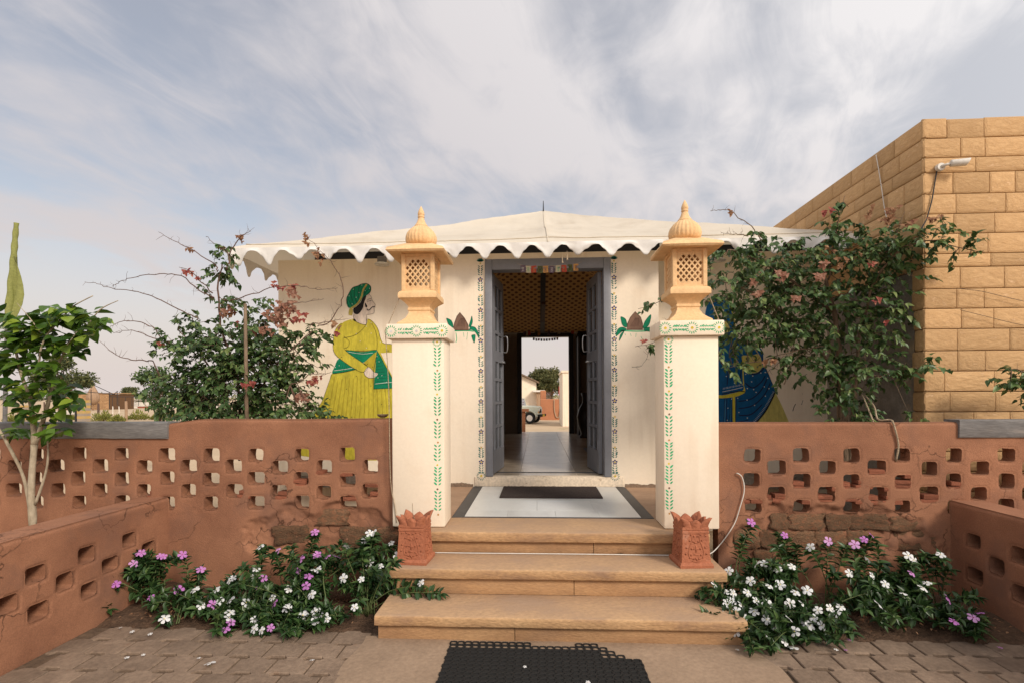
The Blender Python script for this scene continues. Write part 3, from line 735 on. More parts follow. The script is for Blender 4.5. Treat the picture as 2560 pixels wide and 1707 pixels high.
# ------------------------------------------------------------------ gate pillars
def leafmark(m, x, z, ang, ln, wd, y, mi):
    c, s = math.cos(ang), math.sin(ang)
    pts = [(0, 0), (.3, .45), (.7, .4), (1, 0), (.7, -.4), (.3, -.45)]
    m.add([(x + (a * ln) * c - (b * wd) * s, y, z + (a * ln) * s + (b * wd) * c) for a, b in pts], [(0, 1, 2, 3, 4, 5)], mi)
def dot(m, x, z, r, y, mi, n=8): m.add([(x + r * math.cos(2 * math.pi * k / n), y, z + r * math.sin(2 * math.pi * k / n)) for k in range(n)], [tuple(range(n))], mi)
def vine_seg(m, x, za, zb, y, mi, wd=0.020, pitch=0.0125, horiz=False, amp=1.0):
    n = max(3, int(abs(zb - za) / pitch))
    for k in range(n):
        z = za + (zb - za) * (k + .5) / n
        for s in (-1, 1):
            if random.random() < 0.02: continue
            ln = wd * random.uniform(.75, 1.1); a = R(42 + random.uniform(-6, 6))
            if not horiz: leafmark(m, x + s * .005, z, a if s > 0 else math.pi - a, ln, ln * .42, y, mi)
            else:  # x runs along, z is height
                leafmark(m, z, x + s * .004, s * R(52 + random.uniform(-8, 8)), ln, ln * .36, y, mi)
def sunburst(m, x, z, r, y, mi, n=16):
    for k in range(n):
        a = 2 * math.pi * k / n; leafmark(m, x + r * .55 * math.cos(a), z + r * .55 * math.sin(a), a, r * .5, r * .16, y, mi)
PILMATS = [M['p_leaf'], M['p_dotyel'], M['p_orange'], M['p_white'], M['p_brown']]
for side in (-1, 1):
    cxp = 0.99 * side
    lab = 'cream square gate pillar with painted green vine, %s of the steps' % ('left' if side < 0 else 'right')
    t = thing('gate_pillar', lab, 'pillar', (cxp, 3.87, 0.48))
    m = MB(); m.bbox(cxp - .195, cxp + .195, 3.73, 4.005, 0.487, 1.868, 0.010, 2)
    autosmooth(m.build('shaft', M['cream'], t))
    autosmooth(MB().bbox(cxp - .226, cxp + .226, 3.697, 4.038, 1.869, 1.976, 0.008, 2).build('cap', M['cream'], t))
    v = MB(); xv = cxp - side * 0.145 if side < 0 else cxp - 0.158
    yv = 3.7288; z = 1.845
    sunburst(v, xv, z, 0.035, yv, 0); dot(v, xv, z, .008, yv, 1); z -= 0.045
    k = 0
    while z > 0.60:
        ln = random.uniform(.125, .155)
        vine_seg(v, xv, z - ln, z, yv, 0, 0.031, .0215); z -= ln + .018
        dot(v, xv + random.uniform(-.003, .003), z, .0075, yv, (2, 1, 4)[k % 3]); z -= .02; k += 1
    v.build('painted_vine', PILMATS, t, fixn=False)
    v = MB(); yv = 3.6958; zc_ = 1.922
    for x in (-0.188, 0.0, 0.188):
        sunburst(v, cxp + x, zc_, 0.044, yv, 0, 15); dot(v, cxp + x, zc_, .010, yv, 1 if x * side < 0 or side > 0 else 3)
    for xa, xb in ((-0.143, -0.045), (0.045, 0.143)): vine_seg(v, zc_, cxp + xa, cxp + xb, yv, 0, 0.026, .012, horiz=True)
    v.build('painted_border', PILMATS, t, fixn=False)

# ------------------------------------------------------------------ stone lanterns on the pillars
def diamond_sdf(X, Z):
    out = np.full(np.shape(X), 9.0); p = 0.0400; rows = 8
    for r in range(rows):
        n = (5 if r % 2 else 4)
        if r == rows - 1: n = 3
        for k in range(n):
            cx_ = (k - (n - 1) / 2) * p; cz_ = -0.084 + r * 0.0242
            out = np.minimum(out, (np.abs(X - cx_) + np.abs(Z - cz_) * 0.9) / 1.4 - 0.0098)
    return out
ln = thing('stone_lantern', 'carved yellow stone lantern with onion dome on the left gate pillar', 'lantern', (-0.99, 3.867, 1.976))
LX, LY = -0.99, 3.867
autosmooth(MB().lathe([(0.150, 0.002), (0.150, 0.012), (0.125, 0.030), (0.098, 0.055), (0.080, 0.090), (0.080, 0.106), (0.086, 0.112), (0.086, 0.126), (0.080, 0.132), (0.088, 0.150), (0.108, 0.170), (0.132, 0.188), (0.144, 0.196), (0.144, 0.226), (0.138, 0.240), (0.120, 0.252)], (LX, LY, 1.976), 4, square=True).build('pedestal', M['lantern'], ln), 30)
jali = plate('lattice', -0.098, 0.098, -0.125, 0.125, 0.0028, diamond_sdf, 0.014, M['lantern'], None, lip=0.0025, lipw=0.003)
for k in range(4):
    a = k * math.pi / 2
    o = obj('lattice_panel', jali, ln, (LX + math.sin(a) * .110, LY - math.cos(a) * .110, 2.36), (0, 0, a))
fr = MB()
for sx in (-1, 1):
    for sy in (-1, 1): fr.bbox(LX + sx * .108 - .0155, LX + sx * .108 + .0155, LY + sy * .108 - .0155, LY + sy * .108 + .0155, 2.226, 2.502, .004, 1)
for z0, z1 in ((2.2275, 2.240), (2.480, 2.5012)):
    fr.box(LX - .0922, LX + .0922, LY - .119, LY - .095, z0, z1); fr.box(LX - .0922, LX + .0922, LY + .095, LY + .119, z0, z1)
    fr.box(LX - .119, LX - .095, LY - .0922, LY + .0922, z0, z1); fr.box(LX + .095, LX + .119, LY - .0922, LY + .0922, z0, z1)
fr.build('frame', M['lantern'], ln)
e = MB(); n_ = 8
ring = lambda r, z: [(LX + x * r, LY + y * r, z) for x, y in ((-1, -1), (-.5, -1), (0, -1), (.5, -1), (1, -1), (1, -.5), (1, 0), (1, .5), (1, 1), (.5, 1), (0, 1), (-.5, 1), (-1, 1), (-1, .5), (-1, 0), (-1, -.5))]
rings = [ring(.118, 2.503), ring(.205, 2.496), ring(.213, 2.508), ring(.205, 2.528), ring(.10, 2.582), ring(.05, 2.588)]
vs = [p for r in rings for p in r]
vs = [(x + random.uniform(-.003, .003), y + random.uniform(-.003, .003), z + random.uniform(-.002, .002)) for x, y, z in vs]
fs = [(i * 16 + k, i * 16 + (k + 1) % 16, (i + 1) * 16 + (k + 1) % 16, (i + 1) * 16 + k) for i in range(5) for k in range(16)] + [tuple(range(80, 96)), tuple(range(16))[::-1]]
autosmooth(e.add(vs, fs).build('eave', M['lantern'], ln), 45)
dome = MB().lathe([(0.085, 2.583), (0.100, 2.592), (0.114, 2.608), (0.1195, 2.632), (0.117, 2.656), (0.107, 2.682), (0.090, 2.704), (0.070, 2.722), (0.054, 2.734)], (LX, LY, 0), 96, flute=24, famp=0.055).build('dome', M['lantern'], ln, smooth=True)
MB().lathe([(0.058, 2.730), (0.050, 2.742), (0.038, 2.758), (0.030, 2.775), (0.024, 2.795), (0.022, 2.803), (0.026, 2.806), (0.026, 2.814), (0.021, 2.818), (0.025, 2.824), (0.026, 2.834), (0.021, 2.853), (0.012, 2.872), (0.002, 2.892)], (LX, LY, 0), 20).build('finial', M['lantern'], dome, smooth=True)
l2 = copy_tree(ln, (0.99, 3.867, 1.976)); l2['label'] = 'carved yellow stone lantern with onion dome on the right gate pillar'

# ------------------------------------------------------------------ reception building
BX, YBACK, ZF = 3.10, 11.60, 0.593
rb = thing('reception_building', 'low cream reception building with white tent roof and open blue-grey door', 'building', (0, 8.5, 0))
BAYX0, BAYX1 = -1.17, 1.16
DX, DZ0, DZ1 = 0.665, ZF, 2.895     # half width of the door opening, sill, head
# front bay with the doorway
bay = MB()
bay.box(BAYX0, -DX, YBAY, YW + .02, 0.30, 2.955).box(DX, BAYX1, YBAY, YW + .02, 0.30, 2.955).box(-DX, DX, YBAY, YW + .02, DZ1, 2.955)
autosmooth(bay.build('front_wall', M['cream'], rb))
autosmooth(MB().bbox(-DX - .12, DX + .12, YBAY - .012, YW, 0.487, ZF - .002, .006, 2).build('threshold', M['threshold'], rb))
# wings, sides, back (butted end to end)
MB().box(-BX, BAYX0 - .001, YW, YW + .22, -.1, 3.02).build('wing_wall', M['cream'], rb)
MB().box(BAYX1 + .001, BX, YW, YW + .22, -.1, 3.02).build('wing_wall', M['cream'], rb)
MB().box(-BX, -BX + .22, YW + .221, YBACK, -.1, 2.90).build('side_wall', M['cream'], rb)
MB().box(BX - .22, BX, YW + .221, YBACK, -.1, 2.90).build('side_wall', M['cream'], rb)
# flaked skirting at the foot of the bay
for (x0, x1, s) in ((-1.12, -0.80, 3), (0.80, 1.13, 7)):
    xs = np.linspace(x0, x1, 26); m = MB(); V = []
    for x in xs: V.append((x, YBAY - .003, 0.484)); V.append((x, YBAY - .003, 0.500 + max(0.0, 0.055 * float(fbm(x * 14, 0, s)) + 0.016)))
    m.add(V, [(2 * i, 2 * i + 2, 2 * i + 3, 2 * i + 1) for i in range(25)]); m.build('flaked_patch', M['peeled'], rb, fixn=False)
# back wall with its doorway
FX0, FX1, FZ1 = at(1304, 900, YBACK).x, at(1422, 900, YBACK).x, at(1363, 843, YBACK).z
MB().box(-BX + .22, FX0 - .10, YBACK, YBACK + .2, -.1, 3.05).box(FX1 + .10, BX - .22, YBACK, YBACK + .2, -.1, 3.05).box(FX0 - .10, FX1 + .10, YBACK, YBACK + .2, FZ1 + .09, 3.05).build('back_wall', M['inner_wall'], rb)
MB().box(FX0 - .0995, FX0, YBACK - .05, YBACK + .12, ZF, FZ1).box(FX1, FX1 + .0995, YBACK - .05, YBACK + .12, ZF, FZ1).box(FX0 - .0995, FX1 + .0995, YBACK - .05, YBACK + .12, FZ1 + .001, FZ1 + .089).build('back_door_frame', M['dark_wood'], rb)
MB().box(FX0 - .62, FX0 - .57, YBACK - 0.62, YBACK - .06, ZF + .01, FZ1 - .05).build('back_door_leaf', M['dark_wood'], rb)
MB().box(FX1 + .16, FX1 + .21, YBACK - 0.62, YBACK - .06, ZF + .01, FZ1 - .05).build('back_door_leaf', M['dark_wood'], rb)
# inner floor of polished slabs
fl = MB().box(-BX + .222, BX - .222, YW - .30, YBACK + .45, 0.46, ZF - .006).build('inner_floor', M['mortar'], rb)
M['polished'] = mat('polished_marble', (0.58, 0.48, 0.365), (0.40, 0.325, 0.245), 2.6, 0.22, 0.10, 9, rnd=0.08, fine=0.12, spec=0.6)
for i in range(-2, 3):
    for j in range(7):
        x0, y0 = i * 0.62 - .31, YW - .28 + j * 0.95
        MB().bbox(x0 + .0015, x0 + .6185, y0 + .0015, y0 + .9485, ZF - .03, ZF, .0012, 1).build('floor_tile', M['polished'], fl)
MB().box(-.66, .66, YW - .10, YW - .05, ZF + .0006, ZF + .003).build('inlay_strip', M['slate'], fl)
MB().box(.62, .70, YW + .55, YW + 2.6, ZF + .0006, ZF + .003).build('inlay_strip', M['slate'], fl)
# door frame
df = MB(); fw = .078
df.bbox(-DX + .002, -DX + fw, YBAY - .022, YBAY + .13, ZF, DZ1 - .004, .006, 2).bbox(DX - fw, DX - .002, YBAY - .022, YBAY + .13, ZF, DZ1 - .004, .006, 2)
df.bbox(-DX + fw + .001, DX - fw - .001, YBAY - .021, YBAY + .13, DZ1 - .118, DZ1 - .004, .006, 2)
dfo = df.build('door_frame', M['bluegrey'], rb); autosmooth(dfo)
# two glazed door leaves standing open inwards
m_, nt_, p_, o_ = new_mat('door_glass'); p_.inputs['Base Color'].default_value = (0.10, 0.11, 0.12, 1); p_.inputs['Roughness'].default_value = 0.06
p_.inputs['Transmission Weight'].default_value = 0.35; p_.inputs['Specular IOR Level'].default_value = 0.6; M['glass'] = m_
LW, LH, LT = 0.56, 2.165, 0.042
for s in (-1, 1):
    m = MB(); c0, c1 = .075, .075
    m.box(0, .078, 0, LT, 0, LH).box(LW - .078, LW, 0, LT, 0, LH)
    rails = [0.0, .245]; zs_ = [0.245 + k * (LH - .245 - .10) / 7 for k in range(8)]
    m.box(.0781, LW - .0781, 0, LT, 0, .245)
    for k, z in enumerate(zs_[1:]):
        hh = .05 if k == 6 else (.06 if k == 3 else .016)
        m.box(.0781, LW - .0781, 0.002, LT - .002, z - hh if k != 6 else z, z + hh if k != 6 else LH)
    xm = LW / 2
    for k in range(7):
        a = zs_[k] + (0 if k == 0 else (.06 if k == 4 else .016)); b = zs_[k + 1] - (0 if k == 6 else (.06 if k == 3 else .016))
        m.box(xm - .014, xm + .014, .003, LT - .003, a + .0005, b - .0005)
    ang = R(83) if s < 0 else R(97)
    hx = -DX + fw + .004 if s < 0 else DX - fw - .004
    o = obj('door_leaf', m.mesh('door_leaf', M['bluegrey']), rb, (hx, YBAY + .125, ZF + .012), (0, 0, ang))
    if s > 0: pass
    for k in range(7):
        for q in (0, 1):
            a = zs_[k] + .017; b = zs_[k + 1] - .017
            x0, x1 = (.079, xm - .0145) if q == 0 else (xm + .0145, LW - .079)
            MB().box(x0, x1, .018, .024, a, b).build('pane', M['glass'], o)
    ys = -1 if s < 0 else 1
    yface = 0 if s < 0 else LT
    h = MB().tube(smooth_path([(LW - .03, yface, 1.36), (LW - .03, yface + ys * .05, 1.37), (LW - .03, yface + ys * .05, 1.53), (LW - .03, yface, 1.54)], 5), .007, 8).build('handle', M['steel'], o, smooth=True)
    MB().tube([(LW - .16, yface + ys * .016, 1.235), (LW - .005, yface + ys * .016, 1.235)], .009, 8).box(LW - .14, LW - .10, yface + ys * .02 - .02, yface + ys * .02 + .02, 1.225, 1.245).build('bolt', M['steel'], o)
    MB().box(0.0, .012, yface - .012 if s < 0 else yface, yface if s < 0 else yface + .012, .25, .36).build('hinge', M['bluegrey'], o)

# ---- tent roof
RX, RY0, RY1, APX = 3.36, 5.16, 12.15, (0.0, 8.60, 4.56)
ZE = 2.985
def roof_pt(sx, sy):
    """sx, sy in [-1, 1] over the square plan; height from the four sagging slopes"""
    x = RX * sx; y = (RY0 + RY1) / 2 + (RY1 - RY0) / 2 * sy
    r = max(abs(sx), abs(sy)); t = 1 - r
    prof = min(t / 0.045, 1) * 0.085 + (max(t - 0.045, 0) / 0.955) ** 1.0 * (APX[2] - ZE - .085)
    sag = 0.13 * math.sin(math.pi * min(max((t - 0.03) / .97, 0), 1)) ** 0.9
    ridge = 1 - abs(abs(sx) - abs(sy)) / max(r, 1e-3)      # 1 on the hips
    ctr = 0.0
    if sy < 0 and abs(sy) > abs(sx): ctr = (0.10 * math.exp(-abs(sx * RX) / 0.55) + .03 * math.exp(-(sx * RX / .08) ** 2)) * min(t * 4, 1) * (1 - t)
    wr = 0.06 * float(fbm(x * 1.3, y * 1.1, 3)) * min(t * 6, 1) + 0.016 * float(fbm(x * 7 * (1 + .6 * t), y * 1.5, 6)) * min(t * 8 + .3, 1) + 0.010 * float(fbm(x * 2, y * 9, 8))
    return (x, y, ZE + prof - sag * (1 - ridge ** 4 * .7) + ctr + wr)
def roof_slopes(ns=110, nt=60):
    m = MB(); ts = [0, .01, .025, .045, .065] + [.065 + .935 * (k / (nt - 4)) for k in range(1, nt - 3)]
    for q in range(4):
        vs = []
        for t in ts:
            for k in range(ns + 1):
                s = (-1 + 2 * k / ns) * (1 - t); r = -(1 - t)
                a, b = ((s, r), (-r, s), (-s, -r), (r, -s))[q]
                vs.append(roof_pt(a, b))
        m.add(vs, [(i * (ns + 1) + j, i * (ns + 1) + j + 1, (i + 1) * (ns + 1) + j + 1, (i + 1) * (ns + 1) + j) for i in range(len(ts) - 1) for j in range(ns)])
    return m
roof = roof_slopes().build('roof', M['canvas'], rb, smooth=True, fixn=False)
# sewn seam down the front crease
for sx_ in (0.0,):
    pts = [Vector(roof_pt(0.0, -(1 - t_))) + Vector((0, -.002, .004)) for t_ in [0, .02, .045, .07] + [.07 + .9 * k / 24 for k in range(1, 25)]]
    MB().tube(pts, .0065, 5).build('seam', M['canvas'], roof, smooth=True)
MB().tube([Vector(roof_pt(-.955 + 1.91 * k / 90, -.955)) + Vector((0, -.003, .005)) for k in range(91)], .006, 5).build('hem', M['canvas'], roof, smooth=True)
# printed lining under the canvas
m_, nt_, p_, o_ = new_mat('printed_lining'); N_, L_ = nt_.nodes, nt_.links
t_ = N_.new('ShaderNodeTexCoord'); mp_ = N_.new('ShaderNodeMapping'); L_.new(t_.outputs['Object'], mp_.inputs[0])
mp_.inputs['Rotation'].default_value = (0, 0, R(45)); mp_.inputs['Scale'].default_value = (9.5, 9.5, 0.0)
vo = N_.new('ShaderNodeTexVoronoi'); vo.inputs['Randomness'].default_value = 0; vo.inputs['Scale'].default_value = 1; L_.new(mp_.outputs[0], vo.inputs['Vector'])
mr_ = N_.new('ShaderNodeMapRange'); mr_.inputs[1].default_value = .26; mr_.inputs[2].default_value = .34; L_.new(vo.outputs['Distance'], mr_.inputs[0])
mx_ = N_.new('ShaderNodeMixRGB'); mx_.inputs[1].default_value = (.10, .042, .02, 1); mx_.inputs[2].default_value = (.40, .225, .085, 1)
L_.new(mr_.outputs[0], mx_.inputs[0]); L_.new(mx_.outputs[0], p_.inputs['Base Color']); p_.inputs['Roughness'].default_value = .9
M['lining'] = m_; add_translucent(m_, 0.35, (0.45, 0.25, 0.09)); L_.new(mx_.outputs[0], [n_ for n_ in N_ if n_.type == 'BSDF_TRANSLUCENT'][0].inputs[0])
li = MB(); vs = []; nn = 24
for i in range(nn + 1):
    for j in range(nn + 1):
        sx, sy = -1 + 2 * i / nn, -1 + 2 * j / nn; r = max(abs(sx), abs(sy)); t = 1 - r
        vs.append((2.86 * sx, 8.70 + 2.86 * sy, 2.86 + 1.25 * t - .06 * math.sin(math.pi * t)))
li.add(vs, [(i * (nn + 1) + j, (i + 1) * (nn + 1) + j, (i + 1) * (nn + 1) + j + 1, i * (nn + 1) + j + 1) for i in range(nn) for j in range(nn)])
li.build('lining', M['lining'], rb, fixn=False)
MB().box(-.035, .035, 8.9, 11.5, 3.02, 3.06).build('lining_seam', M['p_brown2'], rb)
MB().add([(-.05, 8.6, 4.0), (.05, 8.6, 4.0), (.05, 11.5, 2.83), (-.05, 11.5, 2.83), (-.05, 8.6, 4.03), (.05, 8.6, 4.03), (.05, 11.5, 2.86), (-.05, 11.5, 2.86)], [(0, 1, 2, 3), (7, 6, 5, 4), (0, 4, 5, 1), (2, 6, 7, 3), (1, 5, 6, 2), (3, 7, 4, 0)]).build('ridge_batten', M['dark_wood'], rb)
MB().tube([(0, 8.6, 4.50), (0.0, 8.6, 4.70)], [.012, .005], 6).build('roof_spike', M['blackcable'], rb)
# dark fascia on the wall heads
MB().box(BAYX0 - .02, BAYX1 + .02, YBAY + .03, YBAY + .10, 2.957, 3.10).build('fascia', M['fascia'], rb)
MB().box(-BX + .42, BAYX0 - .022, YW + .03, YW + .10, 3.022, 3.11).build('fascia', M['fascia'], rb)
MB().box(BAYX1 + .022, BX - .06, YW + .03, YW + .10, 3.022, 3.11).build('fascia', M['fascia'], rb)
# scalloped valances
def valance(p0, p1, n, nrm, seed, droop=1.0):
    p0, p1, nrm = Vector(p0), Vector(p1), Vector(nrm); m = MB(); L = (p1 - p0).length; V = []
    per, q = 22, 6; steps = n * per
    rs = random.Random(seed); hs = [rs.uniform(.72, 1.22) for _ in range(n + 1)]; of = [rs.uniform(-.07, .07) for _ in range(n + 1)]
    for i in range(steps + 1):
        k = min(i // per, n - 1); s = (i / per - k) - 0.5; s += of[k] * (1 - abs(2 * s))
        d = .040 + .122 * hs[k] * droop * math.exp(-(abs(s) / .185) ** 2.8) + .034 * math.exp(-((abs(s) - .27) / .09) ** 2)
        base = p0.lerp(p1, i / steps)
        for j in range(q + 1):
            t = j / q
            wv = .016 * math.sin(i / steps * n * 2 * math.pi + seed + of[k] * 9) * t + .06 * float(fbm(i / per * 2.3, t * 2, seed)) * t + .02 * float(fbm(i / per * 6, t, seed + 2)) * t
            V.append(base + nrm * (wv + .012 * t) + Vector((0, 0, .008 - d * t)))
    W = q + 1; nv = len(V)
    back = [v - nrm * .005 for v in V]
    F = [(i * W + j, (i + 1) * W + j, (i + 1) * W + j + 1, i * W + j + 1) for i in range(steps) for j in range(q)]
    B = [tuple(x + nv for x in f[::-1]) for f in F]
    E = [(i * W + q, (i + 1) * W + q, (i + 1) * W + q + nv, i * W + q + nv) for i in range(steps)]
    return m.add(V + back, F + B + E)
zv = ZE - .004
val = [((-RX, RY0, zv), (RX, RY0, zv), 21, (0, -1, 0), 2), ((-RX, RY1, zv), (-RX, RY0 + .01, zv), 21, (-1, 0, 0), 5), ((RX, RY0 + .01, zv), (RX, RY1, zv), 21, (1, 0, 0), 8), ((RX, RY1, zv), (-RX, RY1, zv), 21, (0, 1, 0), 11)]
for v_ in val: valance(*v_).build('valance', M['valance'], rb, smooth=True)

# ---- paintings on the walls: thin layers of paint a fraction of a millimetre proud
def paint(conv, Y):
    class P: pass
    P = type('P', (), {})()
    P.m = MB()
    def poly(pts, mi, layer=1, sm=True):
        q = [Vector((p[0], p[1], 0)) for p in pts]
        if sm: q = smooth_loop(q, 3)
        w = []
        for p in q:
            a = at(*conv(p.x, p.y), Y=Y); w.append(Vector((a.x, a.z, 0)))
        tr = geometry.tessellate_polygon([w]); yy = Y - .0006 - layer * .0006
        P.m.add([(p.x, yy, p.y) for p in w], tr, mi)
    def stroke(pts, wd, mi, layer=3, sm=True):
        q = [at(*conv(*p), Y=Y) for p in pts]
        if sm and len(q) > 2: q = smooth_path(q, 5)
        yy = Y - .0006 - layer * .0006; n = len(q); V = []
        for i, p in enumerate(q):
            d = q[min(i + 1, n - 1)] - q[max(i - 1, 0)]; d.y = 0; d.normalize() if d.length else None
            nn_ = Vector((-d.z, 0, d.x)); w = wd * (0.55 if i in (0, n - 1) else 1.0) / 2
            V += [(p.x + nn_.x * w, yy, p.z + nn_.z * w), (p.x - nn_.x * w, yy, p.z - nn_.z * w)]
        P.m.add(V, [(2 * i, 2 * i + 1, 2 * i + 3, 2 * i + 2) for i in range(n - 1)], mi)
    def spot(u, v, r, mi, layer=4):
        a = at(*conv(u, v), Y=Y); dot(P.m, a.x, a.z, r, Y - .0006 - layer * .0006, mi)
    P.poly, P.stroke, P.spot = poly, stroke, spot
    return P
MURM = [M['p_yellow'], M['p_yellow2'], M['p_green'], M['p_dkgreen'], M['p_black'], M['p_skin'], M['p_gold'], M['p_white'], M['p_blue'], M['p_dkblue'], M['p_ltblue'], M['p_pale']]
YEL, YL2, GRN, DGR, BLK, SKN, GLD, WHT, BLU, DBL, LBL, PAL = range(12)
p = paint(lambda u, v: (780 + u / 4.2375, 690 + v / 4.2375), YW)
p.poly([(60, 1400), (110, 1320), (150, 1210), (185, 1110), (215, 1025), (340, 990), (470, 960), (600, 900), (700, 790), (770, 900), (850, 1060), (930, 1240), (990, 1420), (1010, 1900), (-110, 1900), (0, 1530)], YEL, 1)
p.poly([(300, 520), (440, 455), (480, 492), (575, 515), (592, 455), (640, 480), (700, 560), (745, 700), (830, 720), (960, 745), (960, 815), (830, 808), (760, 812), (700, 812), (690, 790), (520, 800), (350, 790), (320, 700)], YEL, 2)
p.poly([(440, 470), (445, 400), (560, 330), (580, 408), (578, 515), (520, 506), (480, 490)], SKN, 2)
p.poly([(560, 205), (605, 195), (628, 220), (640, 262), (672, 308), (664, 326), (660, 345), (663, 380), (645, 402), (580, 410), (500, 400), (520, 290)], SKN, 3)
p.poly([(575, 205), (545, 222), (515, 282), (470, 326), (438, 350), (446, 396), (490, 406), (536, 350), (548, 300), (562, 262), (570, 240)], BLK, 4)
p.poly([(562, 285), (586, 318), (582, 334), (566, 330)], BLK, 4)
p.poly([(370, 300), (370, 240), (392, 190), (432, 128), (492, 106), (522, 90), (580, 84), (620, 112), (622, 160), (598, 192), (546, 222), (502, 292), (430, 336), (388, 338)], GRN, 5)
for a, b, c in (((388, 335), (378, 280), (372, 250)), ((430, 330), (392, 262), (380, 215)), ((455, 318), (420, 230), (412, 160)), ((480, 300), (450, 210), (452, 122)), ((505, 270), (490, 190), (505, 105)), ((560, 205), (580, 160), (618, 140)), ((548, 216), (570, 130), (590, 95))):
    p.stroke([a, b, c], .006, DGR, 6)
p.stroke([(370, 300), (370, 240), (392, 190), (432, 128), (492, 106), (522, 90), (580, 84), (620, 112), (622, 160), (598, 192), (546, 222)], .007, DGR, 7)
p.stroke([(585, 88), (545, 150), (525, 225), (480, 300), (410, 348)], .020, GLD, 7)
p.poly([(400, 345), (432, 350), (430, 412), (408, 418), (388, 408)], GLD, 6)
p.poly([(325, 505), (268, 540), (235, 620), (225, 760), (252, 832), (320, 890), (440, 972), (540, 1016), (592, 960), (520, 905), (420, 838), (350, 782), (332, 700)], YEL, 5)
p.poly([(355, 787), (530, 802), (692, 784), (610, 860), (540, 915), (470, 880)], GRN, 4)
p.poly([(288, 872), (380, 935), (470, 980), (350, 1012), (220, 1030), (240, 960)], GRN, 4)
p.poly([(690, 788), (735, 860), (790, 970), (850, 1080), (885, 1180), (800, 1188), (655, 1192), (662, 1080), (674, 960), (680, 850)], GRN, 4, sm=False)
p.poly([(672, 806), (655, 1012), (620, 980), (540, 925)], YL2, 5, sm=False)
for k in range(9):
    t = k / 8; p.stroke([(378 + 30 * k, 800), (395 + 24 * k, 828 + (k % 2) * 10)], .004, DGR, 5, False); p.stroke([(275 + 20 * k, 890 + 9 * k), (240 + 24 * k, 1005 - 2 * k)], .004, DGR, 5, False)
for k in range(10): p.stroke([(672 + 2 * k, 870 + 30 * k), (715 + 13 * k, 845 + 33 * k)], .006, DGR, 5, False)
for k in range(13): p.stroke([(650 + 17 * k, 1192), (646 + 17 * k, 1228)], .0022, BLK, 4, False)
p.stroke([(668, 1140), (770, 1128), (862, 1120)], .005, WHT, 6); p.stroke([(690, 800), (655, 1000), (655, 1192), (885, 1182), (850, 1080), (690, 788)], .006, DGR, 7, False)
p.stroke([(220, 1030), (350, 1012), (475, 982)], .007, DGR, 7); p.stroke([(232, 1000), (350, 985), (440, 968)], .005, WHT, 6); p.stroke([(375, 800), (530, 822), (650, 812)], .004, WHT, 6)
p.poly([(552, 1012), (592, 962), (632, 985), (655, 1012), (696, 1026), (690, 1050), (655, 1074), (604, 1076), (562, 1046)], SKN, 6)
for s_ in ([(640, 1030), (690, 1036)], [(640, 1052), (682, 1056)], [(552, 1012), (592, 962), (632, 985), (655, 1012), (696, 1026)], [(552, 1012), (562, 1046), (604, 1076), (655, 1074)]): p.stroke(s_, .0028, BLK, 8)
for s_, w in (([(585, 350), (592, 364), (612, 360), (640, 332), (670, 330)], .010), ([(588, 276), (608, 266), (634, 262)], .003), ([(586, 262), (610, 244), (632, 242)], .004), ([(606, 196), (628, 222), (640, 262), (672, 308), (660, 326), (660, 345), (662, 382), (645, 402), (582, 410)], .0028),
              ([(445, 396), (446, 448), (480, 490), (575, 514), (580, 410)], .003), ([(580, 455), (572, 520), (500, 600), (420, 640), (335, 655)], .004), ([(590, 455), (640, 480), (700, 560), (745, 700), (830, 720), (900, 735)], .003), ([(635, 500), (680, 600), (692, 700), (690, 780)], .003),
              ([(325, 505), (268, 540), (235, 620), (225, 760), (252, 832), (320, 890), (440, 972), (540, 1016), (592, 960), (520, 905), (420, 838), (350, 782)], .0032), ([(332, 660), (332, 765)], .003), ([(340, 640), (395, 690), (385, 745), (335, 768)], .003), ([(215, 1030), (185, 1110), (150, 1210), (110, 1320), (60, 1400), (0, 1530)], .003), ([(350, 782), (520, 792), (690, 780)], .004)):
    p.stroke(s_, w, BLK, 8)
p.spot(622, 267, .004, BLK, 9)
for k in range(17): p.stroke([(240 + 40 * k, 1060 + (k % 3) * 12), (200 + 45 * k, 1300), (150 + 50 * k, 1560)], .012, YL2, 2)
for u, v in ((425, 470), (577, 536), (628, 498), (470, 612), (628, 608), (512, 690), (578, 760), (725, 702), (612, 135), (440, 145), (395, 215), (470, 230), (428, 300), (500, 180), (530, 100), (565, 160), (290, 945), (250, 965), (690, 850), (712, 905), (742, 1050), (700, 1075), (790, 1120)): p.spot(u, v, .0045, WHT, 9)
for u, v in ((316, 856), (446, 870), (590, 932), (472, 1056), (366, 1194), (190, 1302), (530, 1294), (740, 1355), (424, 1490), (626, 1160), (808, 790), (645, 960)): p.spot(u, v, .005, BLK, 9)
p.m.build('mural', MURM, rb, fixn=False)['label'] = 'painted man in yellow robe and green turban'
p = paint(lambda u, v: (1780 + u / 6.533, 840 + v / 6.533), YW)
p.poly([(-200, -60), (150, -40), (420, 40), (800, 200), (842, 420), (930, 640), (1030, 890), (965, 1050), (850, 1250), (640, 1500), (400, 1800), (-300, 1800), (-300, 400)], BLU, 1)
p.poly([(1030, 905), (1150, 1150), (1265, 1420), (1420, 1800), (360, 1800), (640, 1500), (850, 1250), (965, 1050)], PAL, 1, sm=False)
p.poly([(480, 330), (555, 530), (600, 580), (690, 602), (780, 560), (818, 470), (770, 300), (620, 315)], PAL, 2)
p.poly([(-120, 940), (160, 960), (300, 935), (430, 905), (515, 870), (510, 780), (545, 900), (480, 950), (380, 985), (160, 1010), (-120, 1000)], YEL, 3)
p.poly([(335, 985), (378, 985), (376, 1800), (335, 1800)], YEL, 3, sm=False)
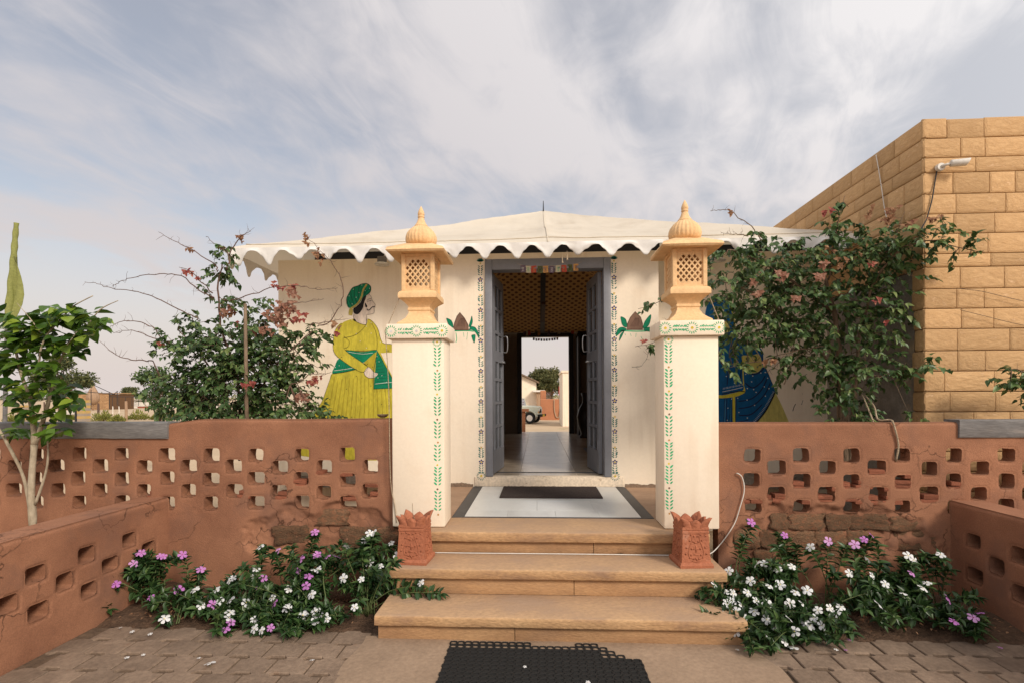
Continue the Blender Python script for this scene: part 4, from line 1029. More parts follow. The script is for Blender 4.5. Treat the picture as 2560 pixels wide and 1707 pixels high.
for a in ([(545, 575), (690, 620), (830, 540), (842, 420)], [(540, 760), (660, 840), (790, 760), (870, 640)], [(430, 1060), (640, 1020), (800, 880), (900, 690)], [(430, 1180), (660, 1130), (850, 960), (950, 760)], [(440, 1290), (640, 1270), (820, 1110)], [(430, 1400), (600, 1360)]): p.stroke(a, .013, DBL, 2)
for u in (200, 235, 290, 325, 385): p.stroke([(u + 10, 1000), (u, 1300), (u - 15, 1800)], .008, DBL, 2)
for u in (260, 410, 470): p.stroke([(u + 10, 400), (u, 600), (u - 15, 800)], .010, DBL, 2)
for u in (215, 300): p.stroke([(u, 1020), (u - 10, 1420), (u - 20, 1800)], .010, LBL, 2)
p.stroke([(1030, 900), (965, 1050), (850, 1250), (640, 1500), (400, 1790)], .016, BLK, 4); p.stroke([(165, 940), (430, 895), (545, 905)], .010, BLK, 4); p.stroke([(500, 330), (505, 600), (515, 800)], .012, YEL, 4)
p.stroke([(815, 300), (842, 430), (930, 640), (1030, 890)], .005, DBL, 4)
for k in range(26):
    t = k / 25; u = 990 * (1 - t) + 640 * t - 70 * math.sin(math.pi * t) * -.4; v = 900 * (1 - t) + 1420 * t
    p.stroke([(u, v), (u + 26, v + 16)], .006, WHT, 4, False)
for k in range(14): p.stroke([(180 + 24 * k, 868 - 5 * k), (186 + 24 * k, 838 - 5 * k)], .006, WHT, 4, False)
p.stroke([(165, 905), (330, 872), (505, 830)], .005, WHT, 4)
for u, v in ((365, 765), (360, 712), (460, 758), (232, 652), (548, 618), (663, 645), (795, 598), (867, 588), (645, 740), (575, 850), (678, 866), (718, 912), (852, 822), (905, 682), (570, 1038), (870, 975), (693, 1125), (437, 1240), (575, 1330), (258, 1170), (248, 1368), (318, 1022), (418, 1008), (928, 852)): p.spot(u, v, .0062, WHT, 6)
# upper figure, mostly behind the climbing plant
p.poly([(-60, -560), (80, -620), (260, -560), (330, -380), (380, -150), (330, 60), (-150, 40), (-120, -300)], BLU, 2)
p.poly([(30, -420), (120, -470), (190, -420), (200, -300), (120, -240), (40, -300)], SKN, 3); p.poly([(20, -230), (230, -230), (280, -60), (-40, -60)], PAL, 3)
p.stroke([(-60, -560), (80, -620), (260, -560), (330, -380), (380, -150)], .012, YEL, 5); p.stroke([(120, -380), (160, -384)], .006, BLK, 5)
p.m.build('mural', MURM, rb, fixn=False)['label'] = 'painted woman in blue and yellow skirt'
# black scuffs beside it
p = paint(lambda u, v: (1780 + u / 6.533, 840 + v / 6.533), YW)
for s_ in ([(1318, 1222), (1340, 1150), (1366, 1100)], [(1460, 1118), (1485, 1042)], [(1470, 935), (1482, 940)]): p.stroke(s_, .008, 0, 1)
p.m.build('scuff_mark', [M['p_black']], rb, fixn=False)
# sacred coconut paintings beside the door
KM = [M['p_brown'], M['p_brown2'], M['p_green'], M['p_dkgreen'], M['p_leaf']]
for conv, nut, lvs, drip in ((lambda u, v: (1090 + u / 3.015, 740 + v / 3.015), [(180, 125), (215, 168), (240, 215), (248, 258), (128, 258), (140, 205), (158, 155)],
      [[(78, 168), (115, 185), (130, 225), (124, 240), (95, 215)], [(246, 230), (262, 180), (270, 153), (276, 195), (262, 232)], [(250, 258), (262, 232), (295, 238), (318, 275), (326, 320), (300, 278), (272, 256)], [(267, 297), (296, 295), (290, 352), (277, 330)]],
      [[(130, 264), (240, 262), (285, 268), (250, 280), (140, 276)], [(150, 275), (156, 320), (150, 350)], [(205, 275), (212, 310)], [(238, 275), (232, 330)], [(132, 275), (130, 315)]]),
     (lambda u, v: (1090 + u / 2.119, 600 + v / 2.119), [(1055, 380), (1084, 410), (1094, 445), (1095, 474), (1012, 474), (1014, 445), (1030, 410)],
      [[(978, 407), (1004, 420), (1012, 458), (1000, 462), (985, 445)], [(952, 512), (962, 475), (985, 462), (1010, 474), (985, 486), (968, 500)], [(1095, 466), (1108, 430), (1138, 396), (1132, 440), (1115, 464)], [(1098, 472), (1130, 462), (1152, 480), (1157, 512), (1138, 488), (1110, 482)], [(1000, 478), (985, 510), (970, 534), (978, 500)]],
      [[(975, 480), (1060, 484), (1120, 482), (1110, 496), (990, 494)], [(1000, 495), (1004, 505)], [(1060, 494), (1058, 515)], [(1085, 510), (1095, 530)], [(1030, 495), (1034, 510)]])):
    p = paint(conv, YBAY)
    p.poly(nut, 0, 2, sm=False); p.stroke(nut + [nut[0]], .006, 1, 4, False)
    cu = sum(a for a, b in nut) / len(nut); cv = sum(b for a, b in nut) / len(nut); sp = (max(a for a, b in nut) - min(a for a, b in nut))
    for k in range(7): p.stroke([(cu - sp * .28 + sp * .08 * k, cv + sp * .30), (cu - sp * .1 + sp * .06 * k, cv - sp * .05), (cu + sp * .02 + sp * .03 * k, cv - sp * .25)], .004, 1, 3)
    for l in lvs: p.poly(l, 2, 1); p.stroke(l + [l[0]], .003, 3, 3)
    p.stroke([(min(a for a, b in nut) - 2, max(b for a, b in nut) + 2), (max(a for a, b in nut) + 2, max(b for a, b in nut) + 2)], .006, 3, 4, False)
    p.stroke(drip[0][:3], .012, 4, 1)
    for d_ in drip[1:]: p.stroke(d_, .007, 4, 1)
    p.m.build('coconut_painting', KM, rb, fixn=False)
# painted vine borders beside the door
for xv in (at(1202, 900, YBAY).x, at(1536, 900, YBAY).x):
    v = MB(); yv = YBAY - .0012; z = at(1202, 660, YBAY).z; step = 76 / FPX * YBAY
    for k in range(11):
        leafmark(v, xv, z + .02, R(20 + 14 * k), .045, .010, yv, 0)
    z -= .015; dot(v, xv, z + .02, .009, yv, 2)
    for k in range(8):
        zf = z - step * .48
        if zf < 0.60: break
        vine_seg(v, xv, zf + .035, z - .01, yv, 0, 0.033, .0200)
        for q in range(5): dot(v, xv + .0185 * math.sin(q * 1.2566), zf + .0185 * math.cos(q * 1.2566), .0095, yv, 1)
        dot(v, xv, zf, .008, yv - .0005, 2)
        vine_seg(v, xv, z - step + .035, zf - .035, yv, 0, 0.033, .0200)
        for q in range(4): dot(v, xv + .010 * math.cos(q * 1.57 + .7), z - step + .010 * math.sin(q * 1.57 + .7), .0045, yv, 2 if q % 2 else 3)
        dot(v, xv, z - step, .006, yv - .0005, 2); z -= step
    sunburst(v, xv, 0.60, .05, yv - .012, 0, 14); dot(v, xv, 0.60, .012, yv - .0125, 2)
    v.build('painted_vine', [M['p_teal'], M['p_navy'], M['p_dotyel'], M['p_orange']], rb, fixn=False)

# ------------------------------------------------------------------ things on and in the building
FLAGC = [(.16, .11, .15), (.62, .56, .40), (.50, .08, .05), (.11, .12, .05), (.60, .32, .11)]
FLM = [mat('prayer_flag', c, tuple(x * .85 for x in c), 12, .9, fine=.2) for c in FLAGC]
FLG = [M['p_white'], M['p_leaf'], M['p_orange'], M['p_dkgreen'], M['p_navy']]
def bunting(label, pts, sizes, Y, glyph):
    t = thing('prayer_flag_bunting', label, 'bunting', at(*pts[len(pts) // 2], Y=Y))
    w = [at(a, b, Y=Y) for a, b in pts]
    MB().tube(smooth_path([w[0] + Vector((-.06, 0, .02))] + w + [w[-1] + Vector((.06, 0, .02))], 3), .002, 5).build('string', M['rope'], t)
    for k, q in enumerate(w):
        hw, h = sizes; m = MB(); nx, nz = 4, 5; V = []
        for i in range(nx + 1):
            for j in range(nz + 1):
                x = (i / nx * 2 - 1) * hw; z = -j / nz * h
                V.append(q + Vector((x + .004 * math.sin(k * 2) * j / nz, .006 * math.sin(i * 1.4 + k * 1.7) * j / nz - .002, z + .004 * math.cos(k * 3) * i / nx)))
        n0 = len(V); V = V + [p_ + Vector((0, .0015, 0)) for p_ in V]
        F = [(i * (nz + 1) + j, (i + 1) * (nz + 1) + j, (i + 1) * (nz + 1) + j + 1, i * (nz + 1) + j + 1) for i in range(nx) for j in range(nz)]
        m.add(V, F + [tuple(a + n0 for a in f[::-1]) for f in F])
        f_ = m.build('flag', FLM[k % 5], t, fixn=False, smooth=True)
        if glyph:
            g = MB(); yy = q.y - .0095
            for (a, b, c, d) in ((-.45, -.34, .45, -.30), (-.30, -.34, -.24, -.62), (.22, -.34, .30, -.70), (-.28, -.60, .05, -.55), (.02, -.40, .10, -.60), (-.4, -.82, .4, -.77)):
                g.add([(q.x + a * hw, yy, q.z + b * h), (q.x + c * hw, yy, q.z + b * h), (q.x + c * hw, yy, q.z + d * h), (q.x + a * hw, yy, q.z + d * h)], [(0, 1, 2, 3)])
            g.build('lettering', FLG[k % 5], f_, fixn=False)
fl_px = [(1190 + u / 5.6, 620 + v / 5.6) for u, v in ((658, 248), (731, 254), (810, 256), (898, 256), (972, 256), (1060, 254), (1150, 248), (1230, 242), (1314, 236), (1400, 226))]
bunting('string of small coloured prayer flags across the head of the front door', fl_px, (.026, .072), YBAY - .02, True)
bk_px = [(1280 + u / 5.6, 820 + v / 5.6) for u, v in ((305, 140), (340, 146), (376, 146), (412, 148), (449, 150), (487, 148), (525, 146), (562, 142), (598, 138), (635, 134))]
bunting('string of tiny prayer flags across the far doorway', bk_px, (.021, .055), YBACK - .06, False)
bunting('hanging cloth strips above the far doorway inside the hall', [(1190 + u / 5.6, 620 + v / 5.6) for u, v in ((680, 1140), (715, 1150), (745, 1150), (845, 1140), (880, 1150), (1020, 1150), (1165, 1130), (1350, 1130))], (.03, .12), YBACK - .10, False)
# tassels on the canvas edge
for k, (u, v) in enumerate(((1208, 150), (1275, 110))):
    q = at(1190 + u / 5.6, 620 + v / 5.6, Y=5.12)
    tag(MB().tube([q + Vector((0, 0, .05)), q, q + Vector((.002, 0, -.045))], [.0015, .003, .009], 7).build('tassel', M['rope']), ('pale cord tassel hanging from the scalloped canvas above the door', 'twisted cord end hanging beside the tassel above the door')[k], 'tassel')
# brown door mat
m = MB(); xa, xb, ya, yb = -0.47, 0.49, 4.80, 5.36
nx, ny = 60, 36; xs, ys = np.linspace(xa, xb, nx), np.linspace(ya, yb, ny)
V = [(x, y, .5005 + .0035 * float(RNG.random())) for x in xs for y in ys]
F = [(i * ny + j, (i + 1) * ny + j, (i + 1) * ny + j + 1, i * ny + j + 1) for i in range(nx - 1) for j in range(ny - 1)]
m.add(V, F); m.bbox(xa - .003, xb + .003, ya - .003, yb + .003, .4870, .4995, .003, 1)
tag(m.build('doormat', M['doormat'], fixn=False), 'plain dark brown doormat on the white marble before the door', 'mat')
# black rubber ring mat
def ring_mat():
    nx_, ny_ = 25, 28; px_, py_ = 0.0428, 0.0415
    x0, y1 = -0.605, 2.965; m = MB(); th = .014
    for r in range(ny_):
        for c in range(nx_):
            if r == 0 and 11 <= c <= 16: continue
            lim = 24 - (1 if r < 1 else 0) - max(0, 4 - r)
            if c > (nx_ - 1 - (5 - r if r < 4 else 0)): continue
            X = x0 + c * px_ + (.12 * px_ if r % 2 else 0); Yc = y1 - r * py_
            n = 10; o = len(m.v)
            for (rx, ry, z) in ((.0235, .0218, 0.006), (.0235, .0218, th - .002), (.0220, .0205, th), (.0165, .0150, th), (.0150, .0138, th - .002), (.0146, .0134, .0095)):
                for k in range(n):
                    t = 2 * math.pi * (k + .5) / n
                    ex = abs(math.cos(t)) ** .6 * math.copysign(1, math.cos(t)); ey = abs(math.sin(t)) ** .6 * math.copysign(1, math.sin(t))
                    m.v.append((X + rx * ex, Yc + ry * ey, z))
            for q in range(5):
                for k in range(n):
                    j = (k + 1) % n; m.f.append((o + q * n + k, o + q * n + j, o + (q + 1) * n + j, o + (q + 1) * n + k)); m.m.append(0)
    m.box(x0 - .015, x0 + 19.6 * px_, y1 - 27.3 * py_, y1 - .052, .0092, .0096)  # black sheet closing the ring holes, stands in for the shade inside them
    m.box(x0 + 19.61 * px_, x0 + 24.6 * px_, y1 - 27.3 * py_, y1 - 3.6 * py_, .0092, .0096)
    return m
tag(ring_mat().build('rubber_mat', M['rubber'], fixn=False), 'black rubber ring mat with a worn corner at the foot of the steps', 'mat')
# terracotta planters with petal rims on the middle step
def planter(label, cx_, cy_, zb, rot):
    t = thing('terracotta_planter', label, 'planter', (cx_, cy_, zb))
    T = Matrix.Translation((cx_, cy_, zb)) @ Matrix.Rotation(rot, 4, 'Z')
    m = MB(); prof = [(.108, 0), (.110, .018), (.104, .030), (.096, .034), (.090, .12), (.085, .215), (.088, .221), (.088, .233), (.084, .238), (.088, .243), (.088, .252), (.086, .262), (.070, .262), (.070, .05)]
    m.lathe(prof, (0, 0, 0), 4, square=True)
    me = MB(); me.add([T @ Vector(v) for v in m.v], m.f); autosmooth(me.build('body', M['terracotta'], t), 25)
    for k in range(4):
        a = k * math.pi / 2
        for q in (0, 1):
            V = []; h = (.060, .074)[q]; w = (.045, .043)[q]; ra = Matrix.Rotation(a + q * math.pi / 4, 4, 'Z'); dist = (.084, .110)[q]
            for (uu, ww) in ((0, 1.0), (.35, .95), (.65, .72), (.88, .36), (1.0, 0.06)):
                for sx in (-1, 0, 1):
                    for d in (0, 1):
                        fl_ = (.016, .030)[q] * uu ** 1.6
                        cup = (0 if q == 0 else abs(sx) * .028)
                        V.append(T @ ra @ Vector((sx * w * ww, -dist - fl_ + d * .013 + cup * ww - (0.006 if sx == 0 else 0) * (1 if d == 0 else .3), .250 + h * uu)))
            F = []
            for i in range(4):
                for s in range(2):
                    b = i * 6 + s * 2
                    F += [(b, b + 2, b + 8, b + 6), (b + 1, b + 7, b + 9, b + 3)]
                F += [(i * 6, i * 6 + 6, i * 6 + 7, i * 6 + 1), (i * 6 + 4, i * 6 + 5, i * 6 + 11, i * 6 + 10)]
            F += [(24, 26, 27, 25), (26, 28, 29, 27)]
            MB().add(V, F).build('petal', M['terracotta'], t, smooth=True)
        # raised vine scroll on each side
        m = MB(); rot_a = T @ Matrix.Rotation(a, 4, 'Z')
        face = lambda x, z: rot_a @ Vector((x, -.0965 + (z - .034) * .0605 + .0005, z))
        arch = [(-.022, .205), (-.028, .17), (-.045, .125), (-.050, .085), (-.030, .062), (0, .056), (.030, .062), (.050, .085), (.045, .125), (.028, .17), (.022, .205)]
        m.tube(smooth_path([face(*q) for q in arch], 4), .0028, 6)
        for i, q in enumerate(arch):
            for s in (-1, 1):
                b = face(q[0] * (1 + s * .28) + s * .004 * (1 if q[0] > 0 else -1), q[1] + s * .004); m.lathe([(.001, 0), (.0058, .002), (.005, .004)], (0, 0, 0), 6) if False else None
                c = rot_a.to_3x3() @ Vector((0, -1, 0))
                m.tube([b, b + c * .0035 + Vector((0, 0, .006))], [.0062, .0035], 6)
        for (x0, z0, x1, z1) in ((-.018, .12, .018, .12), (0, .10, 0, .142), (-.012, .16, .012, .16), (-.07, .20, -.055, .21), (.055, .21, .07, .20), (-.03, .044, 0, .040), (0, .040, .03, .044), (-.016, .085, .016, .085)): m.tube([face(x0, z0), face(x1, z1)], .0035, 6)
        m.build('relief', M['terracotta'], t, smooth=True)
    return t
planter('dark red terracotta planter with a dry stalk on the left of the middle step', -0.952, 3.47, .3275, R(-4))
planter('orange terracotta planter with petal rim on the right of the middle step', 0.905, 3.47, .3275, R(5))
tag(MB().tube(smooth_path([(-.950, 3.46, .36), (-.951, 3.46, .58), (-.962, 3.45, .65), (-.965, 3.45, .72)], 4), [.002] * 13, 5).build('dry_stalk', M['rope']), 'single dry stalk standing in the left terracotta planter', 'stalk')
# flood lights under the eaves
for s, lab, (px_, py_) in ((-1, 'small white flood light under the left eave', (955, 655)), (1, 'small white flood light under the right eave', (1795, 645))):
    q = at(px_, py_, Y=YW - .12); t = thing('flood_light', lab, 'lamp', q)
    MB().tube([q + Vector((0, .12, .10)), q + Vector((0, .06, .06)), q + Vector((0, 0, .02))], .012, 8).build('arm', M['cable'], t)
    MB().lathe([(.03, .03), (.034, .0), (.03, -.015)], q, 12).bbox(q.x - .05, q.x + .05, q.y - .02, q.y + .02, q.z - .01, q.z + .06, .006, 1).build('housing', M['cement'], t, smooth=False)
    MB().lathe([(.07, -.016), (.085, -.030), (.080, -.036)], q, 20).build('reflector', M['p_white'], t, smooth=True)
# inside the hall
q = at(1463, 1078, Y=10.4); t = thing('floor_vase', 'tall dark carved floor vase just inside the hall on the right', 'vase', (q.x, q.y, ZF))
b_ = MB().lathe([(.11, .002), (.12, .03), (.08, .08), (.14, .25), (.17, .42), (.13, .58), (.06, .70), (.05, .80), (.08, .90), (.06, .905)], (q.x, q.y, ZF), 20).build('body', M['dark_wood'], t, smooth=True)
q = at(1480, 850, Y=YBACK - .03); t = thing('wall_shield', 'round dark shield hanging beside the far doorway', 'shield', q)
sh = MB(); n = 28
for (r, y) in ((.02, -.09), (.12, -.07), (.26, -.04), (.33, -.035), (.36, -.02), (.36, .0)):
    for k in range(n): sh.v.append((q.x + r * math.cos(2 * math.pi * k / n), q.y + y, q.z + r * math.sin(2 * math.pi * k / n)))
for i in range(5):
    for k in range(n): j = (k + 1) % n; sh.f.append((i * n + k, i * n + j, (i + 1) * n + j, (i + 1) * n + k)); sh.m.append(0)
sh.f.append(tuple(range(n))); sh.m.append(0); sh.build('disc', M['dark_wood'], t, smooth=True)
MB().lathe([(.03, -.02), (.03, .02)], (q.x, q.y - .09, q.z), 10).build('boss', M['steel'], t)

# ------------------------------------------------------------------ stone building on the right
sb = thing('stone_building', 'tall yellow sandstone block building at the right edge', 'building', (4.5, 5.5, 0))
SX, SY = 3.045, 4.345
ys_ = [70, 165, 258, 330, 432, 527, 622, 718, 782, 885, 980, 1077, 1180, 1277, 1375, 1472]
zc_l = [1.45 + (983 - (260 + y / 1.913)) * 4.175 / 1280 for y in ys_]
while zc_l[-1] > 0.1: zc_l.append(zc_l[-1] - .162)
MB().box(SX + .022, 9.0, SY + .022, 12.5, -.1, zc_l[0] - .03).build('core', M['stonejoint'], sb)
def block_mesh(seed):
    rs = random.Random(seed); nx, nz = 6, 4; V = []
    gx = [0, .05, .32, .55, .78, .95, 1]; gz = [0, .10, .5, .90, 1]
    for x in gx:
        for z in gz:
            edge = x in (0, 1) or z in (0, 1)
            near = x in (.05, .95) or z in (.10, .90)
            y = -.0 if edge else (-.62 if near else -.62 - rs.uniform(0, .38))
            V.append((x - .5 + (0 if edge else rs.uniform(-.012, .012)), y, z - .5 + (0 if edge else rs.uniform(-.02, .02))))
    F = [(i * 5 + j, (i + 1) * 5 + j, (i + 1) * 5 + j + 1, i * 5 + j + 1) for i in range(6) for j in range(4)]
    per = [i * 5 for i in range(7)] + [30 + j for j in range(1, 5)] + [i * 5 + 4 for i in range(5, -1, -1)] + [j for j in range(3, 0, -1)]
    o = len(V); V += [(V[i][0], 1.0, V[i][2]) for i in per]
    F += [(per[i], per[(i + 1) % len(per)], o + (i + 1) % len(per), o + i)[::-1] for i in range(len(per))]
    return MB().add(V, F).mesh('stone_block', M['stone'], smooth=True)
BLK_ = [block_mesh(s) for s in range(9)]
rs = random.Random(3)
for i in range(len(zc_l) - 1):
    zt, zb = zc_l[i], zc_l[i + 1]; h = zt - zb; thin = h < .14; x = SX + .0; first = True
    while x < 6.0:
        w = rs.uniform(.36, .55) if thin else rs.uniform(.19, .42)
        if i == 0: w = rs.uniform(.29, .36)
        if first and not thin: w = rs.uniform(.13, .30)
        obj('stone_block', rs.choice(BLK_), sb, (x + w / 2, SY + .010, zt - h / 2 + (.011 * rs.uniform(-1, 1) if i == 0 else 0)), (0, 0, 0), (w - .005, .015, h - .006)); x += w; first = False
    if i < 7 or True:
        y = SY + .001; k = 0; full = i < 8
        while y < 10.2:
            w = rs.uniform(.36, .55) if thin else rs.uniform(.20, .42)
            if not full: w = rs.uniform(.10, .16)
            obj('stone_block', rs.choice(BLK_), sb, (SX + .010, y + w / 2, zt - h / 2), (0, 0, R(-90)), (w - .005, .015, h - .006)); y += w; k += 1
            if not full: break
MB().box(SX + .016, SX + .0215, SY + .135, 6.4, -.05, zc_l[8] - .004).build('plaster_patch', M['stain'], sb)
# camera on the corner
q = at(2347, 421, Y=SY - .012); t = thing('security_camera', 'white bullet security camera on the stone building corner', 'camera', q)
def frust(m, a, b, ra, rb_, n=16): m.tube([a, b], [ra, rb_], n)
m = MB(); frust(m, q + Vector((0, 0, 0)), q + Vector((0, -.03, 0)), .032, .030); m.build('base', M['cable'], t, smooth=False)
MB().tube([q + Vector((0, -.03, 0)), q + Vector((.02, -.055, .004)), q + Vector((.05, -.06, .006))], .011, 10).build('arm', M['cable'], t, smooth=True)
m = MB(); ax = Vector((.97, -.22, -.02)).normalized(); p0 = q + Vector((.045, -.06, .010)); M3 = orient(ax, (0, 0, 1)); n = 18; V = []
for (l, r) in ((0, .024), (.004, .027), (.12, .029)):
    for k in range(n):
        a = 2 * math.pi * k / n; d = l
        if l > .1: d = l - .028 * (1 - math.sin(a)) * .5 + .012
        V.append(p0 + M3 @ Vector((d, r * math.cos(a), r * math.sin(a))))
F = [(i * n + k, i * n + (k + 1) % n, (i + 1) * n + (k + 1) % n, (i + 1) * n + k) for i in range(2) for k in range(n)] + [tuple(range(n))]
bd = m.add(V, F).build('housing', M['cable'], t, smooth=True)
V = [p0 + M3 @ Vector((.118 - .028 * (1 - math.sin(2 * math.pi * k / n)) * .5 + .004, .026 * math.cos(2 * math.pi * k / n), .026 * math.sin(2 * math.pi * k / n))) for k in range(n)]
MB().add(V, [tuple(range(n))]).build('lens', M['fascia'], t)
def cable(name, label, pts, r, m_, cat='cable'):
    w = [Vector(p_) for p_ in pts]
    return tag(MB().tube(smooth_path(w, 6), r, 6).build(name, m_, smooth=True), label, cat)
yc = SY - .012
cable('camera_cable', 'black cable hanging below the security camera', [at(a, b, Y=yc) for a, b in ((2342, 428), (2335, 470), (2330, 500), (2322, 530), (2316, 550), (2305, 570), (2296, 590))], .005, M['blackcable'])
cable('loose_wire', 'pale wire hanging down the left face of the stone building', [at(a, b, X=SX - .014) for a, b in ((2190, 388), (2196, 420), (2204, 470), (2213, 530), (2226, 570), (2238, 584))], .004, M['cable'])
for k, (lab, pp) in enumerate((('thin wire sagging across the stone wall at shoulder height of the bush', ((2395, 722), (2450, 728), (2510, 742), (2570, 756))), ('thin wire sagging across the lower stone wall', ((2400, 775), (2460, 790), (2520, 805), (2580, 818))))):
    cable('thin_wire', lab, [at(a, b, Y=SY - .03) for a, b in pp], .0022, M['bark'])

# ------------------------------------------------------------------ small things on the walls and steps
def wp(px, py, Y): return at(px, py, Y=Y)
z8 = lambda u, v: (1700 + u / 2.2174, 1000 + v / 2.2174)
FY = WALL_Y - .012
cable('white_cable', 'white cable drooping from a wall hole to the right planter and along the middle step',
      [wp(*z8(305, 412), WALL_Y + .04), wp(*z8(318, 404), FY), wp(*z8(345, 428), FY), wp(*z8(356, 500), FY), wp(*z8(330, 600), FY), wp(*z8(298, 690), FY), wp(*z8(225, 795), FY - .02), (1.06, 3.60, .345), (0.93, 3.615, .334), (0.5, 3.62, .333), (0.0, 3.622, .333), (-.5, 3.62, .333), (-.86, 3.618, .334)], .0038, M['cable'])
cable('wall_rope', 'thick pale rope tied from the bush over the right wall into a hole',
      [at(2160, 985, Y=4.45), at(2185, 1015, Y=4.25), (2.385, WALL_Y + .11, 1.262), (2.41, WALL_Y + .02, 1.262), (2.412, WALL_Y - .014, 1.235), at(2246, 1110, Y=FY), at(2241, 1145, Y=FY), at(2239, 1155, Y=WALL_Y + .05)], .0068, M['rope'], 'rope')
cable('wall_rope', 'second strand of pale rope hanging behind the right wall', [at(2155, 985, Y=4.45), at(2166, 1010, Y=4.3), at(2186, 1062, Y=4.12), at(2190, 1090, Y=4.10)], .006, M['rope'], 'rope')
cable('lantern_wire', 'thin wire running from the left lantern down the left pillar edge',
      [(-1.13, 3.75, 2.175), (-1.20, 3.72, 1.985), (-1.222, 3.70, 1.93), (-1.222, 3.715, 1.86), (-1.205, 3.722, 1.5), (-1.20, 3.724, 1.0), (-1.19, 3.722, .78), (-1.165, 3.722, .64), (-1.15, 3.722, .52)], .0035, M['rope'])
cable('lantern_wire', 'thin wire running from the right lantern to its pillar', [(1.12, 3.75, 2.175), (1.16, 3.73, 2.05), (1.185, 3.72, 1.978)], .003, M['rope'])
# clay lamp on the left wall, stacked clay bowls in two holes
bowl_prof = [(.016, 0), (.026, .004), (.040, .018), (.043, .026), (.039, .026), (.026, .012), (.010, .010)]
q = at(957, 1052, Y=WALL_Y + .055)
tag(MB().lathe(bowl_prof, (q.x, q.y, 1.288), 20).build('clay_lamp', M['bark'], smooth=True), 'small dark clay lamp bowl standing on the left wall top', 'bowl')
bm_ = MB().lathe([(a * 1.0, b) for a, b in bowl_prof], (0, 0, 0), 16).mesh('clay_bowl', M['terracotta'], smooth=True)
M['palebowl'] = mat('pale_clay', (.48, .30, .20), (.40, .24, .155), 9, .85); bm_.materials[0] = M['palebowl']
for (u, v, n, lab) in ((878, 418, 6, 'pale clay bowl in the upper stack inside a right wall hole'), (1010, 484, 4, 'pale clay bowl in the lower stack inside a right wall hole')):
    q = at(*z8(u, v), Y=WALL_Y + .07)
    for k in range(n):
        o = obj('clay_bowl', bm_, None, (q.x + random.uniform(-.002, .002), q.y, q.z - .002 + k * .0125), (0, 0, k)); tag(o, ('lowest', 'second from bottom', 'third from bottom', 'fourth from bottom', 'fifth from bottom', 'topmost of six')[k] + ' ' + lab, 'bowl', 'stacked clay bowls')

# ------------------------------------------------------------------ periwinkles
def flower_mesh(mt, eye):
    V, F, mi = [], [], []
    for k in range(5):
        a = 2 * math.pi * k / 5
        pr = [(.08, .06), (.35, .20), (.72, .36), (.95, .26), (1.0, .06)]; o = len(V); c, s = math.cos(a), math.sin(a)
        for (t, w) in pr:
            for sg in (-1, 1):
                x, y = t, sg * w + .08 * t; z = .10 * math.sin(t * 2.6) - .12 * t * t + (.03 * sg)
                V.append((x * c - y * s, x * s + y * c, z))
        for i in range(4): F.append((o + 2 * i, o + 2 * i + 1, o + 2 * i + 3, o + 2 * i + 2)); mi.append(0)
    o = len(V)
    for k in range(6): V.append((.11 * math.cos(k * 1.047), .11 * math.sin(k * 1.047), .075))
    F.append(tuple(range(o, o + 6))); mi.append(1)
    for k in range(5): V.append((.05 * math.cos(k * 1.2566), .05 * math.sin(k * 1.2566), .02))
    for k in range(5): V.append((.03 * math.cos(k * 1.2566), .03 * math.sin(k * 1.2566), -1.1))
    o2 = o + 6
    for k in range(5): j = (k + 1) % 5; F.append((o2 + k, o2 + j, o2 + 5 + j, o2 + 5 + k)); mi.append(2)
    me = bpy.data.meshes.new('flower'); me.from_pydata(V, [], F)
    for m_ in (mt, eye, M['stemgreen']): me.materials.append(m_)
    me.polygons.foreach_set('material_index', mi); me.attributes.new('rnd', 'FLOAT', 'POINT'); me.update(); return me
FW, FP = flower_mesh(M['white_petal'], M['eye_yellow']), flower_mesh(M['pink_petal'], M['eye_red'])
z6 = lambda u, v: (u / 2.2175, 1000 + v / 2.2175)
z7 = lambda u, v: (700 + u / 1.96, 1100 + v / 1.96)
FL = []
def addf(cv, kind, s):
    for u, v in s: FL.append((*cv(u, v), kind))
addf(z6, 'p', [(585, 835), (785, 845), (740, 905), (770, 850), (905, 865), (885, 862), (1012, 855), (1113, 937), (642, 1017), (838, 1092), (992, 1050), (1420, 1040), (1460, 985), (1520, 1125), (1280, 1230), (1250, 1297), (1500, 1262), (1535, 838), (1745, 730), (1755, 855), (1695, 1030), (1640, 945), (1665, 880), (1180, 1130)])
addf(z6, 'w', [(1443, 812), (1275, 1000), (1290, 985), (1080, 1050), (1115, 1138), (1215, 1115), (1280, 1105), (1420, 935), (1400, 980), (1365, 1120), (1510, 1095), (1600, 1045), (1590, 1150), (1680, 1190), (1725, 1075), (1410, 1215), (1275, 1175), (1270, 1205), (1410, 1280), (1630, 1295), (912, 1210), (1450, 1300), (1750, 1170), (1750, 1220), (1200, 1050), (1740, 940)])
addf(z7, 'p', [(170, 448), (183, 560), (100, 585), (232, 570), (278, 570), (80, 640), (140, 665), (128, 712)])
addf(z7, 'w', [(440, 455), (460, 450), (415, 490), (325, 520), (545, 503), (578, 565), (438, 597), (490, 615), (187, 632), (310, 675), (398, 680), (40, 728), (690, 697), (155, 755), (40, 820), (115, 858), (178, 840), (230, 875), (215, 862), (365, 817), (175, 885), (70, 948)])
addf(z8, 'p', [(580, 747), (822, 780), (968, 798), (1060, 745), (1020, 770), (1283, 958), (1485, 1100), (1518, 1225), (1625, 1203), (1657, 1178), (395, 675)])
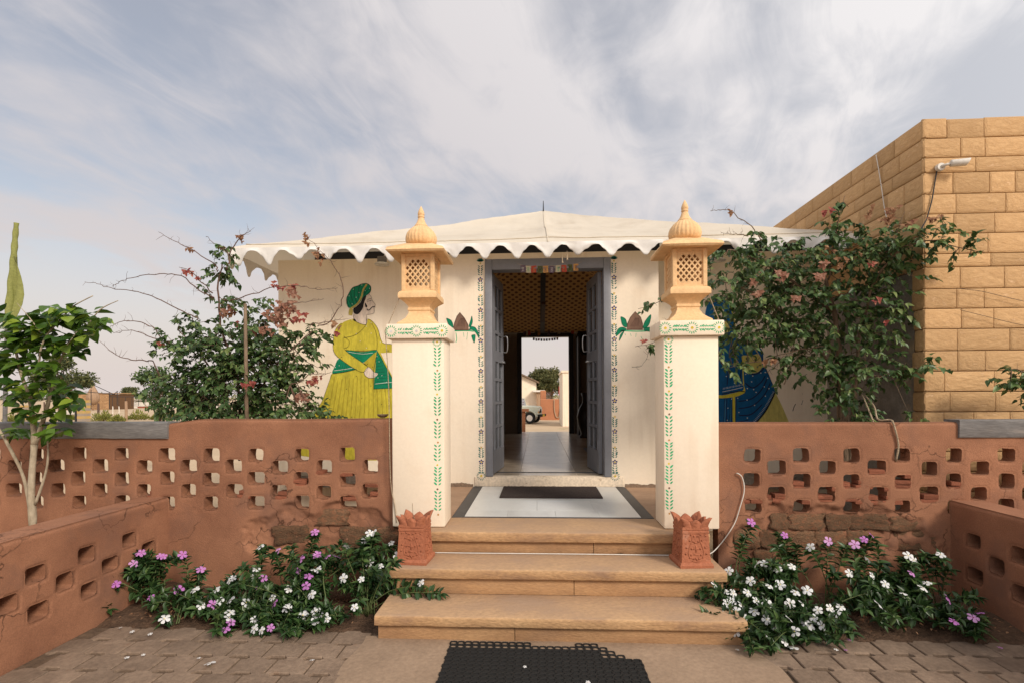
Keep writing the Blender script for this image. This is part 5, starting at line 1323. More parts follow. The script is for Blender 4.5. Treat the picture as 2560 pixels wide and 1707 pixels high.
addf(z8, 'w', [(722, 812), (425, 908), (465, 903), (520, 925), (540, 935), (620, 920), (270, 945), (195, 1025), (555, 1020), (390, 1000), (255, 1060), (295, 1068), (372, 1065), (640, 1065), (705, 1052), (495, 1030), (285, 1110), (260, 1125), (340, 1135), (422, 1110), (482, 1128), (610, 1125), (680, 1130), (410, 1170), (312, 1165), (255, 1183), (350, 1203), (215, 1223), (480, 1215), (525, 1253), (285, 1250), (310, 1285), (370, 1285), (480, 1305), (600, 1205), (635, 1280), (695, 1235), (740, 1205), (720, 1245), (785, 1248), (765, 1162), (830, 1150), (865, 1180), (1040, 883), (1065, 970), (938, 957), (1138, 1017), (1100, 1130), (1237, 1070), (1345, 1040), (1368, 1012), (1265, 860), (1295, 885), (1445, 855), (580, 1340), (890, 1145)])
PLANTS = [  # base pixel x, base Y, label
    (285, 3.50, 'small pink periwinkle in the far left corner of the left flower bed'), (385, 3.42, 'pink periwinkle bush beside the left planter wall'),
    (470, 3.48, 'sparse pink periwinkle left of the first white-flowered bush'), (425, 3.16, 'lone low periwinkle sprig with one white flower on the paving edge'),
    (560, 3.25, 'mixed pink and white periwinkle bush, leftmost of the dense clump'), (650, 3.20, 'mixed periwinkle bush spilling furthest onto the paving at left'),
    (745, 3.34, 'periwinkle bush with pink top flowers in the middle of the dense left clump'), (820, 3.22, 'white periwinkle bush low beside the left end of the bottom step'), (915, 3.36, 'tall white periwinkle bush before the left terracotta planter'),
    (1855, 3.55, 'single pink sprig with a yellow leaf under the white cable'), (1800, 3.14, 'dense white periwinkle bush touching the right end of the bottom step'), (1900, 3.20, 'dense white periwinkle bush, second from the steps on the right'), (2000, 3.22, 'white periwinkle bush at the right side of the dense white clump'),
    (1960, 3.56, 'leggy pink periwinkle against the exposed rubble of the right wall'), (2070, 3.50, 'taller pale periwinkle with a white flower behind the dense white clump'), (2170, 3.46, 'tall pink topped periwinkle in the middle of the right bed'), (2275, 3.42, 'white periwinkle with one pink flower at the right of the right bed'), (2345, 3.52, 'leggy white periwinkle nearest the right planter wall'),
    (2425, 3.22, 'small purple periwinkle seedling by the right paving edge'), (2370, 3.36, 'tiny purple periwinkle sprig left of the seedling by the right planter wall')]
pb = []
for (px_, Y_, lab) in PLANTS:
    q = at(px_, 1500, Y=Y_); t = thing('periwinkle', lab, 'flowering plant', (q.x, Y_, .01)); pb.append((t, Vector((q.x, Y_, .01)), [], px_))
for (px_, py_, kind) in FL:
    Yf = 3.60 - (py_ - 1320) / 300 * .64
    Yf = min(max(Yf, 2.93), 3.66)
    best = min(pb, key=lambda b: (b[3] - px_) ** 2 + ((b[1].y - Yf - .03) * 320) ** 2)
    pos = at(px_, py_, Y=Yf)
    if pos.z < .03: pos.z = .03
    best[2].append((pos, kind))
for bi, (t, base, fl, px_) in enumerate(pb):
    rs = random.Random(bi); stems = MB(); LP, LD, LU, LL, LW_ = [], [], [], [], []
    hmax = max([f[0].z for f in fl] + [.18]); tips = [(f[0], True) for f in fl]
    spread = .13 + .02 * len(fl) ** .5 if len(fl) > 2 else .07
    nx = 10 + int(1.4 * len(fl)) if len(fl) > 3 else 4
    for k in range(nx):
        if fl and rs.random() < .85:
            f0 = rs.choice(fl)[0]; q = f0 + Vector((rs.gauss(0, .06), rs.gauss(0, .06), -abs(rs.gauss(.08, .07))))
        else: q = base + Vector((rs.gauss(0, spread), rs.gauss(0, spread * .7), rs.uniform(.35, .95) * hmax))
        q.z = max(q.z, .06); q.y = min(q.y, 3.70); tips.append((q, False))
    for (tip, isf) in tips:
        end = tip - Vector((0, 0, .020 if isf else 0)); b0 = base + Vector((rs.gauss(0, .035), rs.gauss(0, .03), 0))
        mid = b0.lerp(end, .5) + Vector((rs.gauss(0, .02), rs.gauss(0, .02), .03 + .05 * rs.random()))
        path = smooth_path([b0, mid, end], 5); stems.tube(path, [.0042 - .0022 * i / (len(path) - 1) for i in range(len(path))], 5)
        L = sum((path[i + 1] - path[i]).length for i in range(len(path) - 1)); n = max(4, int(L / .022))
        for k in range(n):
            s = (k + .6) / n
            if s < (.25 if L < .35 else .5): continue
            i = min(int(s * (len(path) - 1)), len(path) - 2); p0 = path[i].lerp(path[i + 1], s * (len(path) - 1) - i)
            ax = (path[i + 1] - path[i]).normalized()
            side = ax.cross(Vector((math.cos(k * 1.57 + bi), math.sin(k * 1.57 + bi), .2))).normalized()
            for sg in (-1, 1):
                d = side * sg + ax * rs.uniform(.15, .55) + Vector((0, -.12, rs.uniform(-.1, .25)))
                LP.append(p0); LD.append(d); LU.append(Vector((rs.gauss(0, .25), rs.gauss(-.15, .25), 1))); l = rs.uniform(.045, .072) * (1.0 if s > .4 else .85); LL.append(l); LW_.append(l * rs.uniform(.40, .50))
        for k in range(7):
            a = k * 2.4 + rs.random(); d = Vector((math.cos(a), math.sin(a), rs.uniform(-.15, .5)))
            LP.append(end - Vector((0, 0, .012))); LD.append(d); LU.append(Vector((0, 0, 1)) - d * .4); l = rs.uniform(.045, .075); LL.append(l); LW_.append(l * .44)
    stems.build('stem', M['stemgreen'], t, smooth=True, fixn=False)['kind'] = 'stuff'
    lm = leaves_mesh('foliage', LP, LD, LU, LL, LW_, M['peri'], .30, .22, big=True)
    obj('foliage', lm, t)['kind'] = 'stuff'
    for (pos, kind) in fl:
        nrm = Vector((rs.gauss(0, .5), -.5 + rs.gauss(0, .4), .7)).normalized(); r = rs.uniform(.023, .034)
        o = obj('flower', FW if kind == 'w' else FP, t, pos + (CAM - pos).normalized() * .034); o.rotation_euler = nrm.to_track_quat('Z', 'Y').to_euler(); o.rotation_euler.rotate_axis('Z', rs.random() * 6); o.scale = (r, r, r)
# fallen petals and leaves
for k, (px_, py_, kind, lab) in enumerate([(525, 1659, 'W', 'large fallen white flower on the left paving'), (317, 1645, 'w', 'small white petal on the left paving, nearest the planter wall'), (358, 1638, 'w', 'tiny white petal between two others on the left paving'), (497, 1646, 'w', 'white petal just left of the large fallen flower'), (780, 1651, 'w', 'white petal on the left paving near the cement apron'), (1984, 1621, 'W', 'large fallen white flower before the dense white periwinkles'),
        (1843, 1625, 'w', 'tiny white petal on the cement apron right of the rubber mat'), (2090, 1625, 'w', 'white petal on the right paving beside a purple petal'), (2065, 1605, 'w', 'white petal under the edge of the right white periwinkles'), (2122, 1600, 'p', 'purple petal on the right paving close to the flower bed'), (2114, 1626, 'p', 'purple petal one paver nearer than the bed edge at right'), (2500, 1620, 'p', 'purple petal at the far right of the paving'),
        (375, 1586, 'w', 'white petal on the soil edge left of the lone low sprig'), (330, 1580, 'w', 'white petal on the soil near the left planter wall'), (300, 1570, 'w', 'white petal in the far left corner of the bed'), (760, 1560, 'w', 'white petal on the soil under the dense left clump'), (1470, 1707, 'w', 'tiny white speck at the near edge of the rubber mat'), (1312, 1668, 'w', 'tiny white petal on the left part of the rubber mat')]):
    q = at(px_, py_, Z=.014); r = .030 if kind == 'W' else random.uniform(.010, .014)
    o = obj('fallen_flower', FP if kind == 'p' else FW, None, (q.x, q.y, .020 + (0.022 if q.y > YB else 0)), (random.uniform(-.2, .2), random.uniform(-.2, .2), k), (r, r, r * .55))
    tag(o, lab, 'petal', 'fallen petals')
# soil litter
P_ = np.stack([RNG.uniform(-2.8, -1.1, 260), RNG.uniform(3.14, 3.55, 260), np.full(260, .045)], 1); P2 = P_.copy(); P2[:, 0] = RNG.uniform(1.1, 2.75, 260)
lt = obj('leaf_litter', leaves_mesh('leaf_litter', np.concatenate([P_, P2]), rvec(520) * np.array([1, 1, .25]), np.tile([0, 0, 1.], (520, 1)), RNG.uniform(.015, .035, 520), RNG.uniform(.008, .016, 520), M['boug_dry']))
tag(lt, 'dry fallen leaves scattered over the flower bed soil', 'leaf litter', kind='stuff')

# ------------------------------------------------------------------ shrubs and trees
def shrub(name, label, cat, base, clumps, branches, leaf, bark, lsize, nobj=260, droop_dir=-.35, lw=.62, heart=False, extra=None, thorn=True, group=None, dens=1.75):
    """clumps: (px, py, rx, ry, Y, rdepth, n leaves) in photo pixels at distance Y; branches: (pixel/Y polyline, r0, r1)"""
    t = thing(name, label, cat, base, group); st = MB(); rs = random.Random(len(clumps))
    P, D, U, L = [], [], [], []
    bp = []
    for (pts, r0, r1) in branches:
        w = [at(p_[0], p_[1], Y=p_[2]) if len(p_) == 3 else Vector(p_[:3]) for p_ in pts]
        w = smooth_path(w, 5)
        for i in range(1, len(w) - 1): w[i] = w[i] + Vector((rs.gauss(0, .004), rs.gauss(0, .006), rs.gauss(0, .004)))
        n = len(w); st.tube(w, [r0 + (r1 - r0) * i / (n - 1) for i in range(n)], 7 if r0 > .01 else 5); bp += w
        if thorn and r0 < .012:
            for i in range(2, n - 1):
                if rs.random() < .75:
                    d = Vector((rs.gauss(0, 1), rs.gauss(0, 1), rs.gauss(.4, 1))).normalized(); ln_ = rs.uniform(.02, .09) * (1.2 - i / n * .4)
                    q1 = w[i] + d * ln_ * .6; st.tube([w[i], q1, q1 + (d + Vector((rs.gauss(0, .5), 0, rs.gauss(0, .5)))).normalized() * ln_ * .5], [.0016, .0012, .0006], 4)
    for (px_, py_, rx, ry, Y_, rd, n) in clumps:
        c = at(px_, py_, Y=Y_); k = Y_ / FPX * 1.02; a, b = rx * k, ry * k
        # sprigs inside the clump: short twigs that carry rows of leaves
        ns = max(1, int(n * dens) // 9)
        for s in range(ns):
            v = Vector(rvec(1)[0]) * rs.uniform(.25, 1) ** .5; o = c + Vector((v.x * a, v.y * rd, v.z * b))
            d = Vector((v.x * a + rs.gauss(0, .4) * a, v.y * rd + rs.gauss(-.02, .06), v.z * b + rs.gauss(0, .04))); d = d.normalized() if d.length > 1e-5 else Vector((1, 0, 0))
            ln_ = rs.uniform(.5, 1.1) * min(a, .16) + .05; e_ = o + d * ln_ + Vector((0, 0, -.25 * ln_)); mid = o.lerp(e_, .5) + Vector((0, 0, .12 * ln_)); st.tube([o, mid, e_], [.0022, .0017, .0009], 4)
            for j in range(9):
                f = (j + .5) / 9; q = (o.lerp(mid, f * 2) if f < .5 else mid.lerp(e_, f * 2 - 1))
                sd = d.cross(Vector((0, 0, 1))) * (1 if j % 2 else -1)
                P.append(q); D.append(sd * rs.uniform(.4, 1) + d * rs.uniform(.2, .8) + Vector((rs.gauss(0, .3), rs.gauss(-.15, .3), droop_dir + rs.gauss(0, .3)))); U.append(Vector((rs.gauss(0, .5), rs.gauss(-.35, .5), 1))); L.append(lsize * rs.uniform(.65, 1.2))
            if s % 4 == 0 and bp:
                nb = min(bp, key=lambda z_: (z_ - o).length_squared); m1 = o.lerp(nb, .5) + Vector((rs.gauss(0, .02), rs.gauss(0, .02), -.03)); st.tube([nb, m1, o], [.004, .003, .002], 4)
    st.build('stem', bark, t, smooth=True, fixn=False)
    order = sorted(range(len(P)), key=lambda i: P[i].y + rs.uniform(-.05, .25)); near, rest = order[:nobj], order[nobj:]
    lm1 = leaves_mesh('leaf', [(0, 0, 0)], [(1, 0, 0)], [(0, 0, 1)], [1], [lw], leaf, .28, .22, big=True, heart=heart)
    for i in near:
        o = obj('leaf', lm1, t, P[i]); o.rotation_euler = orient(D[i], U[i]).to_euler(); o.scale = (L[i],) * 3
    if rest:
        f = obj('foliage', leaves_mesh('foliage', [P[i] for i in rest], [D[i] for i in rest], [U[i] for i in rest], [L[i] for i in rest], [L[i] * lw for i in rest], leaf, .28, .22, heart=heart), t); f['kind'] = 'stuff'
    for (nm, m_, cl, sz) in (extra or []):
        PP, DD, UU, LL = [], [], [], []
        for (px_, py_, rx, ry, Y_, n) in cl:
            c = at(px_, py_, Y=Y_); k = Y_ / FPX
            for i in range(n):
                v = Vector(rvec(1)[0]) * rs.random() ** .5; o = c + Vector((v.x * rx * k, v.y * .08, v.z * ry * k))
                for j in range(3): a = j * 2.1 + rs.random(); PP.append(o); DD.append(Vector((math.cos(a), rs.gauss(-.3, .3), math.sin(a) - .2))); UU.append(Vector((0, -1, .3)) + Vector(rvec(1)[0]) * .3); LL.append(sz * rs.uniform(.7, 1.2))
        f = obj(nm, leaves_mesh(nm, PP, DD, UU, LL, [l * .75 for l in LL], m_, .4, .1, heart=True), t); f['kind'] = 'stuff'
    return t
z1 = lambda u, v: (u / 2.614, 500 + v / 2.614)
z2 = lambda u, v: (580 + u / 2.6125, 460 + v / 2.6125)
z4 = lambda u, v: (1580 + u / 2.6125, 480 + v / 2.6125)
z5 = lambda u, v: (1940 + u / 1.913, 260 + v / 1.913)
def bz(cv, Y, pts): return [(*cv(*p_), Y) for p_ in pts]
# left bougainvillea
YLB = 4.75
shrub('bougainvillea_bush', 'straggly green bougainvillea with red and dried flowers behind the left wall', 'bush', (-2.6, 4.7, 0),
      [(553, 672, 24, 30, YLB, .10, 60), (572, 630, 14, 14, YLB, .06, 22), (548, 745, 38, 16, YLB, .12, 34), (610, 755, 45, 12, YLB, .12, 34), (455, 818, 22, 12, YLB, .08, 22), (430, 838, 18, 14, YLB, .08, 18), (500, 812, 25, 25, YLB, .1, 50), (535, 830, 30, 25, YLB, .12, 60), (400, 870, 20, 12, YLB, .08, 18),
       (575, 865, 70, 40, YLB, .25, 260), (520, 900, 70, 40, YLB, .25, 260), (620, 930, 90, 60, YLB, .30, 420), (560, 985, 90, 55, YLB, .30, 420), (470, 960, 60, 45, YLB, .22, 240), (420, 1000, 40, 30, YLB, .15, 80), (680, 900, 60, 40, YLB, .25, 200), (690, 985, 60, 50, YLB, .25, 220), (735, 872, 45, 30, YLB - .1, .15, 120), (772, 838, 32, 16, YLB - .1, .1, 60), (650, 830, 40, 25, YLB, .2, 90), (740, 1020, 60, 24, YLB - .1, .2, 90), (795, 1036, 40, 14, YLB - .1, .1, 50), (520, 1035, 60, 22, YLB, .25, 120), (620, 1040, 90, 18, YLB, .25, 150), (770, 925, 30, 12, YLB, .1, 30), (730, 965, 25, 12, YLB, .1, 25), (470, 860, 40, 20, YLB, .12, 50), (640, 790, 30, 20, YLB, .15, 50)],
      [([(600, 1150, YLB), (600, 1040, YLB), (590, 930, YLB), (555, 830, YLB), (545, 740, YLB), (555, 660, YLB)], .018, .006), ([(600, 1150, YLB), (560, 1000, YLB + .1), (500, 880, YLB), (450, 830, YLB)], .014, .004), ([(610, 1150, YLB), (660, 960, YLB), (720, 880, YLB - .1), (780, 830, YLB - .15)], .014, .003), ([(590, 930, YLB), (640, 860, YLB + .1), (680, 770, YLB)], .010, .003)] +
      [(bz(z1, YLB - .05, s), .0062, .0018) for s in ([(1290, 770), (1230, 745), (1050, 660), (900, 600), (720, 575), (640, 548), (555, 535)], [(1400, 640), (1330, 605), (1180, 500), (1040, 485), (860, 510), (770, 540), (730, 565)], [(1420, 470), (1400, 420), (1260, 330), (1140, 270), (1035, 210)], [(1480, 460), (1500, 360), (1430, 310), (1345, 240)], [(1500, 360), (1550, 270), (1590, 230), (1640, 205)], [(1060, 930), (1000, 830), (870, 790), (780, 800), (720, 830)], [(1200, 960), (1000, 900), (860, 850), (740, 870)], [(1000, 1050), (910, 1045), (800, 1030), (740, 1000), (650, 920)], [(1400, 1340), (1310, 1250), (1290, 1100), (1270, 1000)], [(1390, 610), (1260, 480), (1170, 440)])] +
      [(bz(z2, YLB - .25, s), .0055, .0016) for s in ([(560, 930), (630, 905), (720, 760), (710, 620), (640, 500), (560, 420), (490, 350)], [(-60, 760), (60, 745), (250, 680), (430, 665), (560, 690), (690, 680)], [(380, 1310), (440, 1290), (510, 1240), (600, 1240), (650, 1230)], [(500, 920), (620, 900), (740, 885)], [(280, 850), (360, 790), (480, 770), (600, 750)])],
      M['boug'], M['twig'], .054, 290, -.45, .68, True, dens=2.25, extra=
      [('flower', M['boug_flower'], [(715, 765, 30, 24, YLB - .2, 34), (690, 800, 40, 30, YLB - .2, 34), (735, 735, 16, 14, YLB - .2, 12), (660, 830, 30, 14, YLB - .15, 14), (755, 990, 25, 12, YLB - .2, 14), (570, 780, 20, 16, YLB, 12), (440, 905, 10, 10, YLB - .1, 4)], .034),
       ('red_flower', M['bract'], [(465, 680, 11, 9, YLB - .1, 6), (500, 700, 8, 5, YLB - .1, 2), (750, 800, 20, 10, YLB - .2, 6), (790, 952, 22, 14, YLB - .2, 8), (588, 812, 12, 8, YLB - .1, 4), (690, 715, 35, 8, YLB - .2, 5), (403, 860, 5, 4, YLB - .1, 2), (740, 780, 30, 18, YLB - .2, 7), (620, 962, 20, 8, YLB - .35, 4), (735, 715, 6, 6, YLB - .2, 3), (850, 835, 8, 6, YLB - .25, 3)], .034),
       ('dry_leaf', M['boug_dry'], [(603, 597, 8, 9, YLB, 10), (475, 625, 10, 5, YLB, 4), (555, 622, 8, 8, YLB, 4), (575, 785, 12, 10, YLB, 8), (700, 790, 40, 40, YLB - .1, 26), (800, 640, 14, 22, YLB - .25, 8), (765, 602, 6, 14, YLB - .25, 6), (840, 815, 14, 10, YLB - .25, 5)], .030)])
# bamboo stake in the left bush
tag(MB().tube([at(620, 1150, Y=YLB - .3), at(616, 1000, Y=YLB - .3), at(613, 760, Y=YLB - .3)], [.018, .017, .014], 9).build('wooden_stake', M['bark'], smooth=True), 'straight wooden stake standing inside the left bush', 'stake')
# right bougainvillea
YRB = 4.70
shrub('bougainvillea_bush', 'large dense dark green bougainvillea beside the stone building', 'bush', (2.6, 4.6, 0),
      [(1830, 632, 34, 15, YRB - .2, .12, 70), (1870, 655, 30, 16, YRB - .1, .12, 60), (1795, 688, 24, 16, YRB - .2, .1, 50), (1840, 700, 40, 20, YRB - .1, .15, 80), (1960, 638, 90, 32, YRB, .25, 300), (1900, 725, 90, 45, YRB, .28, 330), (2050, 690, 110, 70, YRB, .35, 600), (2160, 640, 90, 45, YRB - .1, .3, 380), (2080, 790, 100, 70, YRB, .35, 600), (1880, 815, 70, 45, YRB, .25, 260), (1830, 860, 45, 40, YRB - .1, .2, 170), (1980, 860, 60, 40, YRB, .25, 200), (1985, 920, 55, 20, YRB - .1, .15, 90), (2060, 900, 50, 40, YRB, .2, 190), (2120, 960, 40, 55, YRB - .1, .2, 230), (2100, 1030, 45, 35, YRB - .2, .18, 160), (2170, 890, 40, 40, YRB - .2, .2, 150), (2195, 760, 55, 30, YRB - .2, .18, 140), (2235, 700, 40, 22, YRB - .3, .15, 80), (2210, 815, 35, 40, YRB - .3, .15, 110), (2250, 600, 45, 25, YRB - .4, .15, 110), (2200, 610, 50, 30, YRB - .2, .2, 130),
       (2215, 932, 50, 12, YRB - .4, .10, 70), (2275, 925, 35, 14, 4.2, .08, 55), (2310, 595, 30, 14, 4.2, .07, 50), (2350, 615, 25, 10, 4.15, .06, 40), (2355, 577, 22, 7, 4.15, .05, 26), (2400, 622, 24, 8, 4.15, .05, 34), (2445, 628, 14, 6, 4.15, .04, 18), (2090, 560, 26, 28, YRB - .1, .12, 70), (2105, 515, 10, 12, YRB - .1, .06, 16), (2085, 600, 40, 20, YRB, .15, 70), (1755, 745, 22, 16, YRB - .3, .08, 34), (1790, 760, 26, 14, YRB - .2, .1, 40), (1645, 752, 28, 7, 4.55, .05, 26), (1612, 862, 18, 8, 4.55, .05, 22), (1885, 585, 16, 16, YRB - .1, .08, 26), (1880, 610, 20, 14, YRB - .1, .08, 26), (2300, 1048, 16, 14, 4.25, .06, 20), (2010, 770, 70, 50, YRB + .1, .3, 240), (1930, 790, 50, 40, YRB, .25, 160), (1815, 910, 28, 30, YRB - .2, .12, 60), (1920, 680, 60, 30, YRB, .2, 150)],
      [([(2108, 1180, YRB - .1), (2110, 1040, YRB - .1), (2100, 900, YRB), (2085, 780, YRB), (2060, 690, YRB)], .035, .014), ([(2120, 1180, YRB - .1), (2135, 1000, YRB - .15), (2150, 850, YRB - .1), (2180, 720, YRB - .2), (2250, 620, YRB - .4)], .022, .006), ([(2100, 1180, YRB), (2090, 950, YRB), (2010, 830, YRB), (1900, 740, YRB), (1800, 700, YRB - .2)], .018, .004), ([(2085, 780, YRB), (1960, 690, YRB), (1870, 640, YRB - .1), (1820, 625, YRB - .2)], .014, .004), ([(2070, 700, YRB), (2085, 600, YRB), (2100, 540, YRB - .1), (2112, 490, YRB - .1)], .009, .002), ([(2250, 620, YRB - .4), (2330, 602, 4.17), (2400, 620, 4.15), (2462, 632, 4.15)], .006, .002), ([(2140, 940, YRB - .2), (2200, 938, YRB - .35), (2270, 922, 4.2), (2310, 918, 4.18)], .007, .002), ([(1960, 960, YRB - .1), (1985, 900, YRB - .1), (2040, 870, YRB)], .006, .003),
       (bz(z4, YRB - .1, [(880, 350), (830, 300), (780, 230), (640, 130), (580, 118), (512, 125)]), .0055, .002), (bz(z4, YRB - .2, [(760, 290), (700, 280), (640, 275), (580, 272)]), .004, .0015), (bz(z4, 4.55, [(420, 680), (270, 700), (180, 720), (40, 765)]), .005, .002), (bz(z4, 4.6, [(300, 760), (180, 900), (140, 980), (20, 1010)]), .004, .002), (bz(z4, 4.6, [(110, 1030), (95, 1090), (50, 1135), (0, 1140)]), .0015, .001), (bz(z4, YRB - .1, [(1300, 1000), (1050, 1040), (800, 1110), (590, 1125)]), .006, .003), (bz(z4, YRB - .1, [(1000, 1060), (950, 1120), (880, 1180)]), .004, .002), ([(2330, 600, 4.17), (2345, 570, 4.15), (2370, 560, 4.15)], .004, .0015), ([(2225, 640, YRB - .3), (2250, 560, YRB - .4), (2262, 530, YRB - .4)], .004, .0015)],
      M['boug'], M['bark'], .056, 300, -.5, .66, True, dens=1.22, extra=
      [('flower', M['boug_flower'], [(1952, 688, 12, 13, YRB - .35, 9), (2045, 695, 9, 13, YRB - .45, 7), (1880, 708, 8, 6, YRB - .3, 4), (1895, 735, 12, 6, YRB - .3, 5), (1985, 745, 8, 5, YRB - .4, 4), (2060, 665, 14, 8, YRB - .45, 4)], .036),
       ('red_flower', M['bract'], [(2065, 530, 9, 7, YRB - .2, 4), (2200, 750, 10, 6, YRB - .5, 2), (2205, 810, 6, 5, YRB - .5, 1), (1610, 855, 4, 4, 4.52, 2), (2170, 665, 6, 6, YRB - .45, 2)], .034),
       ('dry_leaf', M['boug_dry'], [(2215, 545, 14, 22, YRB - .4, 10), (2175, 530, 14, 14, YRB - .3, 5), (2230, 525, 10, 6, YRB - .4, 6), (2280, 560, 20, 14, 4.2, 8), (1920, 905, 14, 12, YRB - .2, 6), (2100, 640, 60, 30, YRB - .35, 7), (1830, 530, 6, 4, YRB - .1, 2), (2330, 548, 10, 6, 4.15, 5)], .034)])
# hanging leaves on the long twig above the roof
shrub('bougainvillea_spray', 'green leaf spray reaching in from the right edge before the stone wall', 'plant', (3.75, 3.95, 0),
      [(2545, 925, 26, 12, 4.02, .06, 40), (2530, 950, 20, 10, 4.02, .06, 26), (2560, 945, 24, 20, 4.02, .08, 36), (2600, 960, 40, 30, 4.05, .1, 60)], [([(2700, 1200, 4.05), (2640, 1020, 4.05), (2580, 940, 4.02), (2520, 920, 4.0)], .01, .002)], M['boug'], M['bark'], .055, 40, -.3, .62, True)
# left broad-leaved tree in the corner
YT = 3.42
def fig():
    t = thing('broad_leaf_tree', 'young broad-leaved tree with pale trunk in the corner behind the left planter wall', 'tree', (at(82, 1300, Y=YT).x, YT, 0)); rs = random.Random(4)
    cv = lambda u, v: (u / 2.614, 500 + v / 2.614)
    b = MB()
    for pts, r0, r1 in (([(80, 1460, YT), (82, 1310, YT), (78, 1220, YT), (86, 1110, YT)], .038, .030), ([(86, 1110, YT), (83, 1060, YT), (75, 1000, YT), (55, 940, YT - .05), (40, 880, YT)], .028, .012), ([(86, 1112, YT), (105, 1060, YT), (122, 1000, YT), (133, 950, YT + .05), (150, 900, YT + .05), (190, 840, YT), (215, 810, YT)], .024, .008), ([(75, 1270, YT + .05), (58, 1190, YT + .05), (25, 1120, YT), (-10, 1060, YT)], .018, .012), ([(88, 1260, YT), (112, 1190, YT), (120, 1140, YT), (118, 1090, YT)], .014, .007),
                        ([(78, 1000, YT), (95, 920, YT - .1), (110, 850, YT - .1), (160, 790, YT), (185, 765, YT), (232, 740, YT)], .012, .005), ([(60, 940, YT), (30, 860, YT + .1), (-20, 820, YT)], .010, .005), ([(215, 820, YT), (250, 775, YT), (295, 752, YT)], .007, .004), ([(100, 830, YT - .1), (70, 790, YT - .1), (42, 758, YT)], .006, .002), ([(60, 850, YT), (30, 835, YT), (0, 818, YT)], .005, .002), ([(150, 900, YT), (170, 860, YT - .1), (200, 820, YT)], .008, .004)):
        w = smooth_path([at(a_, b_, Y=c_) for a_, b_, c_ in pts], 5); n = len(w); b.tube(w, [(r0 + (r1 - r0) * i / (n - 1)) * (.66 + .07 * rs.uniform(-1, 1)) for i in range(n)], 9)
    b.build('trunk', M['palebark'], t, smooth=True, fixn=False)
    lm = [leaves_mesh('leaf', [(0, 0, 0)], [(1, 0, 0)], [(0, 0, 1)], [1], [w_], M['fig'], fo, dr, big=True) for w_, fo, dr in ((.62, .18, .2), (.55, .30, .32), (.68, .10, .12))]
    cl = [(60, 820, 60, 30, 22), (120, 790, 45, 28, 18), (175, 785, 40, 28, 18), (225, 800, 40, 28, 18), (20, 850, 40, 35, 16), (90, 860, 50, 35, 20), (150, 850, 45, 35, 16), (200, 850, 30, 25, 10), (40, 910, 45, 35, 18), (110, 920, 50, 35, 18), (30, 980, 40, 35, 14), (85, 980, 45, 35, 14), (150, 960, 30, 40, 12), (170, 1000, 25, 30, 8), (130, 1040, 30, 20, 8), (130, 1080, 30, 18, 9), (40, 1080, 30, 15, 7), (60, 1030, 25, 12, 5), (185, 880, 20, 15, 6), (5, 790, 20, 20, 5), (-40, 900, 50, 90, 20)]
    LS = []
    for (px_, py_, rx, ry, n) in cl:
        for k in range(int(n * 2.4)):
            v = Vector(rvec(1)[0]) * rs.random() ** .4; Y_ = YT + v.y * .24; q = at(px_ + v.x * rx, py_ - v.z * ry, Y=Y_)
            d = Vector((v.x + rs.gauss(0, .5), v.y - .35 + rs.gauss(0, .45), -.15 + rs.gauss(0, .35))).normalized(); u = Vector((rs.gauss(0, .35), -.35 + rs.gauss(0, .3), 1))
            LS.append((q, d, u, rs.uniform(.075, .125)))
    LS.sort(key=lambda z_: z_[0].y)
    for q, d, u, l in LS[:290]:
        o = obj('leaf', rs.choice(lm), t, q - d * l * .5); o.rotation_euler = orient(d, u).to_euler(); o.scale = (l, l, l)
    R_ = LS[290:]; f = obj('foliage', leaves_mesh('foliage', [z_[0] for z_ in R_], [z_[1] for z_ in R_], [z_[2] for z_ in R_], [z_[3] for z_ in R_], [z_[3] * .6 for z_ in R_], M['fig'], .2, .2, big=True), t); f['kind'] = 'stuff'
fig()

# ------------------------------------------------------------------ far background
def gz(x, y): return float(ground_z(x, y))
def far_tree(name, label, px_, py_base, py_top, wpx, Y, leafm, n, ls, flat=.5, trunk_r=.08, lean=0, cat='tree', group=None, bark=None, ncl=13):
    b = at(px_, py_base, Y=Y); top = at(px_, py_top, Y=Y); zb = gz(b.x, Y); h = top.z - zb; w = wpx / FPX * Y
    t = thing(name, label, cat, (b.x, Y, zb), group); rs = random.Random(int(px_)); st = MB()
    base = Vector((b.x, Y, zb)); fork = base + Vector((lean * .4, 0, h * .42)); st.tube(smooth_path([base, base + Vector((lean * .2, 0, h * .2)), fork], 3), [trunk_r, trunk_r * .9, trunk_r * .85, trunk_r * .8, trunk_r * .75, trunk_r * .7, trunk_r * .65], 7)
    P, D, U, L = [], [], [], []; cs = []
    for k in range(ncl):
        a = rs.uniform(0, 6.28); r = rs.uniform(.05, .5) * w; cs.append(fork + Vector((math.cos(a) * r + lean, math.sin(a) * r * .7, h * rs.uniform(.12, .52) * (1.05 - .5 * (r / w)))))
        st.tube([fork, fork.lerp(cs[-1], .5) + Vector((0, 0, .04 * h)), cs[-1]], [trunk_r * .5, trunk_r * .28, trunk_r * .12], 5)
    for c in cs:
        rr = w * rs.uniform(.12, .22)
        for i in range(n // ncl):
            v = Vector(rvec(1)[0]) * rs.random() ** .45; P.append(c + Vector((v.x * rr, v.y * rr, v.z * rr * flat))); D.append(Vector(rvec(1)[0])); U.append(Vector(rvec(1)[0])); L.append(ls * rs.uniform(.6, 1.3))
    st.build('trunk', bark or M['bark'], t, smooth=True, fixn=False)
    f = obj('crown', leaves_mesh('crown', P, D, U, L, [l * .5 for l in L], leafm), t); f['kind'] = 'stuff'
z5b = lambda u, v: (u / 4.523, 880 + v / 4.523)
far_tree('acacia_tree', 'lone flat-topped acacia on the far desert plain', 326, 1004, 962, 60, 100, M['far_leaf'], 2600, .30, .4, .14)
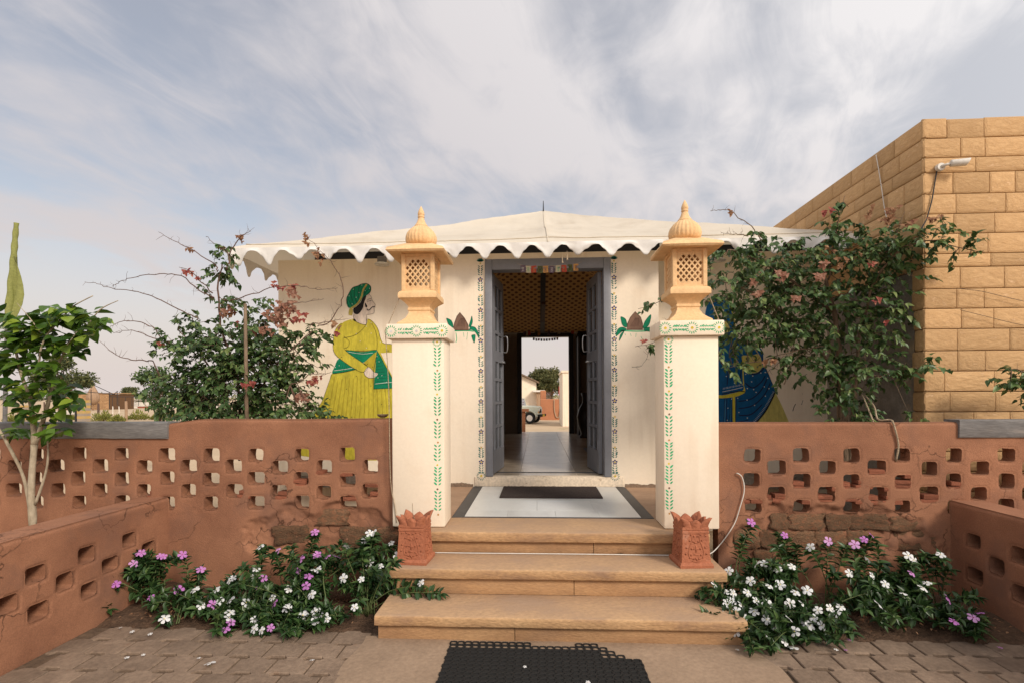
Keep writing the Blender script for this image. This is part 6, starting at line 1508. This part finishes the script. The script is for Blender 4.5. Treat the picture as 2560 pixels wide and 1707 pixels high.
far_tree('neem_tree', 'feathery green tree rising behind the young broad-leaved tree', 150, 1040, 880, 150, 22, M['far_leaf'], 5200, .13, .8, .10)
far_tree('flowering_tree', 'small slender tree with reddish leaves between the two wooden fence posts', 402, 1075, 878, 125, 9.0, M['boug'], 1700, .065, .75, .022, group=None, bark=M['twig'])
for k, (u, w_, vt, vb, Y, lab) in enumerate(((1170, 250, 680, 790, 38, 'yellow green desert shrub beside the striped gate pillar'), (1330, 150, 720, 790, 37, 'low olive desert shrub left of the tall fence post'), (1560, 240, 668, 775, 40, 'rounded green desert shrub right of the tall fence post'), (1760, 90, 715, 770, 40, 'small shrub at the foot of the short dark post'), (1940, 220, 680, 755, 44, 'pale yellow desert shrub by the small slender tree'), (2100, 140, 675, 735, 46, 'dry yellow shrub at the right of the plain'), (130, 160, 715, 800, 36, 'green shrub behind the left wall near the flag pole'), (780, 160, 715, 790, 40, 'bright yellow green shrub behind the gate rails'))):
    px_, _ = z5b(u, 0); b = at(px_, 1050, Y=Y); zb = gz(b.x, Y); t = thing('desert_shrub', lab, 'shrub', (b.x, Y, zb), 'desert shrubs on the plain'); w = w_ / 4.523 / FPX * Y; h = (vb - vt) / 4.523 / FPX * Y; rs = random.Random(k)
    P, D, L = [], [], []
    for i in range(420):
        v = Vector(rvec(1)[0]) * rs.random() ** .4; P.append((b.x + v.x * w / 2 * (1 + .3 * math.sin(v.z * 5 + k)), Y + v.y * w * .35, zb + abs(v.z) * h * (.8 + .35 * math.sin(v.x * 7 + k)))); D.append((v.x * .6, v.y * .6, abs(v.z) + .4)); L.append(rs.uniform(.12, .26))
    f = obj('foliage', leaves_mesh('foliage', P, D, rvec(420), L, [l * .4 for l in L], M['shrub_leaf']), t); f['kind'] = 'stuff'
    st = MB()
    for i in range(7): a = rs.uniform(0, 6.28); st.tube([(b.x, Y, zb), (b.x + math.cos(a) * w * .2, Y + math.sin(a) * w * .15, zb + h * .35), (b.x + math.cos(a) * w * .4, Y + math.sin(a) * w * .3, zb + h * .7)], [.02, .014, .006], 5)
    st.build('stem', M['bark'], t, fixn=False)
M['postwood'] = mat('weathered_post', (.42, .28, .18), (.30, .19, .12), 5, .9, .4, 20, stretch=(1, 1, .2))
M['darkpost'] = mat('dark_post', (.12, .075, .06), (.08, .05, .04), 5, .9, .4, 20)
M['yellowstripe'] = mat('faded_yellow_paint', (.52, .33, .08), (.42, .30, .16), 4, .9, fine=.3); M['greystripe'] = mat('faded_grey_paint', (.28, .24, .21), (.36, .28, .20), 4, .9, fine=.3)
M['hutstone'] = mat('hut_stone', (.48, .29, .15), (.34, .20, .10), 3, .95, .6, 5, fine=.5, rnd=.15)
M['white_paint'] = mat('white_paint', (.76, .72, .66), (.68, .63, .56), 2, .85)
M['redband'] = mat('red_band', (.34, .10, .06), (.27, .08, .05), 2, .9)
for u, vt, vb, w_, Y, m_, lab in ((1425, 552, 785, 30, 38, 'postwood', 'tall pale fence post on the sandy plain'), (1788, 600, 768, 24, 39, 'darkpost', 'short dark fence post left of the slender tree'), (1112, 575, 700, 24, 54, 'darkpost', 'dark stump post before the stone hut'), (215, 600, 825, 42, 34, 'postwood', 'pale wooden post beside the far left striped pillar'), (1650, 590, 660, 10, 70, 'postwood', 'thin distant post by the road'), (1275, 610, 700, 10, 55, 'white_paint', 'thin white marker post near the road'), (1345, 610, 715, 10, 52, 'white_paint', 'thin white marker post left of the tall fence post'), (500, 560, 700, 16, 45, 'darkpost', 'thin dark post behind the broad-leaved tree')):
    a, b = at(*z5b(u, vt), Y=Y), at(*z5b(u, vb), Y=Y); zb = gz(a.x, Y); r = w_ / 4.523 / FPX * Y / 2
    tag(MB().tube([(b.x, Y, zb - .05), (a.x + .02, Y, (zb + a.z) / 2), (a.x, Y, a.z)], [r * 1.05, r, r * .9], 7).build('fence_post', M[m_]), lab, 'post', 'fence posts on the plain')
for u0, u1, vt, lab in ((905, 990, 540, 'yellow and grey striped gate pillar beyond the left wall'), (243, 300, 598, 'yellow and grey striped pillar behind the broad-leaved tree')):
    Y = 34; a, b = at(*z5b(u0, vt), Y=Y), at(*z5b(u1, vt), Y=Y); zb = gz(a.x, Y); t = thing('striped_gate_pillar', lab, 'pillar', ((a.x + b.x) / 2, Y, zb)); h = (a.z - zb) / 9
    for k in range(9): MB().box(a.x + (.004 if k % 2 else 0), b.x - (.004 if k % 2 else 0), Y - .25 + (.004 if k % 2 else 0), Y + .25, zb + k * h + .001, zb + (k + 1) * h).build('painted_band', M['greystripe' if k % 2 else 'yellowstripe'], t)
    if u0 == 905: MB().box(a.x - .16, a.x - .05, Y - .26, Y - .14, zb, a.z + .02).build('gate_post', M['blackcable'], t)
# low gate rails left of it
t = thing('low_fence', 'low rail fence with pale pickets left of the striped gate pillar', 'fence', (at(150, 1030, Y=35).x, 35, -.36))
xa, xb = at(*z5b(560, 660), Y=35).x, at(*z5b(855, 660), Y=35).x; zt_ = at(*z5b(700, 660), Y=35).z
MB().box(xa, xb, 34.97, 35.03, zt_ - .28, zt_ - .20).build('rail', M['darkpost'], t); MB().box(xa, xb, 34.97, 35.03, zt_ - 1.0, zt_ - .9).build('rail', M['darkpost'], t)
for k in range(22): MB().box(xa + (xb - xa) * k / 22, xa + (xb - xa) * (k + .5) / 22, 34.92, 34.96, zt_ - .26, zt_).build('picket', M['white_paint'], t)
# stone hut with a thatch cone
Y = 74; a, b = at(*z5b(740, 480), Y=Y), at(*z5b(1222, 470), Y=Y); zb = gz(a.x, Y)
t = thing('stone_hut', 'flat-roofed rough stone hut on the desert plain', 'building', ((a.x + b.x) / 2, Y, zb)); rows = 9; h = (b.z - zb) / rows
MB().box(a.x + .06, b.x - .06, Y + .06, Y + 5, zb - .1, b.z - .05).build('core', M['stonejoint'], t)
sbm = lump(1, 1, 1, 77, .35, 2).mesh('wall_stone', M['hutstone']); rs = random.Random(9)
for k in range(rows):
    x = a.x
    while x < b.x:
        w = rs.uniform(.35, .8); obj('wall_stone', sbm, t, (min(x + w / 2, b.x - w / 2), Y + .1, zb + (k + .5) * h), None, (w, .3, h * 1.02)); x += w
MB().box(a.x - .12, b.x + .12, Y - .12, Y + 5.1, b.z, b.z + .16).build('roof_slab', M['hutstone'], t)
q = at(*z5b(1052, 560), Y=70); tag(MB().lathe([(.35, -.6), (.75, 0), (.8, .6), (.55, 1.3), (.15, 2.2), (.02, 2.7)], (q.x, 70, gz(q.x, 70) + 1.4), 12).tube([(q.x, 70, gz(q.x, 70)), (q.x, 70, gz(q.x, 70) + 1.2)], .06, 6).build('straw_bundle', M['postwood'], smooth=True), 'tall pointed straw bundle standing before the stone hut', 'straw bundle')
# steel frame beside the hut
t = thing('steel_frame', 'thin black steel pole frame beside the stone hut', 'frame', (at(273, 1015, Y=68).x, 68, -.36))
fz = lambda u, v: at(*z5b(u, v), Y=68)
for s_ in ([(1235, 640), (1235, 445)], [(960, 445), (1300, 472)], [(1040, 360), (1285, 472)], [(1030, 640), (1030, 420)], [(1285, 472), (1330, 436)], [(1325, 600), (1325, 436)], [(1235, 500), (2200, 508)]): MB().tube([fz(*s_[0]), fz(*s_[1])], .045, 6).build('pole', M['blackcable'], t)
for k in range(13): u = 1270 + k * 74; MB().tube([fz(u, 604), fz(u, 506)], .03, 5).build('pole', M['blackcable'], t)
# painted kerb wall along the road
Y = 84; t = thing('painted_kerb_wall', 'long low red and white painted kerb wall along the far road', 'wall', (at(380, 1018, Y=Y).x, Y, -.36)); za, zb = at(*z5b(1500, 606), Y=Y).z, gz(0, Y)
segs = [(1230, 1300, 'redband'), (1300, 1440, 'redband'), (1440, 1555, 'white_paint'), (1555, 1740, 'redband'), (1740, 1870, 'postwood'), (1870, 2000, 'white_paint'), (2000, 2210, 'redband'), (2210, 2500, 'white_paint')]
for u0, u1, m_ in segs: MB().box(at(*z5b(u0, 620), Y=Y).x + .01, at(*z5b(u1, 620), Y=Y).x - .01, Y, Y + .3, zb - .1, za - .06).build('painted_panel', M[m_], t)
MB().box(at(*z5b(1225, 620), Y=Y).x, at(*z5b(2510, 620), Y=Y).x, Y - .04, Y + .34, za - .058, za + .02).build('coping', M['white_paint'], t)
for u0, u1, vt, lab in ((1510, 1670, 525, 'white shed far behind the painted kerb wall'), (1880, 2080, 530, 'long white shed at the far right of the plain')):
    Y = 105; a, b = at(*z5b(u0, vt), Y=Y), at(*z5b(u1, vt), Y=Y); zb = gz(0, Y); t = thing('far_shed', lab, 'shed', ((a.x + b.x) / 2, Y, zb))
    MB().box(a.x, b.x, Y, Y + 5, zb - .1, a.z - .3).build('wall', M['white_paint'], t); MB().add([(a.x - .3, Y - .3, a.z - .32), (b.x + .3, Y - .3, a.z - .32), (b.x + .3, Y + 2.5, a.z + .2), (a.x - .3, Y + 2.5, a.z + .2), (b.x + .3, Y + 5.3, a.z - .32), (a.x - .3, Y + 5.3, a.z - .32)], [(0, 1, 2, 3), (3, 2, 4, 5)]).build('roof', M['greystripe'], t)
# distant scrub line
P = np.stack([RNG.uniform(-420, 420, 5200), RNG.uniform(230, 420, 5200), np.zeros(5200)], 1); P[:, 2] = -.4 + RNG.random(5200) ** 1.5 * (2.2 + 2.4 * vnoise(P[:, 0] * .06, P[:, 1] * .02, 4))
tag(obj('distant_scrub', leaves_mesh('distant_scrub', P, rvec(5200) + np.array([0, 0, .6]), rvec(5200), RNG.uniform(1.0, 2.6, 5200), RNG.uniform(.6, 1.4, 5200), M['far_leaf'])), 'low line of dark scrub along the desert horizon', 'scrub', kind='stuff')
# furled flag at the left
YF = 5.6; t = thing('furled_flag', 'tall olive green flag furled round its pole at the left edge', 'flag', (at(14, 1050, Y=YF).x, YF, -.06))
cv = lambda u, v: at(*z1(u, v), Y=YF)
pl = [cv(15, 1470), cv(45, 900), cv(75, 500), cv(100, 240), cv(106, 155)]; pl[0].z = -.06
MB().tube(smooth_path(pl, 4), .022, 8).build('pole', M['cement'], t, smooth=True)
m = MB(); path = smooth_path([cv(52, 810), cv(70, 600), cv(88, 400), cv(98, 260), cv(108, 150)], 26); n = len(path); k_ = 14
for i, c in enumerate(path):
    f = i / (n - 1); r = .040 * (1 - .45 * f) * (1 if i < n - 1 else .2)
    for k in range(k_):
        a = 2 * math.pi * k / k_; rr = r * (1 + .11 * math.sin(2 * a + i * .36)); m.v.append((c.x + rr * math.cos(a), c.y + rr * math.sin(a), c.z))
for i in range(n - 1):
    for k in range(k_): j = (k + 1) % k_; m.f.append((i * k_ + k, i * k_ + j, (i + 1) * k_ + j, (i + 1) * k_ + k)); m.m.append(0)
m.build('furled_cloth', M['flag'], t, smooth=True)
m = MB(); V = []
rows_ = [(810, 75, 85), (740, 70, 118), (680, 72, 140), (620, 76, 152), (560, 82, 150), (500, 88, 142), (440, 95, 128), (390, 102, 112), (370, 105, 107)]
for (v, u0, u1) in rows_:
    for j in range(6): q = cv(u0 + (u1 - u0) * j / 5, v); V.append(q + Vector((0, .02 * math.sin(j * 1.5 + v * .01) - .01, 0)))
nv = len(V); V += [q + Vector((0, .004, 0)) for q in V]
F = [(i * 6 + j, i * 6 + j + 1, (i + 1) * 6 + j + 1, (i + 1) * 6 + j) for i in range(8) for j in range(5)]
m.add(V, F + [tuple(x + nv for x in f[::-1]) for f in F]); m.build('loose_cloth', M['flag'], t, smooth=True)

# ------------------------------------------------------------------ yard seen through the far doorway
M['hutclay'] = mat('hut_clay', (.47, .20, .10), (.40, .165, .085), 2, .9, .3, 8)
zj = lambda u, v: (1280 + u / 5.6, 820 + v / 5.6)
# jeep
YJ = 33.0; q = at(*zj(250, 1300), Y=YJ); zg = gz(q.x, YJ) + .0
jp = thing('parked_jeep', 'pale green open jeep parked in the sandy yard beyond the hall', 'jeep', (q.x, YJ, zg)); JR = Matrix.Translation((q.x, YJ, zg)) @ Matrix.Rotation(R(-14), 4, 'Z')
M['jeep'] = mat('jeep_paint', (.62, .63, .52), (.55, .56, .46), 3, .45, spec=.5); M['tyre'] = plain('tyre', (.02, .02, .02), .85)
def jb(name, m, mt, parent=jp, smooth=False): 
    m.v = [tuple(JR @ Vector(v)) for v in m.v]; o = m.build(name, mt, parent, smooth=smooth); return o
# origin under the near front wheel; +x forward, near side at y=0
jb('body', MB().bbox(-2.35, -.55, .05, 1.40, .48, 1.02, .04, 2).bbox(-2.7, -2.3, .05, 1.40, .55, 1.05, .04, 2), M['jeep'])
hd = MB(); V = []
for (x, z0, z1_, hw) in ((-.58, .62, 1.16, .50), (.0, .60, 1.14, .48), (.42, .58, 1.10, .46), (.52, .58, 1.05, .45)):
    for (y, z) in ((-hw, z0), (-hw, z1_ - .07), (-hw * .86, z1_), (hw * .86, z1_), (hw, z1_ - .07), (hw, z0)): V.append((x, .72 + y, z))
hd.add(V, [(i * 6 + k, i * 6 + k + 1, (i + 1) * 6 + k + 1, (i + 1) * 6 + k) for i in range(3) for k in range(5)] + [tuple(range(18, 24)), tuple(range(6))[::-1]])
bo = jb('bonnet', hd, M['jeep'])
for k in range(7): jb('grille_slot', MB().box(.515, .535, .45 + k * .085, .48 + k * .085, .68, .92), M['tyre'])
for y in (-.02, 1.18):
    f = MB(); V = []
    for i in range(9):
        a = R(10 + i * 20); V += [(-.47 * math.cos(a) * -1, y - .12, .36 + .46 * math.sin(a) + .02), (-.47 * math.cos(a) * -1, y + .34, .36 + .46 * math.sin(a) + .02)]
    n0 = len(V); V += [(v[0] * .95, v[1], v[2] - .03) for v in V]
    F = [(2 * i, 2 * i + 1, 2 * i + 3, 2 * i + 2) for i in range(8)]; F += [tuple(a + n0 for a in x[::-1]) for x in F] + [(2 * i, 2 * i + 2, 2 * i + 2 + n0, 2 * i + n0) for i in range(8)]
    jb('wheel_arch', f.add(V, F), M['jeep'])
for x, y in ((0, 0), (0, 1.28), (-2.0, 0), (-2.0, 1.28)):
    w = MB(); n = 24
    for (r, yy) in ((.20, -.06), (.26, -.10), (.34, -.10), (.36, -.06), (.36, .08), (.33, .10)):
        for k in range(n): w.v.append((x + r * math.cos(2 * math.pi * k / n), y + yy, .36 + r * math.sin(2 * math.pi * k / n)))
    for i in range(5):
        for k in range(n): j = (k + 1) % n; w.f.append((i * n + k, i * n + j, (i + 1) * n + j, (i + 1) * n + k)); w.m.append(0)
    wo_ = jb('wheel', w, M['tyre'], smooth=True)
    rm = MB().tube([(x, y - .085, .36), (x, y - .02, .36)], [.20, .20], 20).tube([(x, y - .11, .36), (x, y - .08, .36)], [.06, .06], 12); jb('rim', rm, M['white_paint'], wo_)
for y in (.42, 1.02): jb('headlight', MB().tube([(.50, y, .88), (.56, y, .88)], [.10, .09], 14), M['p_white'])
jb('front_bumper', MB().bbox(.62, .74, -.02, 1.46, .44, .60, .015, 1), M['tyre']); jb('indicator', MB().box(.52, .60, .0, .10, .70, .78), M['p_orange']); jb('number_plate', MB().box(.741, .75, .45, 1.0, .45, .59), M['p_dotyel'])
ws = MB().tube([(-.60, .10, 1.05), (-.72, .12, 1.62), (-.72, 1.32, 1.62), (-.60, 1.34, 1.05)], .03, 6); jb('windscreen_frame', ws, M['jeep'])
jb('windscreen', MB().add([(-.60, .12, 1.08), (-.60, 1.32, 1.08), (-.715, 1.30, 1.60), (-.715, .14, 1.60)], [(0, 1, 2, 3)]), M['glass'])
# clay hut wall with triangular pierced top
Y = 38; a, b = at(*zj(395, 990), Y=Y), at(*zj(690, 990), Y=Y); zb = gz(0, Y)
t = thing('clay_yard_wall', 'terracotta yard wall with a stepped pierced triangle on top', 'wall', ((a.x + b.x) / 2, Y, zb)); MB().bbox(a.x, b.x, Y, Y + .35, zb - .1, a.z, .05, 2).build('wall', M['hutclay'], t)
c = at(*zj(585, 895), Y=Y); hw = at(*zj(655, 985), Y=Y).x - c.x; hh = c.z - a.z
hs = [(0, .72 * hh), (-.22 * hw, .40 * hh), (.24 * hw, .40 * hh), (-.5 * hw, .12 * hh), (.02 * hw, .12 * hh), (.55 * hw, .12 * hh)]
def tri_sdf(X, Z):
    o = np.maximum.reduce([np.abs(X) / hw + Z / hh - 1.06]) * -hh * .6
    h_ = np.minimum.reduce([np.hypot(X - x, (Z - z) * 1.2) - .14 for x, z in hs]); return np.minimum(o, h_)
obj('pierced_gable', plate('pierced_gable', -hw * 1.15, hw * 1.15, 0, hh * 1.1, .05, tri_sdf, .3, M['hutclay'], lip=.02, lipw=.03), t, (c.x, Y + .02, a.z + .002))
p0, p1 = at(*zj(395, 870), Y=Y + .8), at(*zj(475, 870), Y=Y + .8); MB().bbox(p0.x, p1.x, Y + .6, Y + 1.2, zb, p0.z, .05, 2).build('gate_pier', M['hutclay'], t)
g = at(*zj(480, 890), Y=Y + .7); g2 = at(*zj(540, 990), Y=Y + .7)
for k in range(5): MB().box(g.x + (g2.x - g.x) * k / 4 - .03, g.x + (g2.x - g.x) * k / 4 + .03, Y + .68, Y + .74, g2.z - .6, g.z).build('gate_bar', M['darkpost'], t)
cable('yard_rope', 'pale rope hanging in a loop down the clay yard wall', [at(*zj(u, v), Y=Y - .06) for u, v in ((590, 1000), (590, 1100), (600, 1180), (620, 1240), (655, 1240), (670, 1150), (690, 1060))], .03, M['rope'], 'rope')
Y = 44; a, b = at(*zj(-400, 650), Y=Y), at(*zj(340, 760), Y=Y); zb = gz(0, Y); t = thing('gabled_house', 'cream house with a sloping roof beyond the jeep', 'house', (b.x - 3, Y, zb)); pk = at(*zj(100, 650), Y=Y)
MB().add([(a.x, Y, zb), (b.x, Y, zb), (b.x, Y, b.z), (pk.x, Y, pk.z), (a.x, Y, b.z), (a.x, Y + 6, zb), (b.x, Y + 6, zb), (b.x, Y + 6, b.z), (pk.x, Y + 6, pk.z), (a.x, Y + 6, b.z)], [(0, 1, 2, 3, 4), (9, 8, 7, 6, 5), (1, 6, 7, 2), (0, 4, 9, 5)]).build('wall', M['cream'], t)
e = .25; MB().add([(pk.x, Y - .3, pk.z + .05), (b.x + e, Y - .3, b.z - .08), (b.x + e, Y + 6.3, b.z - .08), (pk.x, Y + 6.3, pk.z + .05), (pk.x, Y - .3, pk.z + .2), (b.x + e, Y - .3, b.z + .07), (b.x + e, Y + 6.3, b.z + .07), (pk.x, Y + 6.3, pk.z + .2)], [(0, 1, 2, 3), (7, 6, 5, 4), (0, 4, 5, 1), (1, 5, 6, 2), (2, 6, 7, 3), (3, 7, 4, 0)]).build('roof', M['bark'], t)
a_, b_ = at(*zj(340, 890), Y=43), at(*zj(395, 1070), Y=43); MB().box(a_.x, b_.x, Y - .9, Y - .02, zb, a_.z).build('porch_pier', M['postwood'], t); MB().box(a_.x - .3, b_.x + .4, Y - 1.1, Y - .01, a_.z + .002, a_.z + .15).build('porch_slab', M['white_paint'], t)
Y = 30; a, b = at(*zj(702, 620), Y=Y), at(*zj(1000, 620), Y=Y); zb = gz(0, Y); t = thing('cream_house_wall', 'tall plain cream house wall at the right of the far doorway view', 'house', ((a.x + b.x) / 2, Y, zb)); MB().bbox(a.x, b.x, Y, Y + 4, zb - .1, a.z, .03, 1).build('wall', M['cream'], t); MB().box(a.x - .05, b.x, Y - .05, Y + 4, a.z + .001, a.z + .12).build('parapet', M['cream'], t)
far_tree('yard_tree', 'bushy thorn tree behind the clay yard wall', *zj(590, 1000), zj(0, 545)[1], 84, 46, M['yard_leaf'], 9000, .20, .8, .12, lean=-.55, ncl=30)
q = at(*zj(668, 940), Y=36.5); q0 = at(*zj(664, 810), Y=36.5); t = thing('red_pennant', 'narrow red pennant on a pole beside the clay yard wall', 'flag', (q.x, 36.5, gz(0, 36)))
MB().tube([(q.x, 36.5, gz(0, 36)), (q0.x, 36.5, q0.z)], .03, 6).build('pole', M['postwood'], t)
MB().add([(q0.x - .05, 36.46, q0.z), (q0.x + .25, 36.44, q0.z - .25), (q0.x + .14, 36.46, q.z + .3), (q0.x - .05, 36.46, q.z), (q0.x - .05, 36.48, q0.z), (q0.x + .25, 36.46, q0.z - .25), (q0.x + .14, 36.48, q.z + .3), (q0.x - .05, 36.48, q.z)], [(0, 1, 2, 3), (7, 6, 5, 4), (0, 4, 5, 1), (1, 5, 6, 2), (2, 6, 7, 3)]).build('cloth', mat('red_cloth', (.55, .03, .05), (.45, .02, .04), 3), t)
q = at(*zj(158, 1440), Y=14.5); q1 = at(*zj(158, 1165), Y=14.5); t = thing('orange_post', 'short orange wooden post just outside the far doorway', 'post', (q.x, 14.5, gz(0, 14.5)))
MB().box(q.x - .06, q.x + .06, 14.44, 14.56, gz(0, 14.5) - .05, q1.z).build('shaft', M['hutclay'], t); MB().box(q.x - .16, q.x + .16, 14.40, 14.60, q1.z + .001, q1.z + .08).build('cap', M['hutclay'], t)
